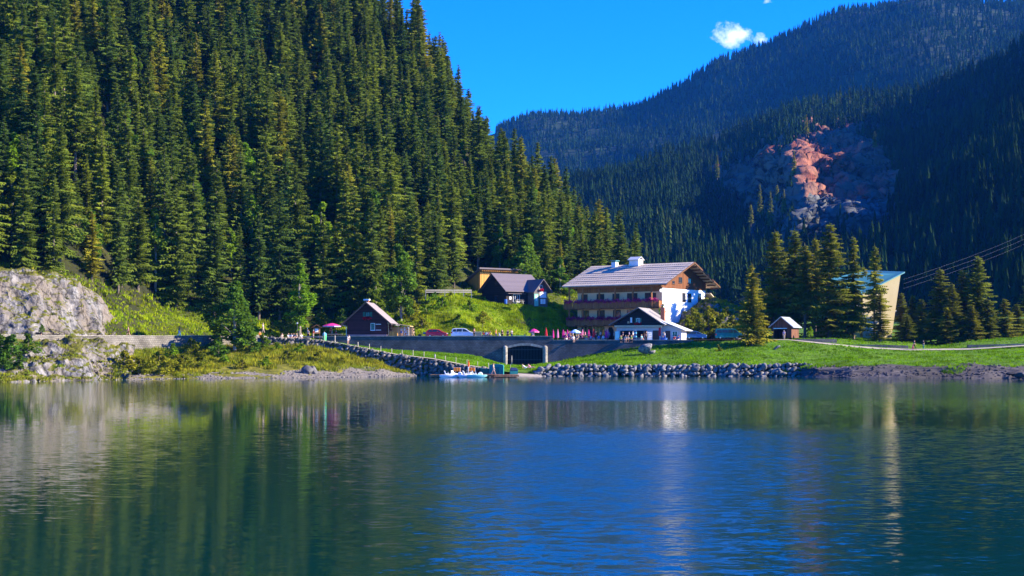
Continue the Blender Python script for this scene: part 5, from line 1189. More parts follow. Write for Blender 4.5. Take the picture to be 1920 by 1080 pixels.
# ---- ground cover: uncountable blades and herbs, one mesh a zone
def tufts(name, L, n, h, wd, m, seed, vmin=0, vmax=1, mask=None, blades=7, u0=0, u1=1):
    g = np.random.default_rng(seed); u, v = g.uniform(u0, u1, n), g.uniform(vmin, vmax, n); p = L.at(u, v)
    if mask is not None:
        k = mask(p, u, v); p = p[k]
    n = len(p); sz = g.uniform(.5, 1.3, n) * (0.75 + 0.5 * fbm(p, 0.3, 2, seed))
    pos = np.repeat(p, blades, 0); s = np.repeat(sz, blades)[:, None]; N = len(pos)
    a = g.uniform(0, 6.28, N); d = np.stack([np.cos(a), np.sin(a), np.zeros(N)], 1); q = np.stack([-np.sin(a), np.cos(a), np.zeros(N)], 1)
    b0 = pos + d * g.uniform(0, wd, (N, 1)) * s; tip = b0 + d * g.uniform(.1, .5, (N, 1)) * h * s + np.array([0, 0, 1]) * g.uniform(.5, 1.1, (N, 1)) * h * s
    w = g.uniform(.35, .8, (N, 1)) * wd * s * .5; lo = np.array([0, 0, -.12])
    V = np.stack([b0 - q * w + lo, b0 + q * w + lo, tip], 1).reshape(-1, 3); rnd = np.repeat(np.repeat(np.clip(.5 + .5 * fbm(p, 0.18, 3, seed + 1) * 1.4 + g.normal(size=n) * .18, 0, 1), blades), 3)
    return tag(link(name, npmesh(name, V, np.arange(N * 3).reshape(-1, 3), {'rnd': rnd}), m), kind='stuff')


def bank_mask(p, u, v): return fbm(p, 0.16, 3, 99) + v * 1.5 > 0.45
tufts('tall_grass', left_bank, 9000, .8, .38, M['gold'], 1, .12, .99, bank_mask)
tufts('lawn_grass', grass_slope, 7000, .3, .22, M['lawn'], 2, .12, .98)
tufts('lawn_grass', right_bank, 16000, .36, .3, M['lawn'], 3, .1, 1, None, 6)
tufts('meadow_grass', mound, 15000, .62, .3, M['meadow'], 4, 0, .98)
tufts('lawn_grass', valley, 9000, .35, .3, M['lawn'], 5, .0, .12, lambda p, u, v: (p[:, 1] > 264.7) & (p[:, 0] > 46))
hm_ = lambda p, u, v: v < hillside.t[2] * 1.1 + 0 * u
tufts('wild_grass', hillside, 13000, .5, .5, M['meadow'], 6, 0, float(hillside.t[2]) * 1.15)
tufts('undergrowth', hillside, 14000, 1.0, .6, M['under'], 7, .08, 1.0)
g = np.random.default_rng(8)
for nm, L, n, k in (('wild_grass', cliff_up, 700, .85), ('wild_grass', cliff_low, 1500, .78), ('wild_grass', outcrop, 2200, .35)):
    N_ = L.normals(); iu, iv = g.integers(1, L.nu - 1, n * 8), g.integers(int(L.nv * .12), L.nv - 1, n * 8); sel = (N_[iu, iv, 2] + .45 * fbm(L.G[iu, iv], .25, 3, 4) > k); iu, iv = iu[sel][:n], iv[sel][:n]
    class _T: pass
    T = _T(); pts_ = L.G[iu, iv]; T.at = lambda u, v, P_=pts_: P_[:len(u)]
    tufts(nm, T, len(pts_), .34, .42, M['gold'], 9)

tufts('shore_grass', shore, 2600, .5, .35, M['lawn'], 12, .45, 1, lambda p, u, v: fbm(p, .13, 3, 31) + (v - .8) * 1.4 > .12)

# ---- far forest: thousands of trees on the distant slopes, one mass each
def farforest(name, L, n, H, seed, mask=None, vlim=(0, 1), tiers=6, sides=5):
    g = np.random.default_rng(seed); u, v = g.random(n), g.uniform(*vlim, n); p = L.at(u, v); px, py = proj(p)
    k = (px > 930) & (px < 1990) & (py > -30) & (py < 600)
    if mask is not None: k &= mask(px, py, p)
    p = p[k]; n = len(p); h = H * g.uniform(.6, 1.25, n) * (1 + .2 * fbm(p, .01, 2, seed)); V = []
    rnd = np.clip(.45 + .4 * fbm(p, .012, 3, seed + 2) + g.normal(size=n) * .22, 0, 1)
    for t in range(tiers):
        f0 = .06 + .84 * t / tiers; R_ = .16 * (1 - f0 * .93); z0 = f0; z1 = min(1.0, f0 + 2.0 / tiers)
        for s in range(sides):
            a = g.uniform(0, 6.28, n); w = 2.6 / sides; r_ = R_ * g.uniform(.7, 1.2, n)
            for (ang, rr, zz) in ((a - w, r_, z0), (a + w, r_ * .95, z0 - .03), (a, r_ * .05, z1)):
                V.append(np.stack([p[:, 0] + np.cos(ang) * rr * h, p[:, 1] + np.sin(ang) * rr * h, p[:, 2] + zz * h], 1))
    V = np.stack(V, 1); m_ = V.shape[1]
    tag(link(name, npmesh(name, V.reshape(-1, 3), np.arange(n * m_).reshape(-1, 3), {'rnd': np.repeat(rnd, m_)}), M['farneedle']), kind='stuff'); print(name, n)


def notcliff(px, py, p): return cliff_in(px, py - 8, p) < 2


farforest('far_forest', far_ridge, 17000, 19, 500, None, (0.35, .86))
farforest('mountain_forest', near_ridge, 14000, 18, 501, notcliff, (0.0, .78), 10, 6)
for i, (px, yb, hp, D, label) in enumerate(((1489, 330, 52, 985, 'lone tall spruce on the rib left of the red cliff'), (1445, 420, 66, 905, 'hazy spruce at the left foot of the red cliff'), (1408, 430, 52, 900, 'hazy spruce further left below the red cliff'), (1470, 400, 50, 915, 'hazy spruce close under the sunlit cliff edge'), (1345, 330, 44, 1060, 'hazy spruce alone left of the red cliff top'), (1640, 285, 44, 1040, 'hazy spruce on the upper right rim of the red cliff'), (1512, 250, 40, 1080, 'hazy spruce at the crown of the red cliff'),
                                            (1425, 400, 60, 912, 'hazy spruce in the clump left of the grey ledges'), (1457, 385, 44, 930, 'hazy spruce tip above the clump by the sunlit cliff'))):
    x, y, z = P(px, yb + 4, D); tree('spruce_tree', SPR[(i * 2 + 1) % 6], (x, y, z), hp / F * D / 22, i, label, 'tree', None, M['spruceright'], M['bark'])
# ---------------------------------------------------------------- cars
def car(name, label, cat, loc, rz, paint, L, Wd, Hh, prof, belt, wheels, wr, wins, group=None):
    """prof: (x, z) outline of the body, nose at +x; belt: height where the cabin starts to lean in."""
    root = empty(name, loc, rz, label, cat, group)
    def hw(z): return Wd / 2 if z <= belt else Wd / 2 - (z - belt) / (Hh - belt) * Wd * .13
    pl = []
    for i, (x, z) in enumerate(prof): pl.append((x, z))
    low = []                                            # underside with wheel arches, from nose to tail
    for wx in sorted(wheels, reverse=True):
        for k in range(9):
            a = math.pi * k / 8; low.append((wx + (wr + .06) * math.cos(a), max(.2, wr + (wr + .05) * math.sin(a))))
    outline = pl + [(pl[-1][0], .22)] if pl[-1][1] > .22 else pl
    outline = [(pl[0][0], .22)] + [(x, z) for x, z in low] + [(pl[-1][0], .22)] + pl[::-1]
    n = len(outline); mb = MB(); vs = [(x, -hw(z), z) for x, z in outline] + [(x, hw(z), z) for x, z in outline]
    mb.add(vs, [list(range(n)), list(range(n, 2 * n))[::-1]] + [((i + 1) % n, i, n + i, n + (i + 1) % n) for i in range(n)])
    mb.build('body', paint, root, bevel=.04)
    for wn_ in wins:                                    # side glass, both sides
        for s in (-1, 1):
            g = MB(); off = .012; q = [(x, s * (hw(z) + off), z) for x, z in wn_]; g.add(q, [list(range(len(q))) if s < 0 else list(range(len(q)))[::-1]]); g.build('window', M['carglass'], root)
    for i in range(len(prof) - 1):                      # screens: steep runs between belt and roof
        (x0, z0), (x1, z1) = prof[i], prof[i + 1]
        if min(z0, z1) >= belt - .06 and abs(z1 - z0) > .22:
            g = MB(); e = .1; a0, a1 = (x0 + (x1 - x0) * e, z0 + (z1 - z0) * e), (x0 + (x1 - x0) * (1 - e), z0 + (z1 - z0) * (1 - e)); nx = .02 if x0 > 0 else -.02
            g.add([(a0[0] + nx, -hw(a0[1]) + .1, a0[1] + .012), (a0[0] + nx, hw(a0[1]) - .1, a0[1] + .012), (a1[0] + nx, hw(a1[1]) - .1, a1[1] + .012), (a1[0] + nx, -hw(a1[1]) + .1, a1[1] + .012)], [(0, 1, 2, 3)]); g.build('windscreen', M['carglass'], root)
    for wx in wheels:
        for s in (-1, 1):
            w = empty('wheel', (wx, s * (Wd / 2 - .11), wr)); w.parent = root; w.rotation_euler = (math.radians(90), 0, 0)
            t = MB(); t.lathe([(wr * .62, -.1), (wr * .95, -.11), (wr, -.06), (wr, .06), (wr * .95, .11), (wr * .62, .1)], 18); t.build('tyre', M['rubber'], w, True)
            t = MB(); t.lathe([(.05, -.112), (wr * .6, -.105), (wr * .62, 0), (wr * .6, .105), (.05, .112)], 10, flute=.12); t.build('rim', M['rim'], w)
    xf, xr = prof[-1][0], prof[0][0]
    for s in (-1, 1):
        h = MB(); h.box(xf - .3, xf - .01, s * Wd * .36 - .17, s * Wd * .36 + .17 + .0, .6, .76); h.box(xf - .02, xf + .025, s * Wd * .36 - .15, s * Wd * .36 + .15, .6, .76); h.build('headlight', M['lamp'], root, bevel=.02)
        h = MB(); h.box(xr - .02, xr + .2, s * (Wd / 2 - .07) - .08, s * (Wd / 2 - .07) + .085, .72, 1.02); h.build('tail_light', M['taillamp'], root)
        h = MB(); xm = wins[-1][-1][0] - .05; h.box(xm - .1, xm + .1, s * (Wd / 2 + .02) - .02, s * (Wd / 2 + .02) + .14 * s + .02 if s > 0 else s * (Wd / 2 + .02) + .02, belt + .02, belt + .16) if s > 0 else h.box(xm - .1, xm + .1, -Wd / 2 - .18, -Wd / 2 - .0, belt + .02, belt + .16); h.build('mirror', paint, root)
    b = MB(); b.box(xf - .06, xf + .02, -Wd * .4, Wd * .4, .3, .45); b.box(xr - .02, xr + .06, -Wd * .4, Wd * .4, .32, .48); b.build('bumper', M['rubber'], root)
    return root


GP = 'cars parked along the road wall'
hatch = [(-1.95, .35), (-1.98, .75), (-1.9, 1.0), (-1.55, 1.40), (-1.0, 1.47), (.1, 1.46), (.5, 1.36), (1.1, .98), (1.75, .84), (1.98, .62), (1.98, .35)]
car('parked_car', 'shiny red hatchback parked nose right behind the road wall', 'car', XZ(819.5, 262, 6.64), -.1, M['carred'], 4, 1.7, 1.47, hatch, .92, (-1.2, 1.22), .31,
    [[(-1.6, .97), (-.8, .97), (-.8, 1.36), (-1.42, 1.34)], [(-.72, .97), (.15, .97), (.15, 1.38), (-.72, 1.37)], [(.23, .97), (.95, .97), (.5, 1.28), (.23, 1.37)]], GP)
mpv = [(-2.1, .35), (-2.14, .8), (-2.06, 1.05), (-1.85, 1.58), (-1.3, 1.66), (.2, 1.65), (.65, 1.55), (1.35, 1.05), (1.9, .88), (2.12, .66), (2.12, .35)]
car('parked_car', 'silver-white people carrier parked beside the standing walker', 'car', XZ(868, 262, 6.62), -.06, M['carsilver'], 4.3, 1.75, 1.66, mpv, 1.0, (-1.3, 1.32), .32,
    [[(-1.85, 1.05), (-1.2, 1.05), (-1.2, 1.52), (-1.72, 1.5)], [(-1.1, 1.05), (-.1, 1.05), (-.1, 1.54), (-1.1, 1.53)], [(0, 1.05), (1.15, 1.05), (.65, 1.42), (.3, 1.52), (0, 1.54)]], GP)
hb2 = [(-1.95, .35), (-2.0, .78), (-1.92, 1.0), (-1.62, 1.42), (-1.1, 1.5), (.0, 1.5), (.45, 1.4), (1.15, 1.0), (1.8, .82), (2.02, .6), (2.02, .35)]
car('parked_car', 'metallic blue estate hatchback parked right of the kiosk annex', 'car', XZ(1304, 264, 6.3), -.05, M['carblue'], 4.1, 1.72, 1.5, hb2, .93, (-1.22, 1.25), .31,
    [[(-1.68, .98), (-.9, .98), (-.9, 1.4), (-1.5, 1.37)], [(-.82, .98), (.1, .98), (.1, 1.41), (-.82, 1.41)], [(.18, .98), (1.0, .98), (.48, 1.32), (.18, 1.41)]], GP)
van = [(-2.45, .4), (-2.48, 1.0), (-2.42, 1.75), (-2.3, 1.92), (-1.8, 1.97), (1.0, 1.96), (1.25, 1.88), (1.95, 1.22), (2.35, 1.05), (2.48, .8), (2.48, .4)]
car('parked_van', 'dark green minibus van parked beside the golden-lit spruce', 'van', XZ(1365.5, 264, 6.28), -.04, M['carvangreen'], 5, 1.9, 1.97, van, 1.15, (-1.55, 1.5), .35,
    [[(-2.2, 1.22), (-1.3, 1.22), (-1.3, 1.76), (-2.15, 1.76)], [(-1.2, 1.22), (-.2, 1.22), (-.2, 1.77), (-1.2, 1.77)], [(-.1, 1.22), (.75, 1.22), (.75, 1.78), (-.1, 1.78)], [(.85, 1.22), (1.75, 1.22), (1.2, 1.75), (.85, 1.78)]], GP)
# motorcycle behind the red car
mo = empty('motorcycle', XZ(794, 262, 6.64), .2, 'dark blue motorcycle standing left of the red car', 'motorcycle')
for x in (-.7, .7):
    t = MB(); t.lathe([(.2, -.05), (.3, -.05), (.31, 0), (.3, .05), (.2, .05)], 14); w_ = t.build('wheel', M['rubber'], mo, True); w_.location = (x, 0, .31); w_.rotation_euler = (math.radians(90), 0, 0)
t = MB(); t.tube([(-.7, 0, .31), (-.3, 0, .55), (.3, 0, .6), (.6, 0, .85), (.7, 0, .31)], .05); t.tube([(.55, -.35, 1.02), (.55, .35, 1.02)], .03); t.tube([(.55, 0, 1.02), (.6, 0, .8)], .03); t.build('frame', M['iron'], mo)
t = MB(); t.hexa([(-.1, -.14, .6), (.45, -.14, .62), (.45, .14, .62), (-.1, .14, .6), (-.05, -.1, .88), (.4, -.12, .92), (.4, .12, .92), (-.05, .1, .88)]); t.build('tank', M['carblue'], mo, bevel=.03)
t = MB(); t.box(-.75, -.1, -.13, .13, .72, .82); t.build('seat', M['rubber'], mo, bevel=.03)
# guard rail below the van
gr_ = empty('guard_rail', XZ(1365, 258.5, 5.95), 0, 'rusty low guard rail in front of the green van', 'guard rail')
t = MB(); t.box(-3.3, 3.3, -.04, .04, .08, .3); t.build('rail', plain('rusty rail', (.12, .05, .035), .8, .3), gr_)
for x in (-3, -1, 1, 3): t = MB(); t.box(x - .06, x + .06, .042, .14, -.8, .28); t.build('post', M['concrete'], gr_)


# ---------------------------------------------------------------- people
def skin(name, joints, edges, mat_, parent, sub=1):
    names = list(joints); idx = {k: i for i, k in enumerate(names)}
    me = bpy.data.meshes.new(name); me.from_pydata([joints[k][0] for k in names], [(idx[a], idx[b]) for a, b in edges], []); o = bpy.data.objects.new(name, me); COL.objects.link(o)
    sm = o.modifiers.new('skin', 'SKIN'); sm.use_smooth_shade = True
    for i, k in enumerate(names): r = joints[k][1]; me.skin_vertices[0].data[i].radius = (r, r)
    me.skin_vertices[0].data[0].use_root = True
    ss = o.modifiers.new('sub', 'SUBSURF'); ss.levels = sub; ss.render_levels = sub
    dg = bpy.context.evaluated_depsgraph_get(); out = bpy.data.meshes.new_from_object(o.evaluated_get(dg)); bpy.data.objects.remove(o); out.name = name
    out.materials.clear(); out.materials.append(mat_); return out


def pose(kind):
    """Joint positions of a figure 1.74 m tall facing -Y; z = 0 under the feet (or under the seat for sitters)."""
    J = {}
    lean = {'walk': .04, 'bend': .30}.get(kind, 0.0)
    pz = {'sit': .16, 'lounge': .14}.get(kind, .95)
    J['pelvis'] = ((0, 0, pz), .125)
    if kind == 'lounge': tor = lambda h: (0, h * .75, pz + h * .62)
    else: tor = lambda h: (0, -lean * h * 1.6, pz + h * (1 - lean * .8))
    J['spine'] = (tor(.2), .12); J['chest'] = (tor(.40), .14); J['neck'] = (tor(.55), .055); b = tor(.62); J['jaw'] = ((0, b[1] - .02, b[2]), .075)
    J['head'] = ((0, b[1] - .015, b[2] + .09), .098); J['top'] = ((0, b[1] + .005, b[2] + .155), .06); J['nose'] = ((0, b[1] - .115, b[2] + .055), .014)
    E_ = [('pelvis', 'spine'), ('spine', 'chest'), ('chest', 'neck'), ('neck', 'jaw'), ('jaw', 'head'), ('head', 'top'), ('head', 'nose')]
    ch = J['chest'][0]
    for s, n in ((-1, 'l'), (1, 'r')):
        J['ear' + n] = ((s * .1, b[1], b[2] + .07), .018); E_.append(('head', 'ear' + n))
        sh = (s * .185, ch[1] + .01, ch[2] + .06); J['sh' + n] = (sh, .062)
        if kind == 'walk': el, wr_ = (s * .23, sh[1] + s * .1, sh[2] - .28), (s * .22, sh[1] + s * .1 - .16, sh[2] - .47)
        elif kind == 'bend': el, wr_ = (s * .22, sh[1] - .12, sh[2] - .26), (s * .14, sh[1] - .2, sh[2] - .48)
        elif kind == 'sit': el, wr_ = (s * .23, sh[1] - .08, sh[2] - .27), (s * .12, sh[1] - .3, sh[2] - .36)
        elif kind == 'lounge': el, wr_ = (s * .25, sh[1] + .14, sh[2] - .2), (s * .24, sh[1] + .1, max(.06, sh[2] - .38))
        elif kind == 'hold': el, wr_ = (s * .22, sh[1] - .05, sh[2] - .27), (s * .1, sh[1] - .26, sh[2] - .2)
        else: el, wr_ = (s * .235, sh[1] + .03, sh[2] - .29), (s * .25, sh[1] - .05, sh[2] - .53)
        J['el' + n] = (el, .045); J['wr' + n] = (wr_, .03); d = Vector(wr_) - Vector(el); d.normalize(); pm_ = Vector(wr_) + d * .06; J['palm' + n] = (tuple(pm_), .034)
        E_ += [('chest', 'sh' + n), ('sh' + n, 'el' + n), ('el' + n, 'wr' + n), ('wr' + n, 'palm' + n)]
        sd_ = Vector((0, 1, 0)) if abs(d.y) < .7 else Vector((1, 0, 0))
        for k, (o_, ln) in enumerate(((-.03, .065), (-.01, .078), (.01, .073), (.03, .055))):
            a = pm_ + d * .04 + sd_ * o_; c = a + d * ln * .5 + Vector((-s * .006, 0, 0)); e = a + d * ln + Vector((-s * .022, 0, 0))
            J['f%d%s' % (k, n)] = (tuple(a), .010); J['g%d%s' % (k, n)] = (tuple(c), .009); J['h%d%s' % (k, n)] = (tuple(e), .008); E_ += [('palm' + n, 'f%d%s' % (k, n)), ('f%d%s' % (k, n), 'g%d%s' % (k, n)), ('g%d%s' % (k, n), 'h%d%s' % (k, n))]
        a = pm_ - d * .02 - sd_ * .045; e = a + d * .045 - sd_ * .015; J['t0' + n] = (tuple(a), .011); J['t1' + n] = (tuple(e), .009); E_ += [('palm' + n, 't0' + n), ('t0' + n, 't1' + n)]
        hp = (s * .095, 0, pz - .05); J['hip' + n] = (hp, .092)
        if kind == 'walk': kn, an = (s * .09, s * .17 - .06, .5), (s * .09, s * .33, .1 + (.06 if s > 0 else 0))
        elif kind == 'sit': kn, an = (s * .12, -.43, pz - .02), (s * .12, -.46, pz - .44)
        elif kind == 'lounge': kn, an = (s * .13, -.42, .28 if s > 0 else .1), (s * .12, -.8, .07)
        else: kn, an = (s * .1, -.02, .5), (s * .105, .02, .09)
        J['kn' + n] = (kn, .062); J['an' + n] = (an, .042); J['toe' + n] = ((an[0] * 1.05, an[1] - .15, max(an[2] - .055, pz - .5 if kind == 'sit' else .03)) if kind != 'lounge' else (an[0], an[1] - .05, .18), .035)
        E_ += [('pelvis', 'hip' + n), ('hip' + n, 'kn' + n), ('kn' + n, 'an' + n), ('an' + n, 'toe' + n)]
    return J, E_


def grow(J, keys, extra):
    return {k: (J[k][0], J[k][1] + extra) for k in keys}


def mixp(a, b, t): return tuple(x + (y - x) * t for x, y in zip(a, b))


FIG = {}
for kind in ('stand', 'walk', 'sit', 'lounge', 'bend', 'hold'):
    J, E_ = pose(kind); f_ = {}
    body = skin('body', J, E_, M['skin'], None)
    hd_ = J['head'][0]; eb = MB()
    for s in (-1, 1): eb.lathe([(.002, -.012), (.012, 0), (.002, .012)], 6, (s * .034, hd_[1] - .092, hd_[2] - .005))
    eb.box(-.025, .025, J['jaw'][0][1] - .082, J['jaw'][0][1] - .07, J['jaw'][0][2] - .0, J['jaw'][0][2] + .01)
    em = bpy.data.meshes.new('face'); em.from_pydata(eb.v, [], eb.f); f_['face'] = em; em.materials.append(plain('eyes and lips', (.09, .03, .025), .5))
    f_['body'] = body
    S1 = grow(J, ('chest', 'spine', 'pelvis', 'shl', 'shr'), .02)
    for s in 'lr': S1['sl' + s] = (mixp(J['sh' + s][0], J['el' + s][0], .7), .066)
    f_['shirt'] = skin('shirt', S1, [('chest', 'spine'), ('spine', 'pelvis'), ('chest', 'shl'), ('chest', 'shr'), ('shl', 'sll'), ('shr', 'slr')], M['c_white'], None)
    T1 = grow(J, ('pelvis', 'hipl', 'hipr', 'knl', 'knr'), .018); Sh = {k: T1[k] for k in ('pelvis', 'hipl', 'hipr')}
    for s in 'lr': T1['cu' + s] = (mixp(J['kn' + s][0], J['an' + s][0], .92), .062); Sh['cu' + s] = (mixp(J['hip' + s][0], J['kn' + s][0], .75), .095)
    f_['trousers'] = skin('trousers', T1, [('pelvis', 'hipl'), ('pelvis', 'hipr'), ('hipl', 'knl'), ('hipr', 'knr'), ('knl', 'cul'), ('knr', 'cur')], M['c_navy'], None)
    f_['shorts'] = skin('shorts', Sh, [('pelvis', 'hipl'), ('pelvis', 'hipr'), ('hipl', 'cul'), ('hipr', 'cur')], M['c_navy'], None)
    h0 = J['head'][0]; t0 = J['top'][0]
    f_['hair'] = skin('hair', {'a': ((0, h0[1] + .03, h0[2] + .01), .096), 'b': ((0, t0[1] + .012, t0[2] + .012), .07), 'c': ((0, h0[1] + .06, h0[2] - .07), .06)}, [('a', 'b'), ('a', 'c')], M['h_dark'], None)
    FIG[kind] = f_


def person(loc, kind, rz, shirt, legs, hair, label, group=None, shorts=False, bare=False, s=1.0, hat=None):
    o = empty('person', loc, rz, label, 'person', group); o.scale = (s, s, s)
    parts = [('body', 'body', None), ('hair', 'hair', M['h_' + hair])] + ([] if bare else [('shirt', 'shirt', M['c_' + shirt])]) + [('shorts' if shorts else 'trousers',) * 2 + (M['c_' + legs],)]
    for nm, key, m in parts:
        c = bpy.data.objects.new(nm, FIG[kind][key]); COL.objects.link(c); c.parent = o
        if m: c.material_slots[0].link = 'OBJECT'; c.material_slots[0].material = m
        if nm == 'body': fo = bpy.data.objects.new('face', FIG[kind]['face']); COL.objects.link(fo); fo.parent = c
    return o


PW, PR = 'people resting by the path', 'people on the road'
pe = lambda px, D, z, *a, **k: person(XZ(px, D, z), *a, **k)
pe(241, 229.5, 6.45, 'walk', -1.4, 'orange', 'brown', 'brown', 'bare-chested walker in shorts on the wall road by the grass bank', shorts=True, bare=True)
pe(75, 215, 6.45, 'lounge', .4, 'red', 'white', 'blond', 'person in red sitting at the foot of the rock face', shorts=True)
pe(336, 237, 6.5, 'walk', 1.5, 'black', 'white', 'dark', 'walker in black jacket and white trousers left of the leafy wall tree')
pe(487, 250, 6.65, 'sit', .2, 'orange', 'brown', 'brown', 'person in orange sitting just right of the leafy wall tree')
pe(493, 252.5, 7.3, 'walk', 1.2, 'grey', 'beige', 'grey', 'person in grey walking behind the sitter in orange')
for px, sh, lg, hr, lb in ((529, 'beige', 'brown', 'dark', 'sunbather in beige leaning back leftmost of the seated row'), (541, 'white', 'grey', 'blond', 'person in white with fair hair seated on the path edge'), (546.5, 'white', 'beige', 'dark', 'dark-haired person in white shirt seated beside the fair-haired one'), (551, 'navy', 'beige', 'brown', 'person in navy shirt seated in the row on the path edge'), (556, 'beige', 'white', 'blond', 'fair-haired person in beige seated in the row on the path edge'), (565, 'white', 'skyblue', 'grey', 'grey-haired person in white seated rightmost of the row below the yellow sign')):
    pe(px, 247.5, 6.25, 'sit', R.uniform(-.6, .6), sh, lg, hr, lb, shorts=True)
pe(578, 249, 6.15, 'stand', 2.6, 'grey', 'black', 'brown', 'person in grey shirt and black trousers standing under the yellow sign')
pe(587.5, 249.5, 6.1, 'stand', -1.2, 'red', 'beige', 'grey', 'grey-haired person in red beside the roofed notice board', shorts=True)
pe(620.5, 258.5, 6.75, 'stand', .3, 'red', 'brown', 'dark', 'person in red standing under the crimson parasol')
pe(630, 258.5, 6.95, 'sit', 1.2, 'red', 'navy', 'dark', 'person in red sitting on the table edge under the crimson parasol', shorts=True)
pe(652.5, 243.6, HC + (HOR - 645.5) / F * 243.6, 'bend', .6, 'white', 'white', 'dark', 'person in white bending forward on the sloping footpath', shorts=True)
pe(752.5, 256.9 + 2, 6.7, 'stand', 2.9, 'white', 'blue', 'grey', 'shopper in white shirt and blue shorts at the souvenir stall', shorts=True)
pe(733, 259.4, 6.7, 'stand', .3, 'brown', 'navy', 'brown', 'seller in brown behind the counter of the souvenir stall')
pe(775, 261.5, 6.65, 'walk', .9, 'black', 'beige', 'dark', 'hiker with black top on the track beside the stall', shorts=True)
pe(889, 260.5, 6.5, 'stand', .5, 'brown', 'black', 'dark', 'person in brown standing at the nose of the silver car')
for px, sh, kd_, lb in ((907, 'red', 'sit', 'person in red sitting first from the silver car by the wall'), (911.5, 'white', 'sit', 'person in white sitting between red and pink on the wall edge'), (915, 'pink', 'sit', 'person in pink sitting on the wall edge near the silver car'), (919, 'yellow', 'sit', 'person in yellow sitting on the wall edge near the silver car')):
    pe(px, 257.2, 6.75, kd_, R.uniform(2.4, 3.6), sh, 'navy', 'brown', lb)
pe(930, 259.5, 6.3, 'stand', 1.4, 'orange', 'navy', 'blond', 'fair-haired person in orange standing behind the road wall'); pe(937, 258.4, 6.3, 'bend', -1, 'cyan', 'white', 'blond', 'child in cyan leaning on the road wall', s=.75)
pe(941.5, 261.5, 6.3, 'stand', .1, 'black', 'black', 'brown', 'tall person all in black standing above the tunnel'); pe(952, 260.3, 6.25, 'stand', -.6, 'navy', 'brown', 'brown', 'person in navy beside the one in a grey top above the tunnel'); pe(959.5, 260, 6.3, 'hold', .7, 'grey', 'navy', 'dark', 'broad person in grey top right of the one in navy above the tunnel')
pe(999.5, 262.4, 6.0, 'stand', .2, 'white', 'beige', 'grey', 'person in white standing under the pink open parasol'); pe(984, 263, 6.3, 'sit', .3, 'white', 'navy', 'dark', 'person in white sitting at the lime green benches')
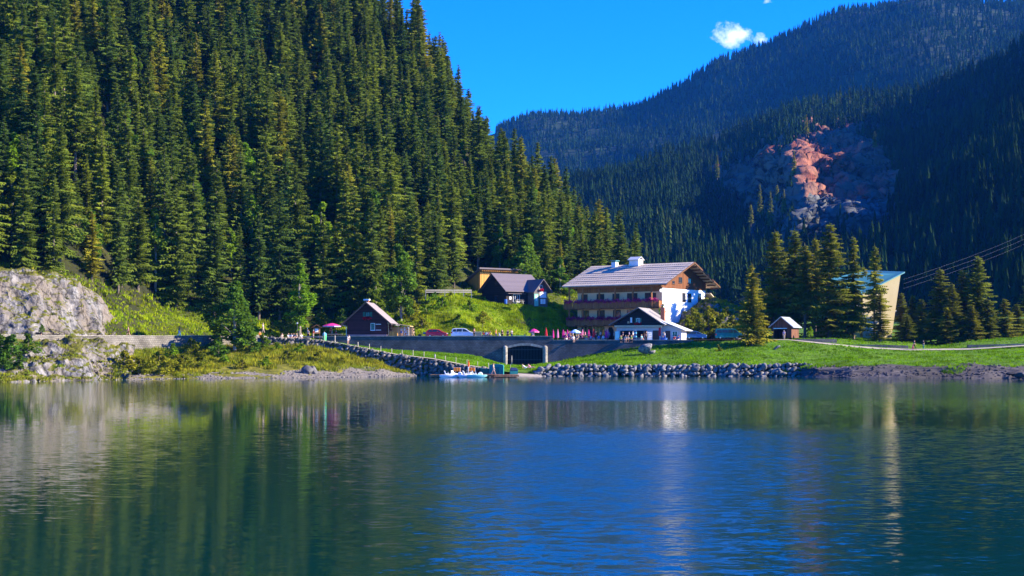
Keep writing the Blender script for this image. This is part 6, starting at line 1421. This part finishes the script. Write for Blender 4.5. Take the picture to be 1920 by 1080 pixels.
# guests on the terrace: (px, D, z, pose, shirt, legs, hair, label)
TG = 'guests on the terrace'
for px, D, z, kd_, sh, lg, hr, lb in ((1062, 262, 6.2, 'sit', 'pink', 'white', 'blond', 'guest in pink at the left end of the terrace crowd'), (1066, 264, 5.95, 'stand', 'white', 'pink', 'brown', 'standing guest in white with pink legs at the left of the crowd'), (1070, 261.5, 6.2, 'sit', 'navy', 'navy', 'dark', 'guest in navy sitting near the left of the crowd'),
                                      (1080, 263.5, 5.95, 'stand', 'green', 'navy', 'brown', 'guest in green standing under the pale blue parasol'), (1084, 262, 6.2, 'sit', 'beige', 'beige', 'blond', 'guest in beige sitting under the pale blue parasol'), (1089, 263, 5.95, 'hold', 'magenta', 'black', 'dark', 'guest in magenta standing right of the pale blue parasol'),
                                      (1094, 261, 6.3, 'sit', 'orange', 'brown', 'brown', 'guest in orange sitting behind the terrace wall'), (1099.5, 261.2, 6.2, 'sit', 'yellow', 'white', 'blond', 'guest in yellow beside the one in orange'), (1105, 263.5, 6.2, 'sit', 'red', 'white', 'dark', 'guest in red before the restaurant window'), (1113, 262.8, 6.1, 'sit', 'white', 'white', 'grey', 'grey-haired guest in white below the folded red parasol'),
                                      (1122.5, 261.6, 6.15, 'sit', 'blue', 'white', 'brown', 'guest in blue sitting on the terrace wall side'), (1131, 261.4, 6.1, 'sit', 'white', 'beige', 'blond', 'fair guest in white left of the arched door'), (1138, 262.4, 6.15, 'sit', 'magenta', 'navy', 'dark', 'guest in magenta in front of the arched door'), (1143, 263, 5.95, 'stand', 'blue', 'black', 'brown', 'guest in blue standing left of the kiosk corner'),
                                      (1151, 261.8, 5.9, 'stand', 'grey', 'black', 'dark', 'guest in grey at the left corner of the kiosk'), (1187, 258.4, 5.95, 'stand', 'white', 'navy', 'grey', 'guest in white at the kiosk hatch beside the blue stand'), (1203, 257.6, 6.15, 'sit', 'cyan', 'white', 'blond', 'guest in cyan sitting before the kiosk door'),
                                      (1212, 258, 5.95, 'stand', 'black', 'black', 'brown', 'guest all in black beside the white display shelf'), (1059, 265, 6.05, 'stand', 'lilac', 'navy', 'dark', 'guest in lilac at the back left of the crowd'), (1068, 266, 6.1, 'stand', 'orange', 'white', 'brown', 'standing guest in orange at the back of the crowd'), (1074, 265.5, 6.1, 'stand', 'white', 'navy', 'grey', 'grey-haired guest in white left of the pale blue parasol'), (1087, 266, 6.1, 'stand', 'blue', 'navy', 'blond', 'standing guest in blue at the back, right of the pale blue parasol'),
                                      (1097, 265.5, 6.1, 'stand', 'pink', 'navy', 'dark', 'standing guest in pink at the back behind the one in orange'), (1108, 262, 6.1, 'sit', 'skyblue', 'navy', 'brown', 'guest in sky blue below the vivid red parasol'), (1117, 264.5, 6.05, 'stand', 'red', 'black', 'brown', 'standing guest in red right of the vivid red parasol'), (1126, 265, 6.05, 'stand', 'white', 'black', 'dark', 'standing dark-haired guest in white by the restaurant window'), (1134, 265, 6.05, 'stand', 'yellow', 'navy', 'brown', 'standing guest in yellow near the arched door'),
                                      (1168, 259, 5.98, 'stand', 'navy', 'black', 'dark', 'customer in navy at the left kiosk hatch'), (1180, 259, 5.98, 'stand', 'lilac', 'black', 'brown', 'customer in lilac at the left kiosk hatch'), (1208, 259, 5.98, 'stand', 'orange', 'navy', 'brown', 'customer in orange at the right kiosk hatch'), (1246.5, 258.3, 5.95, 'bend', 'white', 'blue', 'blond', 'guest in white bending by the blue tub'), (1264.5, 259, 6.0, 'sit', 'red', 'navy', 'dark', 'guest in red sitting at the annex wall'), (1272, 259, 6.0, 'sit', 'blue', 'white', 'brown', 'guest in blue sitting left of the parked blue car')):
    pe(px, D, z, kd_, R.uniform(-1.0, 1.0) if kd_ != 'stand' else R.uniform(-2, 2), sh, lg, hr, lb, TG, shorts=lg in ('white', 'beige'))
WS = 'people sitting on the terrace wall'
for px, sh, lg, hr, lb in ((1075, 'white', 'white', 'blond', 'person in white dangling legs over the terrace wall alone'), (1164, 'green', 'black', 'brown', 'leftmost person in green sitting on the terrace wall before the kiosk'), (1173, 'grey', 'beige', 'blond', 'person in grey between the two in green on the wall'), (1177.5, 'beige', 'brown', 'dark', 'dark-haired person in beige on the wall left of the second green'), (1183.5, 'green', 'black', 'blond', 'fair-haired person in green rightmost on the terrace wall')):
    pe(px, 256.2, 6.0, 'sit', R.uniform(-.25, .25), sh, lg, hr, lb, WS, shorts=lg in ('beige', 'white'))
pe(1470, 264.5, HC + (HOR - 636.8) / F * 264.5, 'stand', 2.9, 'lilac', 'beige', 'grey', 'walker in lilac shirt in front of the brown shed')
zp = HC + (HOR - 655.6) / F * 263.2
pe(1714, 263.2, zp, 'walk', 1.4, 'navy', 'black', 'dark', 'walker in navy jacket on the path at the slanted tower'); pe(1711.5, 262.8, zp, 'walk', 1.4, 'magenta', 'magenta', 'dark', 'small child in magenta beside the walker in navy', s=.62); pe(1731.5, 263.4, zp + .05, 'stand', -1.4, 'black', 'teal', 'dark', 'person in black top and teal trousers right of the walker with child')
pe(985, 236.5, HC + (HOR - 690.5) / F * 236.5, 'lounge', 1.4, 'white', 'white', 'blond', 'sunbather in white lying on the grass before the tunnel', shorts=True); pe(995, 236.8, HC + (HOR - 690.2) / F * 236.8, 'lounge', 1.0, 'pink', 'beige', 'brown', 'sunbather in pink sitting on the grass before the tunnel', shorts=True)

# ---------------------------------------------------------------- parasols
def parasol(loc, label, c1, open_=False, R_=1.5, c2=None, h=2.35, group=None):
    o = empty('parasol', loc, R.uniform(0, 1), label, 'parasol', group); p = MB(); p.tube([(0, 0, 0), (0, 0, h)], .025, 8); p.build('pole', M['steel'] if open_ else M['fencewood'], o)
    f_ = MB(); f_.box(-.25, .25, -.25, .25, 0, .1); f_.build('base', M['concrete'], o)
    cn = MB()
    if open_:
        n = 8; ring = [(R_ * math.cos(2 * math.pi * k / n), R_ * math.sin(2 * math.pi * k / n), h - .5) for k in range(n)]; mid = [(x * .5, y * .5, h - .17) for x, y, z in ring]; val = [(x, y, z - .2) for x, y, z in ring]
        vs = [(0, 0, h + .03)] + mid + ring + val; fs = [(0, 1 + k, 1 + (k + 1) % n) for k in range(n)] + [(1 + k, 9 + k, 9 + (k + 1) % n, 1 + (k + 1) % n) for k in range(n)] + [(9 + k, 17 + k, 17 + (k + 1) % n, 9 + (k + 1) % n) for k in range(n)]
        cn.add(vs, fs); cn.m = [0] * 16 + [1] * 8
        ob = cn.build('canopy', [M['c_' + c1], M['c_' + (c2 or c1)]], o); so_ = ob.modifiers.new('thick', 'SOLIDIFY'); so_.thickness = .02
        rb = MB()
        for x, y, z in ring: rb.tube([(0, 0, h - .06), (x * .97, y * .97, z - .03)], .012, 4)
        rb.build('ribs', M['steel'], o)
    else:
        cn.lathe([(.05, h - 1.45), (.27, h - 1.5), (.24, h - 1.1), (.16, h - .5), (.07, h - .06), (.02, h + .08)], 12, flute=.28); cn.build('canopy', M['c_' + c1], o)
    return o


parasol(XZ(622.5, 257.8, 6.55), 'open crimson parasol with white valance beside the dark hut', 'magenta', True, 1.75, 'lilac', 2.6); parasol(XZ(1001, 262.6, 6.0), 'open pink-red parasol above the tunnel mouth', 'magenta', True, 1.0, 'pink', 2.2)
parasol(XZ(1078.5, 264, 5.75), 'open pale blue parasol in the terrace crowd', 'skyblue', True, 1.0, 'skyblue', 2.35)
for px, D, c, lb in ((1024, 262, 'red', 'folded bright red parasol left of the terrace wall step'), (1037.5, 265, 'magenta', 'folded crimson parasol standing back in the hedge shade'), (1046, 260.5, 'pink', 'folded pink and pale parasol right of the wall step'), (1056, 264.5, 'magenta', 'folded crimson parasol at the left of the crowd'), (1064, 263.5, 'magenta', 'second folded crimson parasol at the left of the crowd, just right of the first'),
                     (1092.5, 262.5, 'pink', 'folded pink parasol next to the pale blue open one'), (1104, 266, 'magenta', 'folded crimson parasol before the restaurant window'), (1113, 261.2, 'red', 'folded vivid red parasol in the middle of the terrace'), (1131.5, 262, 'orange', 'folded orange parasol left of the arched door'), (1136.5, 261.5, 'magenta', 'folded crimson parasol right before the arched door'), (1140, 263, 'pink', 'folded pale pink parasol against the arched door')):
    parasol(XZ(px, D, 5.7 if px > 1030 else 5.95), lb, c, group='folded parasols on the terrace')
# beer tables and benches on the terrace
def beer_table(px, D, z, m, label, group=None):
    o = empty('beer_table', XZ(px, D, z), R.uniform(-.2, .2), label, 'table', group); t = MB(); t.box(-1.1, 1.1, -.25, .25, .72, .77); t.build('tabletop', m, o)
    for x in (-.8, .8): t = MB(); t.box(x - .03, x + .03, -.22, .22, 0, .718); t.build('leg', M['iron'], o)
    for s in (-1, 1): t = MB(); t.box(-1.1, 1.1, s * .55 - .13, s * .55 + .13, .42, .46); t.box(-.82, -.78, s * .55 - .1, s * .55 + .1, 0, .418); t.box(.78, .82, s * .55 - .1, s * .55 + .1, 0, .418); t.build('bench', m, o)


for px, D, lb in ((1068, 263, 'beer table at the left of the terrace crowd'), (1090, 262, 'beer table beside the pale blue parasol'), (1110, 263.5, 'beer table under the vivid red folded parasol'), (1128, 262, 'beer table left of the arched door')): beer_table(px, D, 5.75, M['lightwood'], lb, 'terrace tables')
beer_table(971, 261, 6.2, M['c_lime'], 'lime green table with benches left of the pink parasol'); beer_table(986, 263, 6.15, M['c_lime'], 'second lime green table right under the pink parasol edge')
# garden bench table by the black house, barrel
x, y, z = P(973, 569.5, 286); o = empty('picnic_table', (x, y, z), .3, 'weathered picnic table with benches in front of the black house', 'picnic table'); t = MB(); t.box(-.9, .9, -.4, .4, .7, .76); t.build('tabletop', M['fencewood'], o)
for s in (-1, 1): t = MB(); t.box(-.9, .9, s * .75 - .13, s * .75 + .13, .42, .47); t.build('bench', M['fencewood'], o); t = MB(); t.hexa([(s * .7 - .05, -.75, 0), (s * .7 + .05, -.75, 0), (s * .7 + .05, .75, 0), (s * .7 - .05, .75, 0), (s * .7 - .05, -.25, .7), (s * .7 + .05, -.25, .7), (s * .7 + .05, .25, .7), (s * .7 - .05, .25, .7)]); t.build('leg', M['fencewood'], o)
x, y, z = P(948, 569.5, 284.5); t = MB(); t.lathe([(.27, 0), (.3, .1), (.32, .45), (.3, .8), (.27, .9)], 14, (x, y, z)); tag(t.build('barrel', M['c_blue'], smooth=False), 'small blue barrel at the corner of the black house', 'barrel')
# street furniture by the hut
o = empty('signpost', XZ(576.5, 250.6, 6.15), .0, 'post with a bright yellow sign board beside the path', 'sign'); t = MB(); t.tube([(0, 0, -.3), (0, 0, 2.75)], .04); t.build('pole', M['steel'], o); t = MB(); t.box(-.3, .3, -.06, -.03, 2.1, 2.75); t.build('sign_board', M['c_yellow'], o)
o = empty('notice_board', XZ(593.5, 251.2, 6.05), .25, 'wooden notice board under its own little gable roof', 'notice board')
for x in (-.55, .55): t = MB(); t.box(x - .06, x + .06, -.06, .06, -.3, 2.2); t.build('post', M['beamwood'], o)
t = MB(); t.box(-.62, .62, -.1, -.065, 1.15, 2.2); bd_ = t.build('board', M['brownwood'], o); t = MB(); t.box(-.28, .3, -.13, -.105, 1.4, 2.0); t.build('notice', M['white'], bd_); t = MB(); t.prism([(-.95, 2.2), (0, 2.75), (.95, 2.2), (.95, 2.1), (0, 2.62), (-.95, 2.1)], -.5, .4); t.build('roof', M['beamwood'], o)
o = empty('litter_bin', XZ(608.5, 249.5, 5.75), 0, 'green litter bin with pale hood on a post by the hut steps', 'bin'); t = MB(); t.lathe([(.3, .1), (.34, .9), (.34, 1.1)], 12); t.build('bin', M['c_lime'], o); t = MB(); t.lathe([(.35, 1.1), (.33, 1.45), (.1, 1.62)], 12); t.build('hood', M['c_cyan'], o); t = MB(); t.tube([(-.42, 0, -.9), (-.42, 0, 1.0)], .05); t.build('post', M['fencewood'], o)
o = empty('table', XZ(627, 257.6, 6.4), .1, 'long grey wooden table under the crimson parasol', 'table'); t = MB(); t.box(-1.5, 1.5, -.4, .4, .68, .78); t.build('tabletop', plain('grey wood', (.2, .18, .17), .8, .2), o)
for x in (-1.2, 1.2): t = MB(); t.box(x - .08, x + .08, -.3, .3, -.2, .678); t.build('leg', M['beamwood'], o)
o = empty('lamp_post', XZ(557.5, 250, 6.2), 0, 'slim dark post with a small white lamp head by the path', 'lamp post'); t = MB(); t.tube([(0, 0, -.3), (0, 0, 2.7)], .05); t.build('pole', M['iron'], o); t = MB(); t.box(-.1, .1, -.1, .1, 2.7, 2.95); t.build('lamp_head', M['white'], o)
t = MB(); a, b_ = P(566, 631.5, 246.6), P(604, 632.6, 246.2); t.hexa([(a[0], a[1], a[2]), (b_[0], b_[1], b_[2]), (b_[0], b_[1] + .35, b_[2]), (a[0], a[1] + .35, a[2]), (a[0], a[1], a[2] + .12), (b_[0], b_[1], b_[2] + .12), (b_[0], b_[1] + .35, b_[2] + .12), (a[0], a[1] + .35, a[2] + .12)]); tag(t.build('kerb_beam', M['fencewood']), 'pale timber beam edging the path below the notice board', 'beam')
for px, py, D, h, w_ in ((608, 638, 246, 1.5, .05), (628, 641, 246, 1.1, .11), (671, 649.5, 244, .75, .11), (692.5, 654, 243, .85, .055), (714, 658, 242.4, .85, .055), (734.5, 662, 241.8, .8, .05), (754, 665, 241.6, .8, .05), (774.5, 667, 241.4, 1.0, .05), (795, 670, 241, .95, .05), (815.5, 673.5, 240.4, .85, .13), (835, 677, 239.8, .9, .055), (855, 680, 239.2, .95, .05), (875.5, 684, 238.6, .9, .05), (895.5, 687.5, 238, .9, .05), (916, 690.5, 237.4, .9, .06), (936.5, 687, 240, .5, .04), (957, 689, 239, .5, .04)):
    x, y, z = P(px, py, D); t = MB(); t.lathe([(w_, -.3), (w_, h - .06), (w_ * .7, h)], 8, (x, y, z)); tag(t.build('path_post', M['fencewood'] if w_ < .1 else M['concrete'], smooth=False), ('thick concrete bollard' if w_ > .1 else 'thin pale marker post') + ' on the grass edge of the footpath to the dock', 'post', ('bollards' if w_ > .1 else 'marker posts') + ' along the footpath')
# kiosk wares
o = empty('blue_stand', XZ(1157, 257.8, 5.95), 0, 'tall blue ice-cream advertising stand left of the kiosk hatch', 'stand'); t = MB(); t.box(-.35, .35, -.06, .06, .1, 1.7); t.build('panel', M['c_cyan'], o); t = MB(); t.box(-.4, .4, -.25, .25, 0, .1); t.build('foot', M['iron'], o)
o = empty('postcard_stand', XZ(1191, 257.6, 5.95), 0, 'blue rotating postcard stand in front of the kiosk wall', 'stand'); t = MB(); t.tube([(0, 0, 0), (0, 0, 2.0)], .04); t.build('pole', M['steel'], o)
for k in range(5): t = MB(); t.lathe([(.3, .35 + k * .32), (.3, .55 + k * .32)], 6); t.build('card_rack', M['c_cyan'] if k % 2 else M['c_navy'], o)
o = empty('display_shelf', XZ(1218, 258.2, 5.95), 0, 'white display shelf beside the kiosk door', 'shelf'); t = MB(); t.box(-.45, .45, 0, .05, 0, 1.6); t.build('back_panel', M['white'], o)
for k in range(4): t = MB(); t.box(-.45, .45, -.3, -.002, .2 + k * .42, .24 + k * .42); t.build('shelf', M['white'], o)
t = MB(); x, y, z = XZ(1245, 257.6, 5.95); t.lathe([(.5, 0), (.62, .5), (.66, .55), (.6, .55), (.48, .1)], 16, (x, y, z)); tag(t.build('tub', M['c_blue']), 'round blue plastic tub in front of the kiosk corner', 'tub')
o = empty('stall_frame', XZ(897, 260.5, 6.25), 0, 'small pale timber frame stand right of the silver car', 'stand')
for x in (-.55, .55): t = MB(); t.box(x - .06, x + .06, -.06, .06, 0, 1.25); t.build('post', M['fencewood'], o)
t = MB(); t.box(-.7, .7, -.09, .09, 1.25, 1.38); t.build('beam', M['fencewood'], o); t = MB(); t.box(-.48, .48, -.02, .02, .1, 1.2); t.build('panel', M['beige'], o)

# ---------------------------------------------------------------- dock and boats
def dock(px0, px1, D, wid, rz, label):
    x0, x1 = XZ(px0, D, 0)[0], XZ(px1, D, 0)[0]; o = empty('dock', ((x0 + x1) / 2, D, 0), rz, label, 'dock'); L_ = (x1 - x0) / 2; t = MB()
    n_ = int(L_ * 2 / .18)
    for k in range(n_): t.box(-L_ + k * .18, -L_ + k * .18 + .165, -wid / 2, wid / 2, .38, .44)
    t.build('deck', M['dockwood'], o); t = MB()
    for y in (-wid / 2 + .02, wid / 2 - .1): t.box(-L_, L_, y, y + .1, .12, .378)
    t.build('beam', M['dockwood'], o)
    for x in (-L_ * .8, 0, L_ * .8): t = MB(); t.lathe([(.28, -.3), (.28, .11)], 10, (x, 0, 0)); t.build('float', M['iron'], o)
    return o


dock(807, 836, 224, 2.2, -.05, 'left wooden dock platform beside the pedal boats'); dock(905, 928, 227, 2.2, .0, 'low middle dock platform in front of the green shed'); dock(926, 972, 225, 2.0, .10, 'right wooden dock platform that the woman walks on')
t = MB(); q = [P(972, 706, 228.5), P(1018, 706.5, 229), P(1000, 699, 234), P(955, 695.5, 235)]; t.hexa([(x, y, -.6) for x, y, z in q] + [(q[0][0], q[0][1], .05), (q[1][0], q[1][1], .0), (q[2][0], q[2][1], .6), (q[3][0], q[3][1], .85)]); tag(t.build('slipway', M['path']), kind='structure')
pe(925, 225.2, .45, 'walk', 1.35, 'beige', 'grey', 'blond', 'woman in beige walking along the dock past the green shed', shorts=True)
o = empty('dock_shed', XZ(930.5, 229.6, .35), -.06, 'green storage shed with rounded roof on the dock', 'shed'); t = MB(); n_ = 8; t.prism([(-1.15, 0), (1.15, 0), (1.15, 1.45)] + [(1.15 * math.cos(math.pi * k / n_), 1.45 + .22 * math.sin(math.pi * k / n_)) for k in range(1, n_)] + [(-1.15, 1.45)], 0, 1.6); t.build('shell', M['c_teal'], o); t = MB(); t.box(-.5, .5, -.05, -.004, .1, 1.2); t.build('door', plain('darker green door', (.02, .15, .12), .7, .2), o)
o = empty('dock_box', XZ(909.5, 229.8, .3), 0, 'low dark green box left of the rounded shed', 'box'); t = MB(); t.box(-.75, .75, 0, 1.0, 0, .95); t.build('box', plain('dark green box', (.02, .12, .09), .7, .2), o); t = MB(); t.box(-.8, .8, -.05, 1.05, .952, 1.02); t.build('lid', M['c_teal'], o)
o = empty('covered_crate', XZ(963.5, 227, .45), .1, 'blue-green tarpaulin covered crate at the right end of the dock', 'crate'); t = MB(); t.box(-.62, .62, -.4, .4, 0, .75); t.build('crate', M['c_teal'], o); t = MB(); t.hexa([(-.68, -.46, .6), (.68, -.46, .6), (.68, .46, .6), (-.68, .46, .6), (-.45, -.3, 1.08), (.4, -.3, 1.0), (.4, .3, 1.0), (-.45, .3, 1.08)]); t.build('tarpaulin', M['c_navy'], o, bevel=.06)


def pedal_boat(px, D, rz, hull, seat, label):
    o = empty('pedal_boat', XZ(px, D, .02), rz, label, 'pedal boat', 'pedal boats at the dock')
    for s in (-1, 1):
        t = MB(); ys = s * .55
        sec = [(-1.55, .12, .18), (-1.3, .24, .08), (0, .26, .05), (1.1, .24, .08), (1.6, .06, .3)]; vs = []
        for x, w_, zb in sec: vs += [(x, ys - w_, .42), (x, ys + w_, .42), (x, ys + w_ * .6, zb - .1), (x, ys - w_ * .6, zb - .1)]
        fs = [(0, 1, 2, 3), (19, 18, 17, 16)] + [(i * 4 + k, i * 4 + 4 + k, i * 4 + 4 + (k + 1) % 4, i * 4 + (k + 1) % 4) for i in range(4) for k in range(4)]; t.add(vs, fs); t.build('hull', hull, o, True, .03)
    t = MB(); t.box(-1.2, 1.0, -.45, .45, .34, .43); t.build('deck', hull, o, bevel=.02)
    for y in (-.4, .4): t = MB(); t.hexa([(-.55, y - .25, .44), (0, y - .25, .44), (0, y + .25, .44), (-.55, y + .25, .44), (-.5, y - .23, .58), (.0, y - .23, .6), (.0, y + .23, .6), (-.5, y + .23, .58)]); t.hexa([(-.62, y - .25, .5), (-.48, y - .25, .56), (-.48, y + .25, .56), (-.62, y + .25, .5), (-.82, y - .22, 1.05), (-.7, y - .22, 1.05), (-.7, y + .22, 1.05), (-.82, y + .22, 1.05)]); t.build('seat', seat, o, bevel=.03)
    t = MB(); t.lathe([(.34, -.12), (.4, 0), (.34, .12)], 14); w_ = t.build('paddle_housing', seat, o); w_.location = (.55, 0, .45); w_.rotation_euler = (math.radians(90), 0, 0)
    t = MB(); t.tube([(-.1, 0, .43), (-.15, 0, .85)], .025); t.tube([(-.15, -.08, .85), (-.15, .08, .85)], .025); t.build('tiller', M['steel'], o)


pedal_boat(842, 223.5, .1, M['white'], M['white'], 'white pedal boat with white seats at the left of the moored pair'); pedal_boat(856, 224.2, -.2, M['c_blue'], M['white'], 'blue and white pedal boat moored second from the left')
pedal_boat(877, 223.2, .15, M['white'], M['white'], 'white pedal boat below the furled red parasol pole'); pedal_boat(894, 222.4, .05, plain('turquoise hull', (.25, .62, .55), .4, .4, var=.05), M['white'], 'turquoise pedal boat nearest the dock shed')
for px, D, lb in ((856.5, 226.4, 'bright orange life vests hung on a rack above the blue pedal boat'), (884, 226.2, 'bright orange life vests hung on a rack right of the furled red parasol')):
    o = empty('vest_rack', XZ(px, D, .2), 0, lb, 'life vests'); t = MB(); t.tube([(-.6, 0, 0), (-.6, 0, 1.35)], .03); t.tube([(.6, 0, 0), (.6, 0, 1.35)], .03); t.tube([(-.6, 0, 1.35), (.6, 0, 1.35)], .03); t.build('rack', M['steel'], o)
    for k in range(3): x = -.38 + k * .38; t = MB(); t.hexa([(x - .17, -.1, .7), (x + .17, -.1, .7), (x + .17, .1, .7), (x - .17, .1, .7), (x - .14, -.07, 1.3), (x + .14, -.07, 1.3), (x + .14, .07, 1.3), (x - .14, .07, 1.3)]); t.build('life_vest', M['c_orange'], o, bevel=.04)
o = empty('rental_pole', XZ(878.5, 225.5, .3), 0, 'tall white pole with furled orange-red parasol among the boats', 'parasol'); t = MB(); t.tube([(0, 0, 0), (0, 0, 2.4)], .04); t.build('pole', M['white'], o); t = MB(); t.lathe([(.04, 1.35), (.16, 1.4), (.14, 1.9), (.03, 2.45)], 10, flute=.25); t.build('canopy', plain('orange red cloth', (.6, .1, .03), .9, .1), o)
dock(838, 906, 226.6, 1.2, 0, 'narrow jetty behind the moored pedal boats')

# ---------------------------------------------------------------- air
def haze():
    m = bpy.data.materials.new('haze'); m.use_nodes = True; n, l = m.node_tree.nodes, m.node_tree.links; n.clear()
    out = n.new('ShaderNodeOutputMaterial'); v = n.new('ShaderNodeVolumePrincipled'); v.inputs['Color'].default_value = (0.035, 0.27, 0.95, 1); v.inputs['Density'].default_value = 0.000045; v.inputs['Anisotropy'].default_value = 0.0
    l.new(v.outputs[0], out.inputs['Volume'])
    t = MB(); t.box(-2600, 2600, -160, 3700, -5, 820); o = t.build('haze', m); tag(o, kind='stuff')
haze()
